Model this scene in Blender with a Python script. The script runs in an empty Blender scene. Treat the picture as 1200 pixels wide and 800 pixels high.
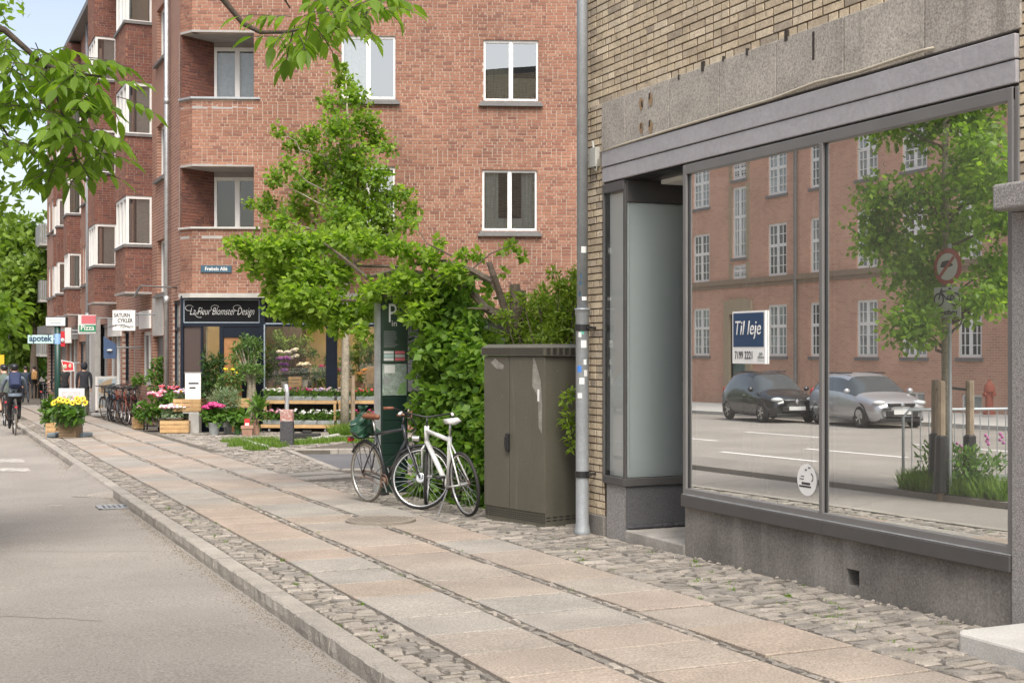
import bpy, bmesh, math, random
import numpy as np
from mathutils import Vector, Matrix
random.seed(7); RNG = np.random.default_rng(11)
S = bpy.context.scene; COL = S.collection
PI = math.pi
# ---------------------------------------------------------------- camera, sky, sun, exposure
FOC, EYE = 1550.0, 1.8                    # focal length in pixels of the 1200 px wide frame, eye height
TH = math.atan(700 / FOC); SN, CS = math.sin(TH), math.cos(TH)
cam = bpy.data.cameras.new('camera'); camo = bpy.data.objects.new('camera', cam); COL.objects.link(camo)
cam.sensor_width = 36; cam.lens = 36 * FOC / 1200; cam.shift_y = 10 / 1200
cam.clip_start = .05; cam.clip_end = 900
camo.location = (0, 0, EYE); camo.rotation_euler = (PI / 2, 0, -TH); S.camera = camo
SUN_EL, SUN_AZ = 56, 194                  # degrees; azimuth clockwise from +Y (street direction)
W = bpy.data.worlds.new('World'); S.world = W; W.use_nodes = True
nt = W.node_tree; bg = nt.nodes['Background']; sky = nt.nodes.new('ShaderNodeTexSky')
sky.sky_type = 'NISHITA'; sky.sun_disc = False
sky.sun_elevation = math.radians(SUN_EL); sky.sun_rotation = math.radians(SUN_AZ)
sky.air_density = 1.0; sky.dust_density = 3.2; sky.ozone_density = 1.0
bw_ = nt.nodes.new('ShaderNodeRGBToBW'); tn = nt.nodes.new('ShaderNodeMix'); tn.data_type = 'RGBA'; tn.blend_type = 'MULTIPLY'; tn.inputs[0].default_value = 1; tn.inputs[7].default_value = (1.07, .99, .89, 1)
mx_ = nt.nodes.new('ShaderNodeMix'); mx_.data_type = 'RGBA'; mx_.inputs[0].default_value = .40          # thin high cloud whitens the clear sky
nt.links.new(sky.outputs[0], bw_.inputs[0]); nt.links.new(bw_.outputs[0], tn.inputs[6]); nt.links.new(sky.outputs[0], mx_.inputs[6]); nt.links.new(tn.outputs[2], mx_.inputs[7]); nt.links.new(mx_.outputs[2], bg.inputs[0]); bg.inputs[1].default_value = .115
sl = bpy.data.lights.new('sun', 'SUN'); so = bpy.data.objects.new('sun', sl); COL.objects.link(so)
sl.energy = 1.9; sl.angle = math.radians(40); sl.color = (1, .95, .88)
az, el = math.radians(SUN_AZ), math.radians(SUN_EL)
sd = Vector((math.sin(az) * math.cos(el), math.cos(az) * math.cos(el), math.sin(el)))
so.rotation_euler = sd.to_track_quat('Z', 'Y').to_euler(); so.location = (-10, -10, 30)
S.view_settings.view_transform = 'Standard'; S.view_settings.look = 'None'
S.view_settings.exposure = 1.33; S.view_settings.gamma = 1
# ---------------------------------------------------------------- survey helpers (the street falls gently away from the camera)
GA, GB = .233, .014
def zg(y): return GA - GB * y
def ray(px, py):
    X = (px - 600) / FOC; return Vector((X * CS + SN, -X * SN + CS, -(py - 410) / FOC))
E0 = Vector((0, 0, EYE))
def P(px, py, Z): return E0 + ray(px, py) * Z
def G(px, py, dz=0):
    r = ray(px, py); return E0 + r * ((GA + dz - EYE) / (r.z + GB * r.y))
def onx(px, py, x):
    r = ray(px, py); return E0 + r * (x / r.x)
def dep(p): return p[0] * SN + p[1] * CS
# ---------------------------------------------------------------- object helpers
def nm(o, label=None, cat=None, group=None, kind=None):
    if label: o['label'] = label
    if cat: o['category'] = cat
    if group: o['group'] = group
    if kind: o['kind'] = kind
    return o
def thing(name, label, cat, loc=(0, 0, 0), group=None, rz=0, kind=None):
    o = bpy.data.objects.new(name, None); COL.objects.link(o); o.empty_display_size = .1
    o.location = loc; o.rotation_euler = (0, 0, rz); return nm(o, label, cat, group, kind)
def wloc(o):
    p = Vector((0, 0, 0))
    while o is not None: p += o.location; o = o.parent
    return p
def copytree(o, parent=None, **kw):
    c = o.copy(); COL.objects.link(c)
    if parent is not None: c.parent = parent
    for ch in list(o.children): copytree(ch, c)
    return c
class Fr:                                  # frame on a wall: u along it, d into it, z up
    def __init__(s, o, u): s.o = Vector(o); s.u = Vector((u[0], u[1], 0)).normalized(); s.i = Vector((-s.u.y, s.u.x, 0))
    def __call__(s, u, d, z): return s.o + s.u * u + s.i * d + Vector((0, 0, z))
    def hit(s, px, py, d=0):
        r = ray(px, py); t = ((s.o + s.i * d) - E0).dot(s.i) / r.dot(s.i); p = E0 + r * t
        return (p - s.o).dot(s.u), p.z - s.o.z
    def m(s, u, d, z):
        m = Matrix.Identity(4); m.col[0][:3] = s.u; m.col[1][:3] = (0, 0, 1); m.col[2][:3] = -s.i; m.col[3][:3] = s(u, d, z); return m
def rot(rz=0, loc=(0, 0, 0), rx=0, ry=0): return Matrix.Translation(loc) @ Matrix.Rotation(rz, 4, 'Z') @ Matrix.Rotation(ry, 4, 'Y') @ Matrix.Rotation(rx, 4, 'X')
class MB:
    def __init__(s): s.v = []; s.f = []; s.m = []; s.a = []; s.M = None
    def add(s, vs, fs, mi=0, a=0.):
        b = len(s.v)
        if s.M is not None: vs = [s.M @ Vector(p) for p in vs]
        s.v += [tuple(p) for p in vs]
        for f in fs: s.f.append([b + i for i in f]); s.m.append(mi); s.a.append(a)
        return s
    BF = [(0, 3, 2, 1), (4, 5, 6, 7), (0, 1, 5, 4), (1, 2, 6, 5), (2, 3, 7, 6), (3, 0, 4, 7)]
    def box(s, a, b, mi=0, var=0., fr=None):
        x0, y0, z0 = a; x1, y1, z1 = b
        vs = [(x0, y0, z0), (x1, y0, z0), (x1, y1, z0), (x0, y1, z0), (x0, y0, z1), (x1, y0, z1), (x1, y1, z1), (x0, y1, z1)]
        if fr is not None: vs = [fr(*p) for p in vs]
        return s.add(vs, s.BF, mi, var)
    def poly(s, vs, mi=0, var=0.): return s.add(vs, [tuple(range(len(vs)))], mi, var)
    def prism(s, pts, z0, z1, mi=0):
        n = len(pts); z0f = z0 if callable(z0) else (lambda x, y: z0); z1f = z1 if callable(z1) else (lambda x, y: z1)
        vs = [(x, y, z0f(x, y)) for x, y in pts] + [(x, y, z1f(x, y)) for x, y in pts]
        return s.add(vs, [tuple(range(n - 1, -1, -1)), tuple(range(n, 2 * n))] + [(i, (i + 1) % n, n + (i + 1) % n, n + i) for i in range(n)], mi)
    def tube(s, pts, r, n=6, mi=0, var=0., caps=True):
        pts = [Vector(p) for p in pts]; k = len(pts); rs = r if isinstance(r, (list, tuple)) else [r] * k
        vs = []; ref = None
        for i, p in enumerate(pts):
            t = (pts[min(i + 1, k - 1)] - pts[max(i - 1, 0)])
            t = t.normalized() if t.length > 1e-9 else Vector((0, 0, 1))
            if ref is None: ref = Vector((1, 0, 0)) if abs(t.x) < .8 else Vector((0, 1, 0))
            a = (ref - t * ref.dot(t)).normalized(); ref = a; b = t.cross(a)
            for j in range(n):
                w = 2 * PI * j / n; vs.append(p + (a * math.cos(w) + b * math.sin(w)) * rs[i])
        fs = [(i * n + j, i * n + (j + 1) % n, (i + 1) * n + (j + 1) % n, (i + 1) * n + j) for i in range(k - 1) for j in range(n)]
        if caps: fs += [tuple(range(n - 1, -1, -1)), tuple(range((k - 1) * n, k * n))]
        return s.add(vs, fs, mi, var)
    def lathe(s, prof, n=12, c=(0, 0, 0), mi=0, var=0., caps=True):
        k = len(prof); vs = [(c[0] + r * math.cos(2 * PI * j / n), c[1] + r * math.sin(2 * PI * j / n), c[2] + z) for r, z in prof for j in range(n)]
        fs = [(i * n + j, i * n + (j + 1) % n, (i + 1) * n + (j + 1) % n, (i + 1) * n + j) for i in range(k - 1) for j in range(n)]
        if caps: fs += [tuple(range(n - 1, -1, -1)), tuple(range((k - 1) * n, k * n))]
        return s.add(vs, fs, mi, var)
    def ring(s, c, ax, R, r, n=28, m=6, a0=0, a1=2 * PI, mi=0, flat=1.):
        ax = Vector(ax).normalized(); e = Vector((0, 0, 1)); e = (e - ax * e.dot(ax)).normalized(); g = ax.cross(e); c = Vector(c)
        full = abs(a1 - a0 - 2 * PI) < 1e-6; k = n if full else n + 1; vs = []
        for i in range(k):
            w = a0 + (a1 - a0) * i / n; d = e * math.cos(w) + g * math.sin(w)
            for j in range(m):
                q = 2 * PI * j / m; vs.append(c + d * (R + r * math.cos(q)) + ax * r * flat * math.sin(q))
        fs = [(i * m + j, ((i + 1) % k) * m + j, ((i + 1) % k) * m + (j + 1) % m, i * m + (j + 1) % m) for i in range(n) for j in range(m)]
        return s.add(vs, fs, mi)
    def ball(s, c, r, n=8, k=5, mi=0, var=0., sq=(1, 1, 1)):
        prof = [(max(.02, math.sin(PI * i / k)), -math.cos(PI * i / k)) for i in range(k + 1)]
        vs = [(c[0] + r * sq[0] * q * math.cos(2 * PI * j / n), c[1] + r * sq[1] * q * math.sin(2 * PI * j / n), c[2] + r * sq[2] * z) for q, z in prof for j in range(n)]
        fs = [(i * n + j, i * n + (j + 1) % n, (i + 1) * n + (j + 1) % n, (i + 1) * n + j) for i in range(k) for j in range(n)]
        return s.add(vs, fs, mi, var)
    def build(s, name, mats, parent=None, smooth=False, bevel=0, **tags):
        me = bpy.data.meshes.new(name); off = wloc(parent) if parent is not None else Vector((0, 0, 0))
        me.from_pydata([(p[0] - off.x, p[1] - off.y, p[2] - off.z) for p in s.v], [], s.f)
        return finish(me, name, mats, parent, smooth, bevel, s.m, s.a, **tags)
def finish(me, name, mats, parent=None, smooth=False, bevel=0, mi=None, var=None, **tags):
    for m in (mats if isinstance(mats, (list, tuple)) else [mats]): me.materials.append(m)
    n = len(me.polygons)
    if mi is not None and len(me.materials) > 1: me.polygons.foreach_set('material_index', mi)
    if var is not None and np.any(np.asarray(var)): me.attributes.new('var', 'FLOAT', 'FACE').data.foreach_set('value', np.asarray(var, dtype=np.float32))
    if smooth: me.polygons.foreach_set('use_smooth', [True] * n)
    me.update(); o = bpy.data.objects.new(name, me); COL.objects.link(o)
    if parent is not None: o.parent = parent
    if bevel:
        b = o.modifiers.new('edge', 'BEVEL'); b.width = bevel; b.segments = 2; b.limit_method = 'ANGLE'; b.harden_normals = False
    return nm(o, **tags)
def piece(name, me, parent, M):            # one small piece sharing a mesh, placed by a world matrix
    o = bpy.data.objects.new(name, me); COL.objects.link(o); o.parent = parent
    o.matrix_local = Matrix.Translation(-wloc(parent)) @ M; return o
def text(name, s, size, m, parent, M, shear=0, sx=1, align='CENTER', bold=0, extr=.0015, space=1):
    c = bpy.data.curves.new(name, 'FONT'); c.body = s; c.size = size; c.shear = shear; c.align_x = align; c.align_y = 'CENTER'
    c.offset = bold; c.extrude = extr; c.resolution_u = 3; c.space_character = space
    t = bpy.data.objects.new('t', c); COL.objects.link(t); dg = bpy.context.evaluated_depsgraph_get()
    me = bpy.data.meshes.new_from_object(t.evaluated_get(dg)); bpy.data.objects.remove(t)
    off = Matrix.Translation(-wloc(parent)) if parent is not None else Matrix.Identity(4)
    me.transform(off @ M @ Matrix.Diagonal((sx, 1, 1, 1))); me.materials.clear()
    return finish(me, name, m, parent)
# ---------------------------------------------------------------- materials
def N(nt, t, **kw):
    n = nt.nodes.new(t)
    for k, v in kw.items(): setattr(n, k, v)
    return n
def ramp(nt, cols, fac, const=False):
    r = N(nt, 'ShaderNodeValToRGB'); e = r.color_ramp.elements; r.color_ramp.interpolation = 'CONSTANT' if const else 'LINEAR'
    while len(e) < len(cols): e.new(.5)
    for i, c in enumerate(cols): e[i].position = i / (len(cols) if const else max(1, len(cols) - 1)); e[i].color = (*c, 1)
    nt.links.new(fac, r.inputs[0]); return r.outputs[0]
def mix(nt, a, b, fac, mode='MIX'):
    m = N(nt, 'ShaderNodeMix', data_type='RGBA', blend_type=mode)
    for s, v in ((0, fac), (6, a), (7, b)):
        if hasattr(v, 'is_linked'): nt.links.new(v, m.inputs[s])
        elif s == 0: m.inputs[0].default_value = v
        else: m.inputs[s].default_value = (*v, 1)
    return m.outputs[2]
def rnd(nt):
    at = N(nt, 'ShaderNodeAttribute', attribute_name='var'); ob = N(nt, 'ShaderNodeObjectInfo')
    a = N(nt, 'ShaderNodeMath', operation='ADD'); nt.links.new(at.outputs['Fac'], a.inputs[0]); nt.links.new(ob.outputs['Random'], a.inputs[1])
    f = N(nt, 'ShaderNodeMath', operation='FRACT'); nt.links.new(a.outputs[0], f.inputs[0]); return f.outputs[0]
def noise(nt, sc, det=4, co=None, rough=.6, vec_scale=None):
    n = N(nt, 'ShaderNodeTexNoise'); n.inputs['Scale'].default_value = sc; n.inputs['Detail'].default_value = det; n.inputs['Roughness'].default_value = rough
    if co is not None:
        if vec_scale:
            mp = N(nt, 'ShaderNodeMapping'); mp.inputs['Scale'].default_value = vec_scale; nt.links.new(co, mp.inputs[0]); co = mp.outputs[0]
        nt.links.new(co, n.inputs['Vector'])
    return n.outputs['Fac']
def stretch(nt, f, lo, hi):
    m = N(nt, 'ShaderNodeMapRange'); m.inputs[1].default_value = lo; m.inputs[2].default_value = hi; nt.links.new(f, m.inputs[0]); return m.outputs[0]
def mk(name, cols, rough=.6, metal=0, n1=None, n2=None, spots=None, bump=None, spec=.5, const=False, co='Object', streak=None, coat=0):
    """cols: one colour or a list picked per piece; n1/n2: (scale, amount) mottling; spots: (scale, threshold, colour, amount); bump: (scale, strength)"""
    m = bpy.data.materials.new(name); m.use_nodes = True; nt = m.node_tree; b = nt.nodes['Principled BSDF']
    tc = N(nt, 'ShaderNodeNewGeometry').outputs['Position']      # metres, so scaled pieces keep their grain
    if isinstance(cols[0], (int, float)):
        rgb = N(nt, 'ShaderNodeRGB'); rgb.outputs[0].default_value = (*cols, 1); c = rgb.outputs[0]
    else: c = ramp(nt, cols, rnd(nt), const)
    for q in (n1, n2):
        if q:
            f = stretch(nt, noise(nt, q[0], 5, tc), .3, .7); lo = 1 - q[1]; hi = 1 + q[1] * .6
            c = mix(nt, c, ramp(nt, [(lo, lo, lo), (hi, hi, hi)], f), 1., 'MULTIPLY')
    if streak:
        f = stretch(nt, noise(nt, streak[0], 4, tc, vec_scale=(1, 1, .06)), streak[1], streak[1] + .15)
        g = N(nt, 'ShaderNodeMath', operation='MULTIPLY'); g.inputs[1].default_value = streak[3]; nt.links.new(f, g.inputs[0]); c = mix(nt, c, streak[2], g.outputs[0])
    if spots:
        f = stretch(nt, noise(nt, spots[0], 2, tc), spots[1], spots[1] + .04)
        g = N(nt, 'ShaderNodeMath', operation='MULTIPLY'); g.inputs[1].default_value = spots[3]; nt.links.new(f, g.inputs[0])
        c = mix(nt, c, spots[2], g.outputs[0])
    nt.links.new(c, b.inputs['Base Color']); b.inputs['Roughness'].default_value = rough; b.inputs['Metallic'].default_value = metal
    b.inputs['Specular IOR Level'].default_value = spec; b.inputs['Coat Weight'].default_value = coat
    if bump:
        bn = N(nt, 'ShaderNodeBump'); bn.inputs['Strength'].default_value = bump[1]; bn.inputs['Distance'].default_value = .01
        nt.links.new(noise(nt, bump[0], 6, tc), bn.inputs['Height']); nt.links.new(bn.outputs[0], b.inputs['Normal'])
    return m
def mk_leaf(name, cols, trans=.35, rough=.5):
    m = bpy.data.materials.new(name); m.use_nodes = True; nt = m.node_tree; b = nt.nodes['Principled BSDF']; out = nt.nodes['Material Output']
    c = ramp(nt, cols, rnd(nt)); nt.links.new(c, b.inputs['Base Color']); b.inputs['Roughness'].default_value = rough; b.inputs['Specular IOR Level'].default_value = .35
    t = N(nt, 'ShaderNodeBsdfTranslucent'); k = mix(nt, c, (1.6, 1.7, .7), 1., 'MULTIPLY'); nt.links.new(k, t.inputs[0])
    s = N(nt, 'ShaderNodeMixShader'); s.inputs[0].default_value = trans
    nt.links.new(b.outputs[0], s.inputs[1]); nt.links.new(t.outputs[0], s.inputs[2]); nt.links.new(s.outputs[0], out.inputs[0]); return m
def mk_glass(name, refl, tint, veil=0):
    m = bpy.data.materials.new(name); m.use_nodes = True; nt = m.node_tree; nt.nodes.remove(nt.nodes['Principled BSDF']); out = nt.nodes['Material Output']
    t = N(nt, 'ShaderNodeBsdfTransparent'); t.inputs[0].default_value = (*tint, 1); g = N(nt, 'ShaderNodeBsdfGlossy'); g.inputs['Roughness'].default_value = 0; g.inputs[0].default_value = (.98, 1, .99, 1)
    lw = N(nt, 'ShaderNodeFresnel'); lw.inputs[0].default_value = 1.45; a = N(nt, 'ShaderNodeMath', operation='ADD', use_clamp=True); a.inputs[1].default_value = refl; nt.links.new(lw.outputs[0], a.inputs[0])
    s = N(nt, 'ShaderNodeMixShader'); nt.links.new(a.outputs[0], s.inputs[0]); nt.links.new(t.outputs[0], s.inputs[1]); nt.links.new(g.outputs[0], s.inputs[2])
    if veil:                                # bright haze over the pane, put in as a patchy pale film
        tc = N(nt, 'ShaderNodeTexCoord').outputs['Object']; d = N(nt, 'ShaderNodeBsdfDiffuse'); d.inputs[0].default_value = (.62, .60, .55, 1); f = stretch(nt, noise(nt, 1.6, 5, tc, vec_scale=(1, 1, .4)), .25, .75); q = N(nt, 'ShaderNodeMath', operation='MULTIPLY_ADD'); q.inputs[1].default_value = veil * .6; q.inputs[2].default_value = veil * .35; nt.links.new(f, q.inputs[0])
        s2 = N(nt, 'ShaderNodeMixShader'); nt.links.new(q.outputs[0], s2.inputs[0]); nt.links.new(s.outputs[0], s2.inputs[1]); nt.links.new(d.outputs[0], s2.inputs[2]); s = s2
    nt.links.new(s.outputs[0], out.inputs[0]); return m
def mk_brickwall(name, cols, mortar, u, L=.25, H=.0833):
    """brick pattern for walls too far or too oblique to show single bricks; u = 'x' or 'y' axis along the wall"""
    m = bpy.data.materials.new(name); m.use_nodes = True; nt = m.node_tree; b = nt.nodes['Principled BSDF']
    g = N(nt, 'ShaderNodeNewGeometry'); sp = N(nt, 'ShaderNodeSeparateXYZ'); cb = N(nt, 'ShaderNodeCombineXYZ'); nt.links.new(g.outputs['Position'], sp.inputs[0])
    if u == 'x': nt.links.new(sp.outputs[0], cb.inputs[0])
    else: nt.links.new(sp.outputs[1], cb.inputs[0])
    nt.links.new(sp.outputs[2], cb.inputs[1])
    br = N(nt, 'ShaderNodeTexBrick'); br.inputs['Scale'].default_value = 1; br.inputs['Brick Width'].default_value = L; br.inputs['Row Height'].default_value = H; br.inputs['Mortar Size'].default_value = .008; br.inputs['Bias'].default_value = 0
    br.inputs['Color1'].default_value = (0, 0, 0, 1); br.inputs['Color2'].default_value = (1, 1, 1, 1); nt.links.new(cb.outputs[0], br.inputs[0])
    c = ramp(nt, cols, br.outputs['Color']); n = stretch(nt, noise(nt, .5, 5, g.outputs['Position']), .3, .7); c = mix(nt, c, ramp(nt, [(.8, .8, .8), (1.1, 1.1, 1.1)], n), 1., 'MULTIPLY')
    c = mix(nt, c, mortar, br.outputs['Fac']); nt.links.new(c, b.inputs['Base Color']); b.inputs['Roughness'].default_value = .85
    bn = N(nt, 'ShaderNodeBump', invert=True); bn.inputs['Strength'].default_value = .6; bn.inputs['Distance'].default_value = .01; nt.links.new(br.outputs['Fac'], bn.inputs['Height']); nt.links.new(bn.outputs[0], b.inputs['Normal']); return m
def emit(name, c, k):
    m = bpy.data.materials.new(name); m.use_nodes = True; b = m.node_tree.nodes['Principled BSDF']; b.inputs['Base Color'].default_value = (*c, 1); b.inputs['Emission Color'].default_value = (*c, 1); b.inputs['Emission Strength'].default_value = k; return m
RED = [(.26, .115, .074), (.30, .138, .088), (.33, .165, .106), (.24, .105, .068), (.34, .175, .115), (.28, .125, .078), (.20, .088, .062), (.31, .145, .09)]
RED_SHADE = [(.16, .06, .042), (.20, .078, .052), (.12, .048, .038), (.225, .09, .06), (.145, .056, .042)]
YEL = [(.55, .45, .31), (.61, .51, .36), (.49, .40, .275), (.64, .545, .40), (.43, .35, .25), (.58, .475, .33), (.34, .285, .22), (.66, .56, .41)]
M = dict(
 asphalt=mk('asphalt', (.285, .26, .23), .9, n1=(.45, .2), n2=(60, .36), spots=(70, .62, (.43, .40, .36), .6), bump=(120, 1.)),
 asphalt2=mk('dark_asphalt', (.13, .13, .135), .9, n1=(.8, .15), n2=(70, .25), bump=(200, .5)),
 soil=mk('earth', (.10, .08, .06), .95, n1=(6, .4), bump=(40, .5)),
 joint=mk('joint_sand', (.12, .105, .085), .95, n1=(9, .4), n2=(80, .4), spots=(7, .66, (.06, .085, .025), .7), bump=(120, .6)),
 slab=mk('paving_slab', [(.32, .295, .26), (.345, .28, .225), (.305, .285, .25), (.36, .28, .222), (.29, .272, .242), (.325, .30, .262), (.34, .28, .225), (.31, .288, .255)], .85, n1=(1.3, .22), n2=(70, .45), spots=(6, .68, (.20, .18, .16), .35), bump=(120, .5)),
 cobble=mk('granite_sett', [(.265, .24, .205), (.325, .295, .25), (.22, .20, .175), (.37, .33, .285), (.29, .26, .22), (.19, .175, .155), (.31, .28, .245)], .8, n1=(5, .3), n2=(90, .35), bump=(70, .8)),
 kerb=mk('granite_kerb', [(.33, .305, .265), (.37, .34, .295), (.30, .275, .24)], .85, n1=(3, .22), n2=(90, .4), bump=(90, .8)),
 paint=mk('road_paint', (.48, .46, .42), .85, n1=(14, .3), spots=(8, .44, (.29, .265, .24), .9)),
 ybrick=mk('yellow_brick', YEL, .85, n1=(6, .2), n2=(70, .3), spots=(16, .66, (.16, .12, .09), .5), bump=(60, .25)),
 ymortar=mk('dark_mortar', (.12, .09, .065), .95, n1=(10, .3), bump=(80, .4)),
 rbrick=mk('red_brick', RED, .85, n1=(.55, .22), n2=(30, .2), streak=(1.6, .58, (.13, .07, .05), .28), bump=(50, .3)),
 shade_brick=mk('shaded_red_brick', RED_SHADE, .85, n1=(1.1, .15), n2=(30, .2), bump=(50, .3)),  # red brick darkened: shade on bay fronts and loggia walls put into colour
 rmortar=mk('pale_mortar', (.44, .36, .29), .95, n1=(.9, .25), n2=(18, .2)),
 dmortar=mk('grey_mortar', (.26, .20, .17), .95, n1=(.9, .25), n2=(18, .2)),  # darker mortar to go with the shaded bricks
 rwall=mk_brickwall('red_brick_wall', RED[:5], (.46, .37, .31), 'y'),
 owall=mk_brickwall('opposite_brick_wall', [(.54, .29, .195), (.59, .325, .22), (.49, .255, .17)], (.52, .40, .31), 'y'),
 ywall=mk_brickwall('yellow_brick_wall', YEL[:5], (.2, .16, .12), 'x', H=.0667),
 granite=mk('granite_panel', [(.39, .36, .31), (.42, .385, .335), (.36, .33, .29)], .75, n1=(2.2, .25), n2=(60, .5), spots=(100, .58, (.44, .41, .37), .7), streak=(6, .57, (.13, .12, .10), .5), bump=(60, .2)),
 granited=mk('dark_granite', (.085, .085, .088), .55, n2=(120, .5), spots=(150, .60, (.30, .30, .31), .65)),
 granitep=mk('speckled_granite', (.24, .23, .22), .75, n2=(95, .45), spots=(130, .56, (.48, .46, .43), .7), bump=(80, .3)),
 render=mk('plinth_render', (.205, .19, .17), .9, n1=(1.3, .5), n2=(55, .35), spots=(130, .63, (.36, .34, .31), .6), streak=(4, .56, (.36, .345, .32), .45), bump=(70, .35)),
 fascia=mk('painted_fascia', (.345, .335, .345), .55, n1=(2.5, .1), n2=(22, .1), spots=(60, .72, (.5, .49, .5), .4), bump=(22, .35)),
 frame=mk('grey_frame', (.155, .15, .145), .42, n1=(3, .1), metal=.0),
 framed=mk('dark_frame', (.075, .072, .07), .45, n1=(3, .15)),
 frosted=mk('frosted_panel', (.90, .95, .945), .4, n1=(.5, .04), spec=.3),
 pale=mk('pale_concrete', (.46, .45, .42), .85, n1=(2.5, .15), n2=(70, .2), bump=(80, .3)),
 step=mk('worn_step', (.33, .31, .28), .8, n1=(4, .3), n2=(60, .2), bump=(50, .3)),
 galv=mk('galvanised_steel', (.36, .385, .40), .5, metal=.35, n1=(5, .14), n2=(50, .12)),
 galvd=mk('bright_zinc', (.50, .52, .53), .4, metal=.6, n1=(8, .2)),
 white=mk('white_paint', (.74, .73, .70), .45, n1=(3, .05)),
 whited=mk('white_plastic', (.62, .62, .60), .35),
 grey=mk('mid_grey', (.30, .30, .29), .6, n1=(4, .12)),
 lead=mk('lead_cover', (.16, .155, .15), .6, n1=(5, .2)),
 soffit=mk('soffit', (.33, .31, .29), .8, n1=(3, .15)),
 navy=mk('navy_shopfront', (.008, .013, .024), .4, n1=(6, .2), spec=.25),
 black=mk('black_plastic', (.018, .018, .019), .4),
 signblack=mk('sign_black', (.005, .005, .006), .45, spec=.2),
 dark=mk('room_backing', (.03, .028, .026), .9), brownp=mk('brown_panel', (.06, .04, .035), .5),
 tan=mk('shop_plaster', (.45, .36, .22), .8, n1=(1, .12)), roomw=mk('room_plaster', (.70, .70, .66), .9),
 floorw=mk('room_floor', (.30, .29, .27), .6, n1=(2, .1)),
 cab=mk('cabinet_paint', (.10, .094, .072), .5, n1=(1.6, .12), n2=(40, .08), streak=(9, .62, (.20, .19, .16), .5), spots=(26, .73, (.42, .40, .36), .6)),
 cabs=mk('scraped_paint', (.25, .24, .21), .7, n1=(8, .3), n2=(40, .3)),
 postg=mk('dark_green_post', (.012, .028, .022), .3, n1=(4, .15)), postp=mk('post_print', (.045, .07, .05), .3), mapp=mk('map_print', (.30, .36, .31), .4, n1=(9, .4), n2=(40, .4)),
 maskin=mk('map_green', (.18, .30, .12), .4, n1=(30, .3)),
 txtw=mk('white_print', (.70, .70, .68), .5), txtk=mk('black_print', (.03, .03, .035), .5), txtg=mk('grey_print', (.25, .27, .26), .5), txtn=mk('navy_print', (.02, .05, .11), .5),
 blue=mk('sign_blue', (.05, .085, .16), .4), enamel=mk('street_sign_blue', (.035, .085, .125), .35), mint=mk('pale_mint', (.42, .58, .56), .4),
 fred=mk('muted_sign_red', (.33, .08, .06), .5), fwhite=mk('muted_sign_white', (.50, .50, .47), .6), redp=mk('sign_red', (.55, .03, .04), .4), greenp=mk('sign_green', (.02, .22, .10), .4), pinkr=mk('faded_red', (.55, .14, .16), .5), yellow=mk('sign_yellow', (.75, .50, .03), .5), orange=mk('reflector_orange', (.75, .16, .03), .4), sblue=mk('sticker_blue', (.05, .20, .60), .4), steal=mk('sticker_green', (.10, .42, .30), .5),  # fred, fwhite: colours muted so the mirrored sign stays subdued
 bark=mk('bark', (.12, .095, .07), .9, n1=(18, .35), bump=(35, .9)), barkd=mk('dark_bark', (.085, .065, .05), .9, n1=(22, .4), bump=(40, .9)), barkl=mk('pale_bark', (.30, .265, .20), .9, n1=(14, .35), spots=(20, .6, (.16, .14, .10), .7), bump=(30, .7)),
 wood=mk('crate_wood', [(.50, .32, .15), (.56, .37, .18), (.44, .28, .13)], .7, n1=(7, .18), streak=(20, .5, (.36, .22, .10), .4)), woodg=mk('weathered_wood', [(.33, .25, .17), (.28, .22, .16)], .8, n1=(8, .25)),
 wicker=mk('wicker', (.36, .26, .16), .8, n1=(60, .5), bump=(80, 1.)), terra=mk('terracotta', (.34, .20, .14), .8, n1=(9, .25)), potg=mk('green_pot', (.05, .13, .04), .5), zincp=mk('zinc_pot', (.38, .41, .41), .45, metal=.5, n1=(9, .25)),
 ash=mk_leaf('ash_leaf', [(.13, .22, .025), (.17, .28, .035), (.09, .165, .02), (.22, .33, .045)], .55),
 maple=mk_leaf('maple_leaf', [(.14, .245, .032), (.19, .31, .042), (.09, .17, .024), (.26, .38, .05), (.165, .28, .036)], .5),
 lime=mk_leaf('coppice_leaf', [(.185, .295, .04), (.245, .365, .055), (.115, .20, .028), (.31, .43, .07), (.20, .31, .045)], .55),
 hedge=mk_leaf('hedge_leaf', [(.11, .21, .03), (.155, .275, .04), (.065, .14, .02), (.22, .34, .05)], .45),
 bushl=mk_leaf('bush_leaf', [(.17, .25, .03), (.22, .31, .04), (.12, .19, .025), (.27, .36, .06)], .45),
 treel=mk_leaf('avenue_leaf', [(.14, .22, .035), (.18, .27, .045), (.10, .17, .03), (.22, .32, .06)], .4),
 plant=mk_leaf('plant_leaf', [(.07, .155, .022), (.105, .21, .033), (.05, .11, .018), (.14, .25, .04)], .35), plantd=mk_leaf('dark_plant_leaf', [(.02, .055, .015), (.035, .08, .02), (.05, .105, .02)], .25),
 silver=mk_leaf('grey_green_leaf', [(.17, .24, .13), (.24, .31, .19), (.12, .19, .10)], .25), olive=mk_leaf('olive_leaf', [(.10, .19, .045), (.15, .25, .07), (.07, .13, .035)], .3),
 grass=mk_leaf('grass_blade', [(.09, .17, .02), (.13, .23, .03), (.17, .25, .05)], .4),
 rubber=mk('tyre_rubber', (.022, .021, .02), .75, n1=(20, .2)), tan_t=mk('worn_tyre', (.16, .14, .11), .75), alu=mk('aluminium', (.62, .62, .61), .3, metal=.85), steel=mk('spoke_steel', (.42, .42, .42), .4, metal=.7), chain=mk('rusty_chain', (.16, .10, .07), .6, metal=.4),
 leather=mk('brown_leather', (.20, .075, .04), .5, n1=(14, .25)), skin=mk('skin', (.55, .34, .25), .55), hair=mk('dark_hair', (.03, .022, .017), .6),
)
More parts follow.
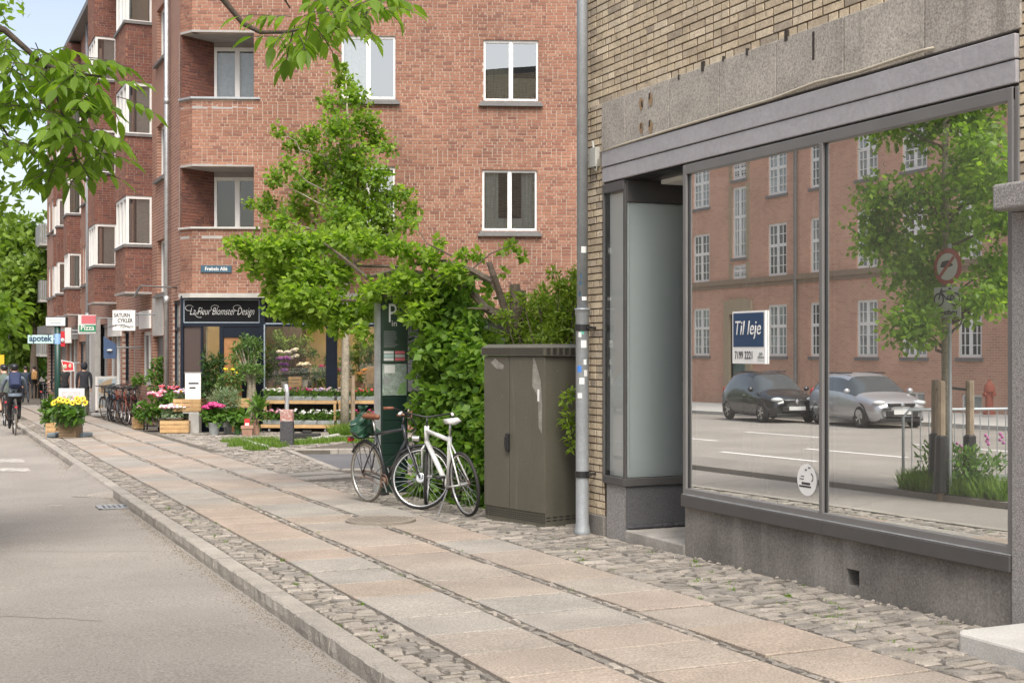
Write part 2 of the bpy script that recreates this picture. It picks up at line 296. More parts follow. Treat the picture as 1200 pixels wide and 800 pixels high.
def mk_trans(name, c, k):
    m = bpy.data.materials.new(name); m.use_nodes = True; nt = m.node_tree; nt.nodes.remove(nt.nodes['Principled BSDF']); out = nt.nodes['Material Output']
    d = N(nt, 'ShaderNodeBsdfDiffuse'); d.inputs[0].default_value = (*c, 1); t = N(nt, 'ShaderNodeBsdfTranslucent'); t.inputs[0].default_value = (*c, 1); s = N(nt, 'ShaderNodeMixShader'); s.inputs[0].default_value = k
    nt.links.new(d.outputs[0], s.inputs[1]); nt.links.new(t.outputs[0], s.inputs[2]); nt.links.new(s.outputs[0], out.inputs[0]); return m
M['milk'] = mk_trans('milk_glass', (.93, .97, .965), .06); M['boxwhite'] = mk('display_box_white', (.88, .90, .89), .7); M['lane'] = mk('lane_paint', (.80, .79, .77), .8)
def flat(name, c, r=.5): 
    if name not in M: M[name] = mk(name, c, r, n1=(12, .15))
    return M[name]
GLASS = mk_glass('shop_glass', .80, (.80, .88, .84), .09); GL2 = mk_glass('clear_glass', .04, (.96, .98, .97)); GLW = mk_glass('window_glass', .30, (.70, .74, .72))
M['wing'] = mk('window_pane', (.05, .055, .055), .03, spec=.9, n1=(1.5, .5)); M['win2'] = mk('window_pane_sky', (.30, .34, .33), .02, spec=1., n1=(2., .5))  # win2: pale sky reflection put into the pane colour
# ---------------------------------------------------------------- leaves
def leafcloud(name, mat, centers, radii, n, L, parent=None, wid=.5, droop=.3, shell=.55, parts4=False, **tags):
    """n leaf-sized folded faces scattered through overlapping clumps"""
    C = np.array([tuple(c) for c in centers]); Rr = np.array(radii, dtype=float)
    if Rr.ndim == 1: Rr = np.stack([Rr, Rr, Rr * .8], 1)
    vol = Rr.prod(1) ** .7; k = RNG.choice(len(C), n, p=vol / vol.sum())
    d = RNG.normal(size=(n, 3)); d /= np.linalg.norm(d, axis=1)[:, None]; rr = RNG.uniform(shell, 1.0, n) ** .8 * (1 + .18 * RNG.normal(size=n))
    p = C[k] + d * rr[:, None] * Rr[k]
    ax = d * .6 + RNG.normal(size=(n, 3)) * .7; ax[:, 2] -= droop; ax /= np.linalg.norm(ax, axis=1)[:, None]
    up = RNG.normal(size=(n, 3)) * .6; up[:, 2] += .9; sd_ = np.cross(ax, up); sd_ /= np.linalg.norm(sd_, axis=1)[:, None] + 1e-9; nn = np.cross(sd_, ax)
    l = L * RNG.uniform(.6, 1.25, n)[:, None]; w = l * wid * .5
    va = p; vb = p + ax * l; m = p + ax * l * .45 - nn * l * .06
    vl = m + sd_ * w + nn * l * .1; vr = m - sd_ * w + nn * l * .1
    V = np.stack([va, vl, vb, vr, m], 1).reshape(-1, 3)
    i = np.arange(n)[:, None] * 5
    if parts4: F = np.concatenate([i + [0, 1, 4], i + [1, 2, 4], i + [4, 2, 3], i + [0, 4, 3]], 1).reshape(-1, 3); rep = 4
    else:
        V = np.stack([va, vl, vb, vr], 1).reshape(-1, 3); i = np.arange(n)[:, None] * 4; F = np.concatenate([i + [0, 1, 2], i + [0, 2, 3]], 1).reshape(-1, 3); rep = 2
    return npmesh(name, V, F, mat, parent, np.repeat(RNG.random(n), rep), **tags)
def npmesh(name, V, F, mat, parent=None, var=None, flatten=False, **tags):
    off = np.array(wloc(parent)) if parent is not None else 0; V = np.ascontiguousarray(V - off, dtype=np.float32)
    me = bpy.data.meshes.new(name); k = F.shape[1]; me.vertices.add(len(V)); me.vertices.foreach_set('co', V.ravel())
    me.loops.add(F.size); me.loops.foreach_set('vertex_index', F.astype(np.int32).ravel()); me.polygons.add(len(F)); me.polygons.foreach_set('loop_start', np.arange(0, F.size, k, dtype=np.int32))
    me.update(calc_edges=True)
    if flatten: me.shade_flat()
    return finish(me, name, mat, parent, var=var, **tags)
def boxes_np(name, arr, fr, mat, parent, jitter=.004, **tags):
    """many little blocks (u0,u1,d,z0,z1) on a wall frame as one mesh"""
    if not len(arr): return None
    a = np.array(arr, dtype=float); n = len(a); d0 = a[:, 2] + RNG.uniform(-jitter, jitter, n); d1 = a[:, 2] + .06
    U = [a[:, 0], a[:, 1], a[:, 1], a[:, 0]] * 2; Dd = [d0] * 4 + [d1] * 4; Z = [a[:, 3], a[:, 3], a[:, 4], a[:, 4]] * 2
    o = np.array(fr.o); u = np.array(fr.u); i_ = np.array(fr.i)
    V = np.stack([o + U[j][:, None] * u + Dd[j][:, None] * i_ + Z[j][:, None] * np.array([0, 0, 1.]) for j in range(8)], 1).reshape(-1, 3)
    i = np.arange(n)[:, None] * 8; F = np.concatenate([i + [0, 1, 2, 3], i + [0, 4, 5, 1], i + [3, 2, 6, 7], i + [0, 3, 7, 4], i + [1, 5, 6, 2]], 1).reshape(-1, 4)
    return npmesh(name, V, F, mat, parent, np.repeat(RNG.random(n), 5), flatten=True, **tags)
_bm = MB(); _bm.add([(-.5, 0, -.5), (.5, 0, -.5), (.5, 0, .5), (-.5, 0, .5), (-.5, 1, -.5), (.5, 1, -.5), (.5, 1, .5), (-.5, 1, .5)], [(0, 1, 2, 3), (0, 4, 5, 1), (3, 2, 6, 7), (0, 3, 7, 4), (1, 5, 6, 2)])
def unit_block(name, mat):
    me = bpy.data.meshes.new(name); me.from_pydata(_bm.v, [], _bm.f); me.materials.append(mat); me.update(); return me
def courses(u0, u1, z0, z1, holes, L=.24, H=.0667, j=.011, d=0., mixed=True, jv=None):
    """brick outlines of a wall panel in courses, cut round its holes (u0,u1,z0,z1)"""
    out = []; k = 0; z = z0; jv = jv or j
    while z < z1 - .02:
        zt = min(z + H - j, z1); zm = (z + zt) / 2; cuts = sorted((a, b) for a, b, c, e in holes if c - .01 < zm < e + .01)
        spans = []; s = u0
        for a, b in cuts:
            if a > s: spans.append((s, min(a, u1)))
            s = max(s, b)
        if s < u1: spans.append((s, u1))
        for a, b in spans:
            u = a - (L * .5 if k % 2 else L * random.choice((0, .25)))
            while u < b - .01:
                w = L if (not mixed or random.random() < .55) else L * .5
                p, q = max(u, a), min(u + w - jv, b)
                if q - p > .025: out.append((p, q, d, z, zt))
                u += w
        z += H; k += 1
    return out
def lay_bricks(fr, arr, mat, parent, limit, name='brick', stuff='brick_courses', key=None, jitter=.004):
    """the bricks that show largest become parts, the rest one part"""
    arr = sorted(arr, key=key) if key else list(arr)
    me = unit_block(name, mat); ln = 0
    for a in arr[:limit]:
        m = Matrix.Identity(4); m.col[0][:3] = fr.u * (a[1] - a[0]); m.col[1][:3] = fr.i * .06; m.col[2][:3] = (0, 0, a[4] - a[3])
        m.col[3][:3] = fr((a[0] + a[1]) / 2, a[2] + random.uniform(-jitter, jitter), (a[3] + a[4]) / 2); piece(name, me, parent, m)
    if len(arr) > limit: boxes_np(stuff, arr[limit:], fr, mat, parent, jitter, kind='stuff')
def wallrects(u0, u1, z0, z1, holes):
    us = sorted({u0, u1, *[min(max(h[i], u0), u1) for h in holes for i in (0, 1)]}); zs = sorted({z0, z1, *[min(max(h[i], z0), z1) for h in holes for i in (2, 3)]})
    for a, b in zip(us, us[1:]):
        for c, e in zip(zs, zs[1:]):
            x, y = (a + b) / 2, (c + e) / 2
            if not any(h[0] < x < h[1] and h[2] < y < h[3] for h in holes): yield a, b, c, e
def backwall(fr, u0, u1, z0, z1, holes, d, thick, mat, parent, name='wall'):
    mb = MB()
    for a, b, c, e in wallrects(u0, u1, z0, z1, holes): mb.poly([fr(a, d, c), fr(b, d, c), fr(b, d, e), fr(a, d, e)])
    for a, b, c, e in holes:
        if c > z1 or e < z0 or a > u1 or b < u0: continue
        D = d + thick
        mb.poly([fr(a, d, c), fr(a, d, e), fr(a, D, e), fr(a, D, c)]); mb.poly([fr(b, d, c), fr(b, D, c), fr(b, D, e), fr(b, d, e)])
        mb.poly([fr(a, d, e), fr(b, d, e), fr(b, D, e), fr(a, D, e)]); mb.poly([fr(a, d, c), fr(a, D, c), fr(b, D, c), fr(b, d, c)])
    return mb.build(name, mat, parent)
# ================================================================ THE SETTING
SK = .0145                                  # the pavement runs a touch skew to the shop wall
def kx(y, o=2.10): return o + SK * y
def sheet(name, pts, dz, mat, kind='structure', thick=.25):
    mb = MB(); mb.prism(pts, lambda x, y: zg(y) + dz - thick, lambda x, y: zg(y) + dz); return mb.build(name, mat, kind=kind)
g = MB(); g.poly([(x, y, zg(y) - .19) for x, y in ((-260, -120), (260, -120), (260, 420), (-260, 420))]); g.build('ground', M['soil'], kind='structure')
sheet('cycle_track', [(.25, -30), (2.3, -30), (2.3 + 2.4, 170), (.25, 170)], -.105, M['asphalt'], thick=.05)
sheet('road', [(-13.3, -40), (-.95, -40), (-.95, 170), (-13.3, 170)], -.11, M['asphalt'], thick=.05)
isl = sheet('traffic_island', [(-.95, -30), (.25, -30), (.25, 90), (-.95, 90)], -.03, M['asphalt'], thick=.2)
far_pave = sheet('far_pavement', [(-19.3, -40), (-13.3, -40), (-13.3, 170), (-19.3, 170)], 0, M['pale'], thick=.2)
PA, PB = (6.05, 19.84), (6.64, 24.83)
sheet('side_street', [(5.9, 19.2), (19, 14.0), (19, 21.2), (8.2, 24.6), (6.5, 25.2)], -.085, M['asphalt2'], thick=.05)
pav = MB(); zt = lambda x, y: zg(y) - .016; zb = lambda x, y: zg(y) - .25
pav.prism([(kx(-12, 2.2), -12), (18, -12), (18, 15.2), PA, (kx(PA[1], 2.2), PA[1])], zb, zt)
pav.prism([(kx(PA[1], 2.2), PA[1]), PA, PB, (kx(PB[1], 2.2), PB[1])], zb, zt)
pav.prism([(kx(PB[1], 2.2), PB[1]), PB, (8.2, 24.3), (18, 20.6), (18, 120), (kx(120, 2.2), 120)], zb, zt)
sidewalk = pav.build('sidewalk', M['joint'], kind='structure')
def unit(name, mat, ch, top=1.):
    mb = MB(); vs = []
    for z, s in ((-1, 0), (-ch[1], 0), (0, ch[0])):
        vs += [(-.5 + s, -.5 + s, z), (.5 - s, -.5 + s, z), (.5 - s, .5 - s, z), (-.5 + s, .5 - s, z)]
    fs = [(8, 9, 10, 11)] + [(i + a, i + b, i + 4 + b, i + 4 + a) for i in (0, 4) for a, b in ((0, 1), (1, 2), (2, 3), (3, 0))]
    me = bpy.data.meshes.new(name); me.from_pydata(vs, [], fs); me.materials.append(mat); me.update(); return me
TV = Vector((SK, 1, -GB)).normalized(); XV = Vector((1, -SK, 0)).normalized(); ZV = XV.cross(TV)
def paver(name, me, parent, x, y, w, l, h, dz=0, tilt=0, spin=0):
    m = Matrix.Identity(4); c_, s_ = math.cos(spin), math.sin(spin); tv = TV * c_ - XV * s_; xv = XV * c_ + TV * s_
    m.col[0][:3] = xv * w + ZV * tilt * w; m.col[1][:3] = tv * l; m.col[2][:3] = ZV * h; m.col[3][:3] = (x, y, zg(y) + dz); return piece(name, me, parent, m)
slabm = unit('paving_slab', M['slab'], (.012, .1))
rest = MB()
for ra, rb in ((2.615, 3.225), (3.312, 4.022), (4.108, 4.70)):
    y = 2.2 + random.random() * .4
    while y < 62:
        l = random.choice((.58, .62, .64, .82)); w = rb - ra; yc = y + l / 2
        if yc < 36: paver('paving_slab', slabm, sidewalk, kx(yc, (ra + rb) / 2), yc, w - .008, l - .020, .05, random.uniform(-.005, .004), random.uniform(-.006, .006), random.uniform(-.006, .006))
        else:
            a, b = kx(yc, ra), kx(yc, rb); rest.prism([(a, y), (b, y), (b, y + l - .012), (a, y + l - .012)], lambda x, y: zg(y) - .05, lambda x, y: zg(y))
            for q in range(6): rest.a[-1 - q] = random.Random(int(yc * 100)).random()
        y += l
rest.build('far_slabs', M['slab'], sidewalk, kind='stuff')
for (x, y, w, l, sp) in ((5.35, 19.2, 1.0, .5, .25), (5.5, 18.55, 1.1, .45, .25), (6.35, 18.3, .9, .5, .3)): paver('paving_slab', slabm, sidewalk, x, y, w, l, .05, .002, 0, sp)
# setts: irregular little stones with domed, chipped tops
cobm = []
for k in range(8):
    r = random.Random(k); j = lambda a: r.uniform(-a, a); vs = []
    for z, s in ((-1, 0), (-.22, .0), (0, .07)):
        for cx, cy in ((-1, -1), (1, -1), (1, 1), (-1, 1)): vs.append((cx * (.5 - s) + j(.06), cy * (.5 - s) + j(.09), z + (j(.08) if z > -1 else 0)))
    vs.append((j(.1), j(.1), .02 + j(.05)))
    fs = [(i + a, i + b, i + 4 + b, i + 4 + a) for i in (0, 4) for a, b in ((0, 1), (1, 2), (2, 3), (3, 0))] + [(8, 9, 12), (9, 10, 12), (10, 11, 12), (11, 8, 12)]
    me = bpy.data.meshes.new('cobble'); me.from_pydata(vs, [], fs); me.materials.append(M['cobble']); me.update(); cobm.append((me, vs, fs))
cob = []                                    # x, y, w, l, dz, spin
def cobfield(x0f, x1f, y0, y1, pitch, wid, jit=.25, skip=None, dz=0):
    y = y0
    while y < y1:
        x = x0f(y) + random.uniform(0, .03); xe = x1f(y); w0 = pitch * random.uniform(.85, 1.15)
        while x < xe - .03:
            w = min(wid * random.uniform(1 - jit * 1.6, 1 + jit * 1.6), xe - x)
            if w > .03 and not (skip and skip(x + w / 2, y)): cob.append((x + w / 2, y + random.uniform(-.008, .008), w - .010, w0 * random.uniform(.78, 1.08) - .008, dz + random.uniform(-.013, .001), random.uniform(-.12, .12)))
            x += w
        y += w0
cobfield(lambda y: kx(y, 2.25), lambda y: kx(y, 2.60), 2.4, 44, .078, .135)
cobfield(lambda y: kx(y, 3.232), lambda y: kx(y, 3.306), 2.4, 40, .12, .2, .05)
cobfield(lambda y: kx(y, 4.029), lambda y: kx(y, 4.101), 2.4, 40, .12, .2, .05)
cobfield(lambda y: kx(y, 4.715), lambda y: 5.83 if y < 11.3 else 6.9, 2.6, 14.6, .088, .19, skip=lambda x, y: (y < 5.7 and x > 5.28))
cobfield(lambda y: kx(y, 4.715), lambda y: 5.95 + .09 * max(0, y - 19.8), 14.6, 25, .11, .15, skip=lambda x, y: 17.9 < y < 19.6 and x < 6.9)
cobfield(lambda y: kx(y, 4.9), lambda y: 6.6 + (y - 25) * .9 if y < 28 else 12.5 - (y - 28) * .9, 25.4, 33, .15, .2, .08)
cob.sort(key=lambda c: c[0] ** 2 + c[1] ** 2 - (500 if False else 0))
def inframe(c):
    X = c[0] * CS - c[1] * SN; Z = dep(c); return abs(X / Z) < .39 and FOC * (EYE - zg(c[1])) / Z < 392
vis = [c for c in cob if inframe(c)]; near = vis[:300]; ns = set(map(id, near))
for c in near: paver('cobble', random.choice(cobm)[0], sidewalk, c[0], c[1], c[2], c[3], .06, c[4], 0, c[5])
Vs = []; Fs = []; Va = []
far_c = [c for c in cob if id(c) not in ns]
mb = MB()
for c in far_c:
    me, vs, fs = random.choice(cobm); ca, sa = math.cos(c[5]), math.sin(c[5])
    mb.add([(c[0] + (v[0] * c[2] * ca + v[1] * c[3] * sa), c[1] + (v[1] * c[3] * ca - v[0] * c[2] * sa), zg(c[1]) + c[4] + v[2] * .06 - GB * v[1] * c[3]) for v in vs], fs, 0, random.random())
mb.build('cobbles', M['cobble'], sidewalk, kind='stuff')
# kerb of split granite stones
kerb = MB(); kerb.prism([(kx(-12, 2.13), -12), (kx(-12, 2.23), -12), (kx(95, 2.23), 95), (kx(95, 2.13), 95)], lambda x, y: zg(y) - .25, lambda x, y: zg(y) - .03); kerb = kerb.build('kerb', M['joint'], kind='structure')
km = []
for k in range(4):
    r = random.Random(40 + k); n = 14; vs = []; fs = []
    for i in range(n + 1):
        y = -.5 + i / n; e = .5 if i in (0, n) else 1
        vs += [(-.5 + r.uniform(-.05, .05), y, -1), (-.5 + r.uniform(-.08, .03), y, -.35), (-.48 + r.uniform(-.04, .04), y, -.06 * e), (-.38, y, r.uniform(-.012, 0)), (.48, y, r.uniform(-.012, 0)), (.5, y, -1)]
    fs = [(i * 6 + j, i * 6 + j + 1, i * 6 + 7 + j, i * 6 + 6 + j) for i in range(n) for j in range(5)] + [(5, 4, 3, 2, 1, 0), tuple(n * 6 + j for j in range(6))]
    me = bpy.data.meshes.new('kerb_stone'); me.from_pydata(vs, [], fs); me.materials.append(M['kerb']); me.update(); km.append(me)
y = 1.5; k = 0
while y < 60:
    l = random.uniform(.8, 1.15); paver('kerb_stone', km[k % 4], kerb, kx(y + l / 2, 2.17), y + l / 2, .145, l - .006, .19, random.uniform(-.002, .004)); y += l; k += 1
sk = MB()                                   # kerb on the far side of the side street, and the flush edge stones at its mouth
def kerbrun(mb, pts, w, top, bot):
    for (x0, y0), (x1, y1) in zip(pts, pts[1:]):
        L = math.hypot(x1 - x0, y1 - y0); n = max(1, round(L / .9)); dx, dy = (x1 - x0) / L, (y1 - y0) / L
        for i in range(n):
            a, b = i * L / n + .004, (i + 1) * L / n - .004; q = [(x0 + dx * t - dy * o, y0 + dy * t + dx * o) for t, o in ((a, 0), (b, 0), (b, w), (a, w))]
            if True: mb.prism(q, lambda x, y: zg(y) + bot, lambda x, y: zg(y) + top); 
kerbrun(sk, [(18, 20.5), (8.2, 24.2), (6.64, 24.9)], -.16, .012, -.2); kerbrun(sk, [(6.6, 24.9), (6.03, 19.84)], -.13, .006, -.2); kerbrun(sk, [(6.05, 19.8), (18, 15.15)], -.16, .008, -.2)
sk.build('side_kerb', M['kerb'], kind='structure', bevel=.012)
# markings and irons in the track
mk_ = MB()
def stripe(mb, px0, px1, py0, py1, dz=-.1005):
    mb.poly([G(px0, py1, dz), G(px1, py1, dz), G(px1 - 4, py0, dz), G(px0, py0, dz)])
stripe(mk_, -26, 30, 537.5, 541.5); stripe(mk_, -30, 37, 548.3, 552); stripe(mk_, 57, 75, 591.3, 592.6)
mk_.build('track_marking', M['paint'], kind='structure')
lm = MB()
for y in np.arange(-6, 80, 6.2):
    for x in (-2.6, -4.6, -7.4): lm.poly([(x - .06, y, zg(y) - .105), (x + .06, y, zg(y) - .105), (x + .06, y + 3, zg(y + 3) - .105), (x - .06, y + 3, zg(y + 3) - .105)])
    lm.poly([(-1.3, y, zg(y) - .105), (-1.15, y, zg(y) - .105), (-1.15, y + 1.5, zg(y + 1.5) - .105), (-1.3, y + 1.5, zg(y + 1.5) - .105)])
lm.build('lane_marking', M['lane'], kind='structure')
rp = MB(); a0, a1 = 17.9, 23.3
rp.poly([(kx(a0, 2.10), a0, zg(a0) - .015), (kx(a1, 2.10), a1, zg(a1) - .015), (kx(a1, 1.98), a1 - .1, zg(a1) - .103), (kx(a0, 1.62), a0 + .3, zg(a0) - .103)])
rp.poly([(kx(a0, 2.10), a0, zg(a0) - .015), (kx(a0, 1.62), a0 + .3, zg(a0) - .103), (kx(a0, 2.10), a0 - .12, zg(a0) - .103)])
rp.build('asphalt_ramp', M['asphalt'], kind='structure')
p = G(134, 594, -.1); dg_ = thing('drain_grate', 'iron drain grate sunk in the cycle track beside the kerb', 'grate', p)
mb = MB(); mb.M = rot(0, p) @ Matrix.Shear('XZ', 4, (0, 0)); fz = lambda y: -GB * y
for i in range(6): mb.box((-.17 + i * .06, -.17, .002), (-.135 + i * .06, .17, .012), 0)
for s in (-.2, .17): mb.box((-.2, s, .0), (.2, s + .03, .014)); mb.box((s, -.2, .001), (s + .03, .2, .013))
mb.build('grate_bars', M['galvd'], dg_); mb = MB(); mb.M = rot(0, p); mb.box((-.2, -.2, -.02), (.2, .2, .004)); mb.build('pit', M['black'], dg_)
p = G(446, 610.5); mh = thing('manhole_cover', 'round rusty iron manhole cover let into the paving near the bicycles', 'manhole cover', p); mb = MB()
mb.M = Matrix.Translation(p) @ Matrix.Rotation(-GB, 4, 'X'); mb.lathe([(.36, -.03), (.36, .022), (.335, .026), (.33, .018), (.02, .018)], 28); mb.build('rim', flat('rusty_iron', (.23, .20, .165), .75), mh); mb = MB(); mb.M = Matrix.Translation(p) @ Matrix.Rotation(-GB, 4, 'X')
for i in range(-5, 6):
    for j in range(-5, 6):
        if i * i + j * j < 27: mb.box((i * .058 - .019, j * .058 - .019, .016), (i * .058 + .019, j * .058 + .019, .0255), 0, random.random())
mb.build('cast_studs', M['rusty_iron'], mh, kind='stuff')
# grass and weeds in the joints
def blades(name, pts, n, h, parent=None, kind='stuff', spread=.1, mat='grass'):
    V = []; F = []; va = []
    for i in range(n):
        c = random.choice(pts); r = spread if len(c) < 3 else c[2]; a = random.uniform(0, 2 * PI); q = r * math.sqrt(random.random()); x, y = c[0] + q * math.cos(a), c[1] + q * math.sin(a)
        b = random.uniform(0, PI); l = h * random.uniform(.4, 1.2); lx, ly = random.uniform(-.6, .6) * l, random.uniform(-.6, .6) * l; z = zg(y) - .02; w = .005 + l * .04; k = len(V)
        V += [(x - w * math.cos(b), y - w * math.sin(b), z), (x + w * math.cos(b), y + w * math.sin(b), z), (x + lx, y + ly, z + l)]; F.append((k, k + 1, k + 2)); va.append(random.random())
    return npmesh(name, np.array(V), np.array(F), M[mat], parent, np.array(va), kind=kind)
pts = []
for i in range(46): y = random.uniform(5.6, 11); pts.append((random.uniform(4.85, 5.82), y, random.uniform(.02, .06)))
for i in range(50): y = random.uniform(5, 16); o = random.choice((2.24, 2.4, 2.6, 3.21, 3.33, 4.12)); pts.append((kx(y, o), y, .025))
# seams in the old asphalt and grit washed into the gutter
cr = MB()
def crack(pts, w):
    for (a, b), (c, d) in zip(pts, pts[1:]): z = lambda y: zg(y) - .1025; cr.poly([(a, b - w, z(b)), (c, d - w, z(d)), (c, d + w, z(d)), (a, b + w, z(b))])
for px0, py0, px1, py1 in ((-30, 604, 160, 603), (-30, 645, 265, 646), (-20, 720, 120, 726)):
    p0, p1 = G(px0, py0, -.1), G(px1, py1, -.1); crack([(p0.x + (p1.x - p0.x) * t + 0, p0.y + (p1.y - p0.y) * t + random.uniform(-.03, .03)) for t in np.linspace(0, 1, 12)], .006)
cr.build('asphalt_seam', flat('tar_seam', (.19, .175, .155), .9), kind='structure')
V = []; F = []; va = []
for i in range(7000):
    y = random.uniform(4, 24) if random.random() < .8 else random.uniform(24, 40); q = abs(random.gauss(0, .10)); x = kx(y, 2.075) - q * (1.6 if random.random() < .15 else .6); r = random.uniform(.003, .009); a = random.uniform(0, 6.28); z = zg(y) - .105; k = len(V)
    V += [(x + r * math.cos(a + t), y + r * math.sin(a + t), z) for t in (0, 2.1, 4.2)] + [(x, y, z + r * .7)]; F += [(k, k + 1, k + 3), (k + 1, k + 2, k + 3), (k + 2, k, k + 3)]; va += [random.random()] * 3
npmesh('gutter_grit', np.array(V), np.array(F), mk('grit', [(.12, .10, .075), (.20, .17, .13), (.08, .065, .05)], .95), None, np.array(va), kind='stuff')
blades('joint_weeds', pts, 1500, .028)
gp_ = [tuple(G(px, py))[:2] + (r,) for px, py, r in ((278, 517, .35), (292, 519, .4), (305, 521, .4), (318, 523, .35), (330, 520, .3), (350, 520, .35), (365, 519, .4), (380, 517, .4), (283, 522, .3), (300, 526, .25), (312, 516, .3), (395, 516, .4), (410, 516, .4), (425, 517, .4))]
blades('verge_grass', gp_, 5000, .13)
tb = G(404, 509); blades('tree_pit_grass', [(tb.x, tb.y, .35), (tb.x + .3, tb.y - .3, .35)], 900, .3)
# ================================================================ THE YELLOW BRICK SHOP
SX = 5.85; FS = Fr((SX, 0, 0), (0, -1))     # u = -y
uW = -11.37; u1 = 4.0
shop = thing('brick_shop_building', 'yellow brick building with an empty shop, wide grey framed window and stone plinth', 'building', (SX, 8, 0))
WL, WM, WR = -9.45, -7.61, -5.82            # window left, mullion, right
RL = -10.46                                 # back corner of the door recess
holes = [(-10.87, -5.79, -1, 4.10)]
# brick courses
arr = courses(uW, -3.0, 4.10, 5.75, [], .235, .0667, .013, jv=.021) + courses(uW, -10.87, .26, 4.10, [], .235, .0667, .013, jv=.021) + courses(-5.79, -3.0, 2.76, 4.10, [], .235, .0667, .013, jv=.021)
def vis_key(a):
    p = FS((a[0] + a[1]) / 2, 0, (a[3] + a[4]) / 2); X = p.x * CS - p.y * SN; Z = dep(p); px = 600 + FOC * X / Z; py = 410 - FOC * (p.z - EYE) / Z
    return Z + (0 if (684 < px < 1203 and py > -6) else 1000)
lay_bricks(FS, arr, M['ybrick'], shop, 300, key=vis_key, jitter=.003)
mb = MB()
for a, b, c, e in wallrects(uW, u1, 0, 5.75, [(-10.87, -5.79, -1, 4.10), (-5.79, u1, -1, 2.75)]): mb.box((a, .008, c), (b, .35, e), 0, 0, FS)
mb.build('mortar_wall', M['ymortar'], shop)
mb = MB(); mb.box((uW, .0, 5.752), (u1, .35, 13), 0, 0, FS); mb.build('upper_wall', M['ywall'], shop)
mb = MB(); mb.box((uW, .352, 0), (uW + .3, 9, 13), 0, 0, FS); mb.box((uW + .3, 9, 0), (u1, 9.3, 13), 0, 0, FS); mb.box((u1, .352, 0), (u1 + .3, 9, 13), 0, 0, FS); mb.build('side_wall', M['ywall'], shop)
mb = MB(); mb.box((uW, 0, 13.002), (u1 + .3, 9.3, 13.25), 0, 0, FS); mb.build('roof', M['lead'], shop)
mb = MB(); mb.box((uW - .01, -.015, -.1), (-10.86, .3, .255), 0, 0, FS); mb.build('brick_footing', M['render'], shop, bevel=.01)
# granite band
us = [FS.hit(px, 100)[0] for px in (706, 734, 785, 844, 911, 990, 1085, 1198)]; pm = MB()
for i, (a, b) in enumerate(zip(us, us[1:] + [])):
    mb = MB(); mb.box((a + .006, -.012 + random.uniform(-.003, .003), 3.665), (b - .006, .2, 4.098), 0, 0, FS); mb.build('granite_panel', M['granite'], shop, bevel=.004)
mb = MB(); mb.box((-10.88, -.002, 4.086), (-5.79, .1, 4.101), 0, 0, FS); mb.build('mortar_line', M['pale'], shop)
holespx = ((754, 122, .02), (763, 113, .022), (753, 148, .018), (763, 145, .022), (797, 91, .015), (825, 78, .03), (849, 69, .014), (877, 61, .02), (923, 42, .03))
mb = MB()
for px, py, r in holespx:
    u, z = FS.hit(px, py); mb.box((u - r * .6, -.0175, z - r * 1.3), (u + r * .6, .0, z + r * 1.3), 0, 0, FS)
u, z = FS.hit(955, 54); mb.box((u - .012, -.0155, z - .10), (u + .012, 0, z + .10), 0, 0, FS); mb.build('old_fixing_hole', flat('dark_hole', (.04, .032, .026), .9), shop)
mb = MB()
for px, py, r in ((753, 121, .03), (764, 116, .03), (753, 149, .028), (764, 148, .03)):
    u, z = FS.hit(px, py); mb.poly([FS(u + r * 1.15 * math.cos(t) * (1 + .2 * math.sin(3 * t)), -.0165, z + r * 1.9 * math.sin(t) - r * .3) for t in np.linspace(0, 2 * PI, 13)[:-1]])
mb.build('rust_stain', flat('rust', (.30, .20, .11), .9), shop)
mb = MB(); pts = [FS(FS.hit(px, py)[0], -.03, FS.hit(px, py)[1]) for px, py in ((707, 195), (707, 178), (735, 169), (800, 149), (870, 128), (910, 116), (960, 97), (1010, 85), (1060, 68), (1085, 60), (1098, 57))]
mb.tube(pts, .011, 6); mb.build('cable', flat('beige_cable', (.42, .38, .30)), shop, smooth=True)
u, z = FS.hit(699, 185); mb = MB(); mb.box((u - .07, -.05, z - .09), (u + .07, .0, z + .09), 0, 0, FS); mb.tube([FS(u, -.03, z + .09), FS(u - .02, -.03, z + .16)], .01, 6); mb.tube([FS(u, -.03, z - .09), FS(u + .05, -.03, z - .13), FS(u + .09, -.03, z - .02)], .008, 6); mb.build('junction_box', flat('junction_grey', (.42, .42, .38)), shop, bevel=.006)
# fascia boards and window frame
mb = MB(); mb.box((-10.87, -.03, 3.495), (-5.795, .25, 3.64), 0, 0, FS); mb.build('fascia_board', M['fascia'], shop, bevel=.006)
mb = MB(); mb.box((-10.87, -.022, 3.352), (-5.795, .25, 3.487), 0, 0, FS); mb.build('fascia_board', M['fascia'], shop, bevel=.006)
mb = MB(); mb.box((-10.86, -.005, 3.487), (-5.80, .2, 3.496), 0, 0, FS); mb.box((-10.86, .0, 3.335), (-5.80, .2, 3.353), 0, 0, FS); mb.build('fascia_joint', M['black'], shop)
fr_ = MB()
fr_.box((WL, -.022, 3.255), (WR, .08, 3.335), 0, 0, FS)
fr_.box((WL, -.022, .605), (WR, .08, .655), 0, 0, FS)
fr_.box((WL, -.024, .607), (WL + .05, .08, 3.333), 0, 0, FS); fr_.box((WR - .04, -.024, .607), (WR, .08, 3.333), 0, 0, FS)
fr_.box((WM - .022, -.024, .65), (WM + .018, .08, 3.26), 0, 0, FS)
fr_.box((WR + .001, -.01, 2.70), (-5.786, .1, 3.334), 0, 0, FS)
wf = fr_.build('window_frame', M['frame'], shop, bevel=.006)
mb = MB(); mb.box((WM + .018, -.002, .656), (WM + .03, .06, 3.254), 0, 0, FS); mb.box((WL + .05, -.002, .656), (WL + .062, .06, 3.254), 0, 0, FS); mb.build('gasket', M['black'], wf)
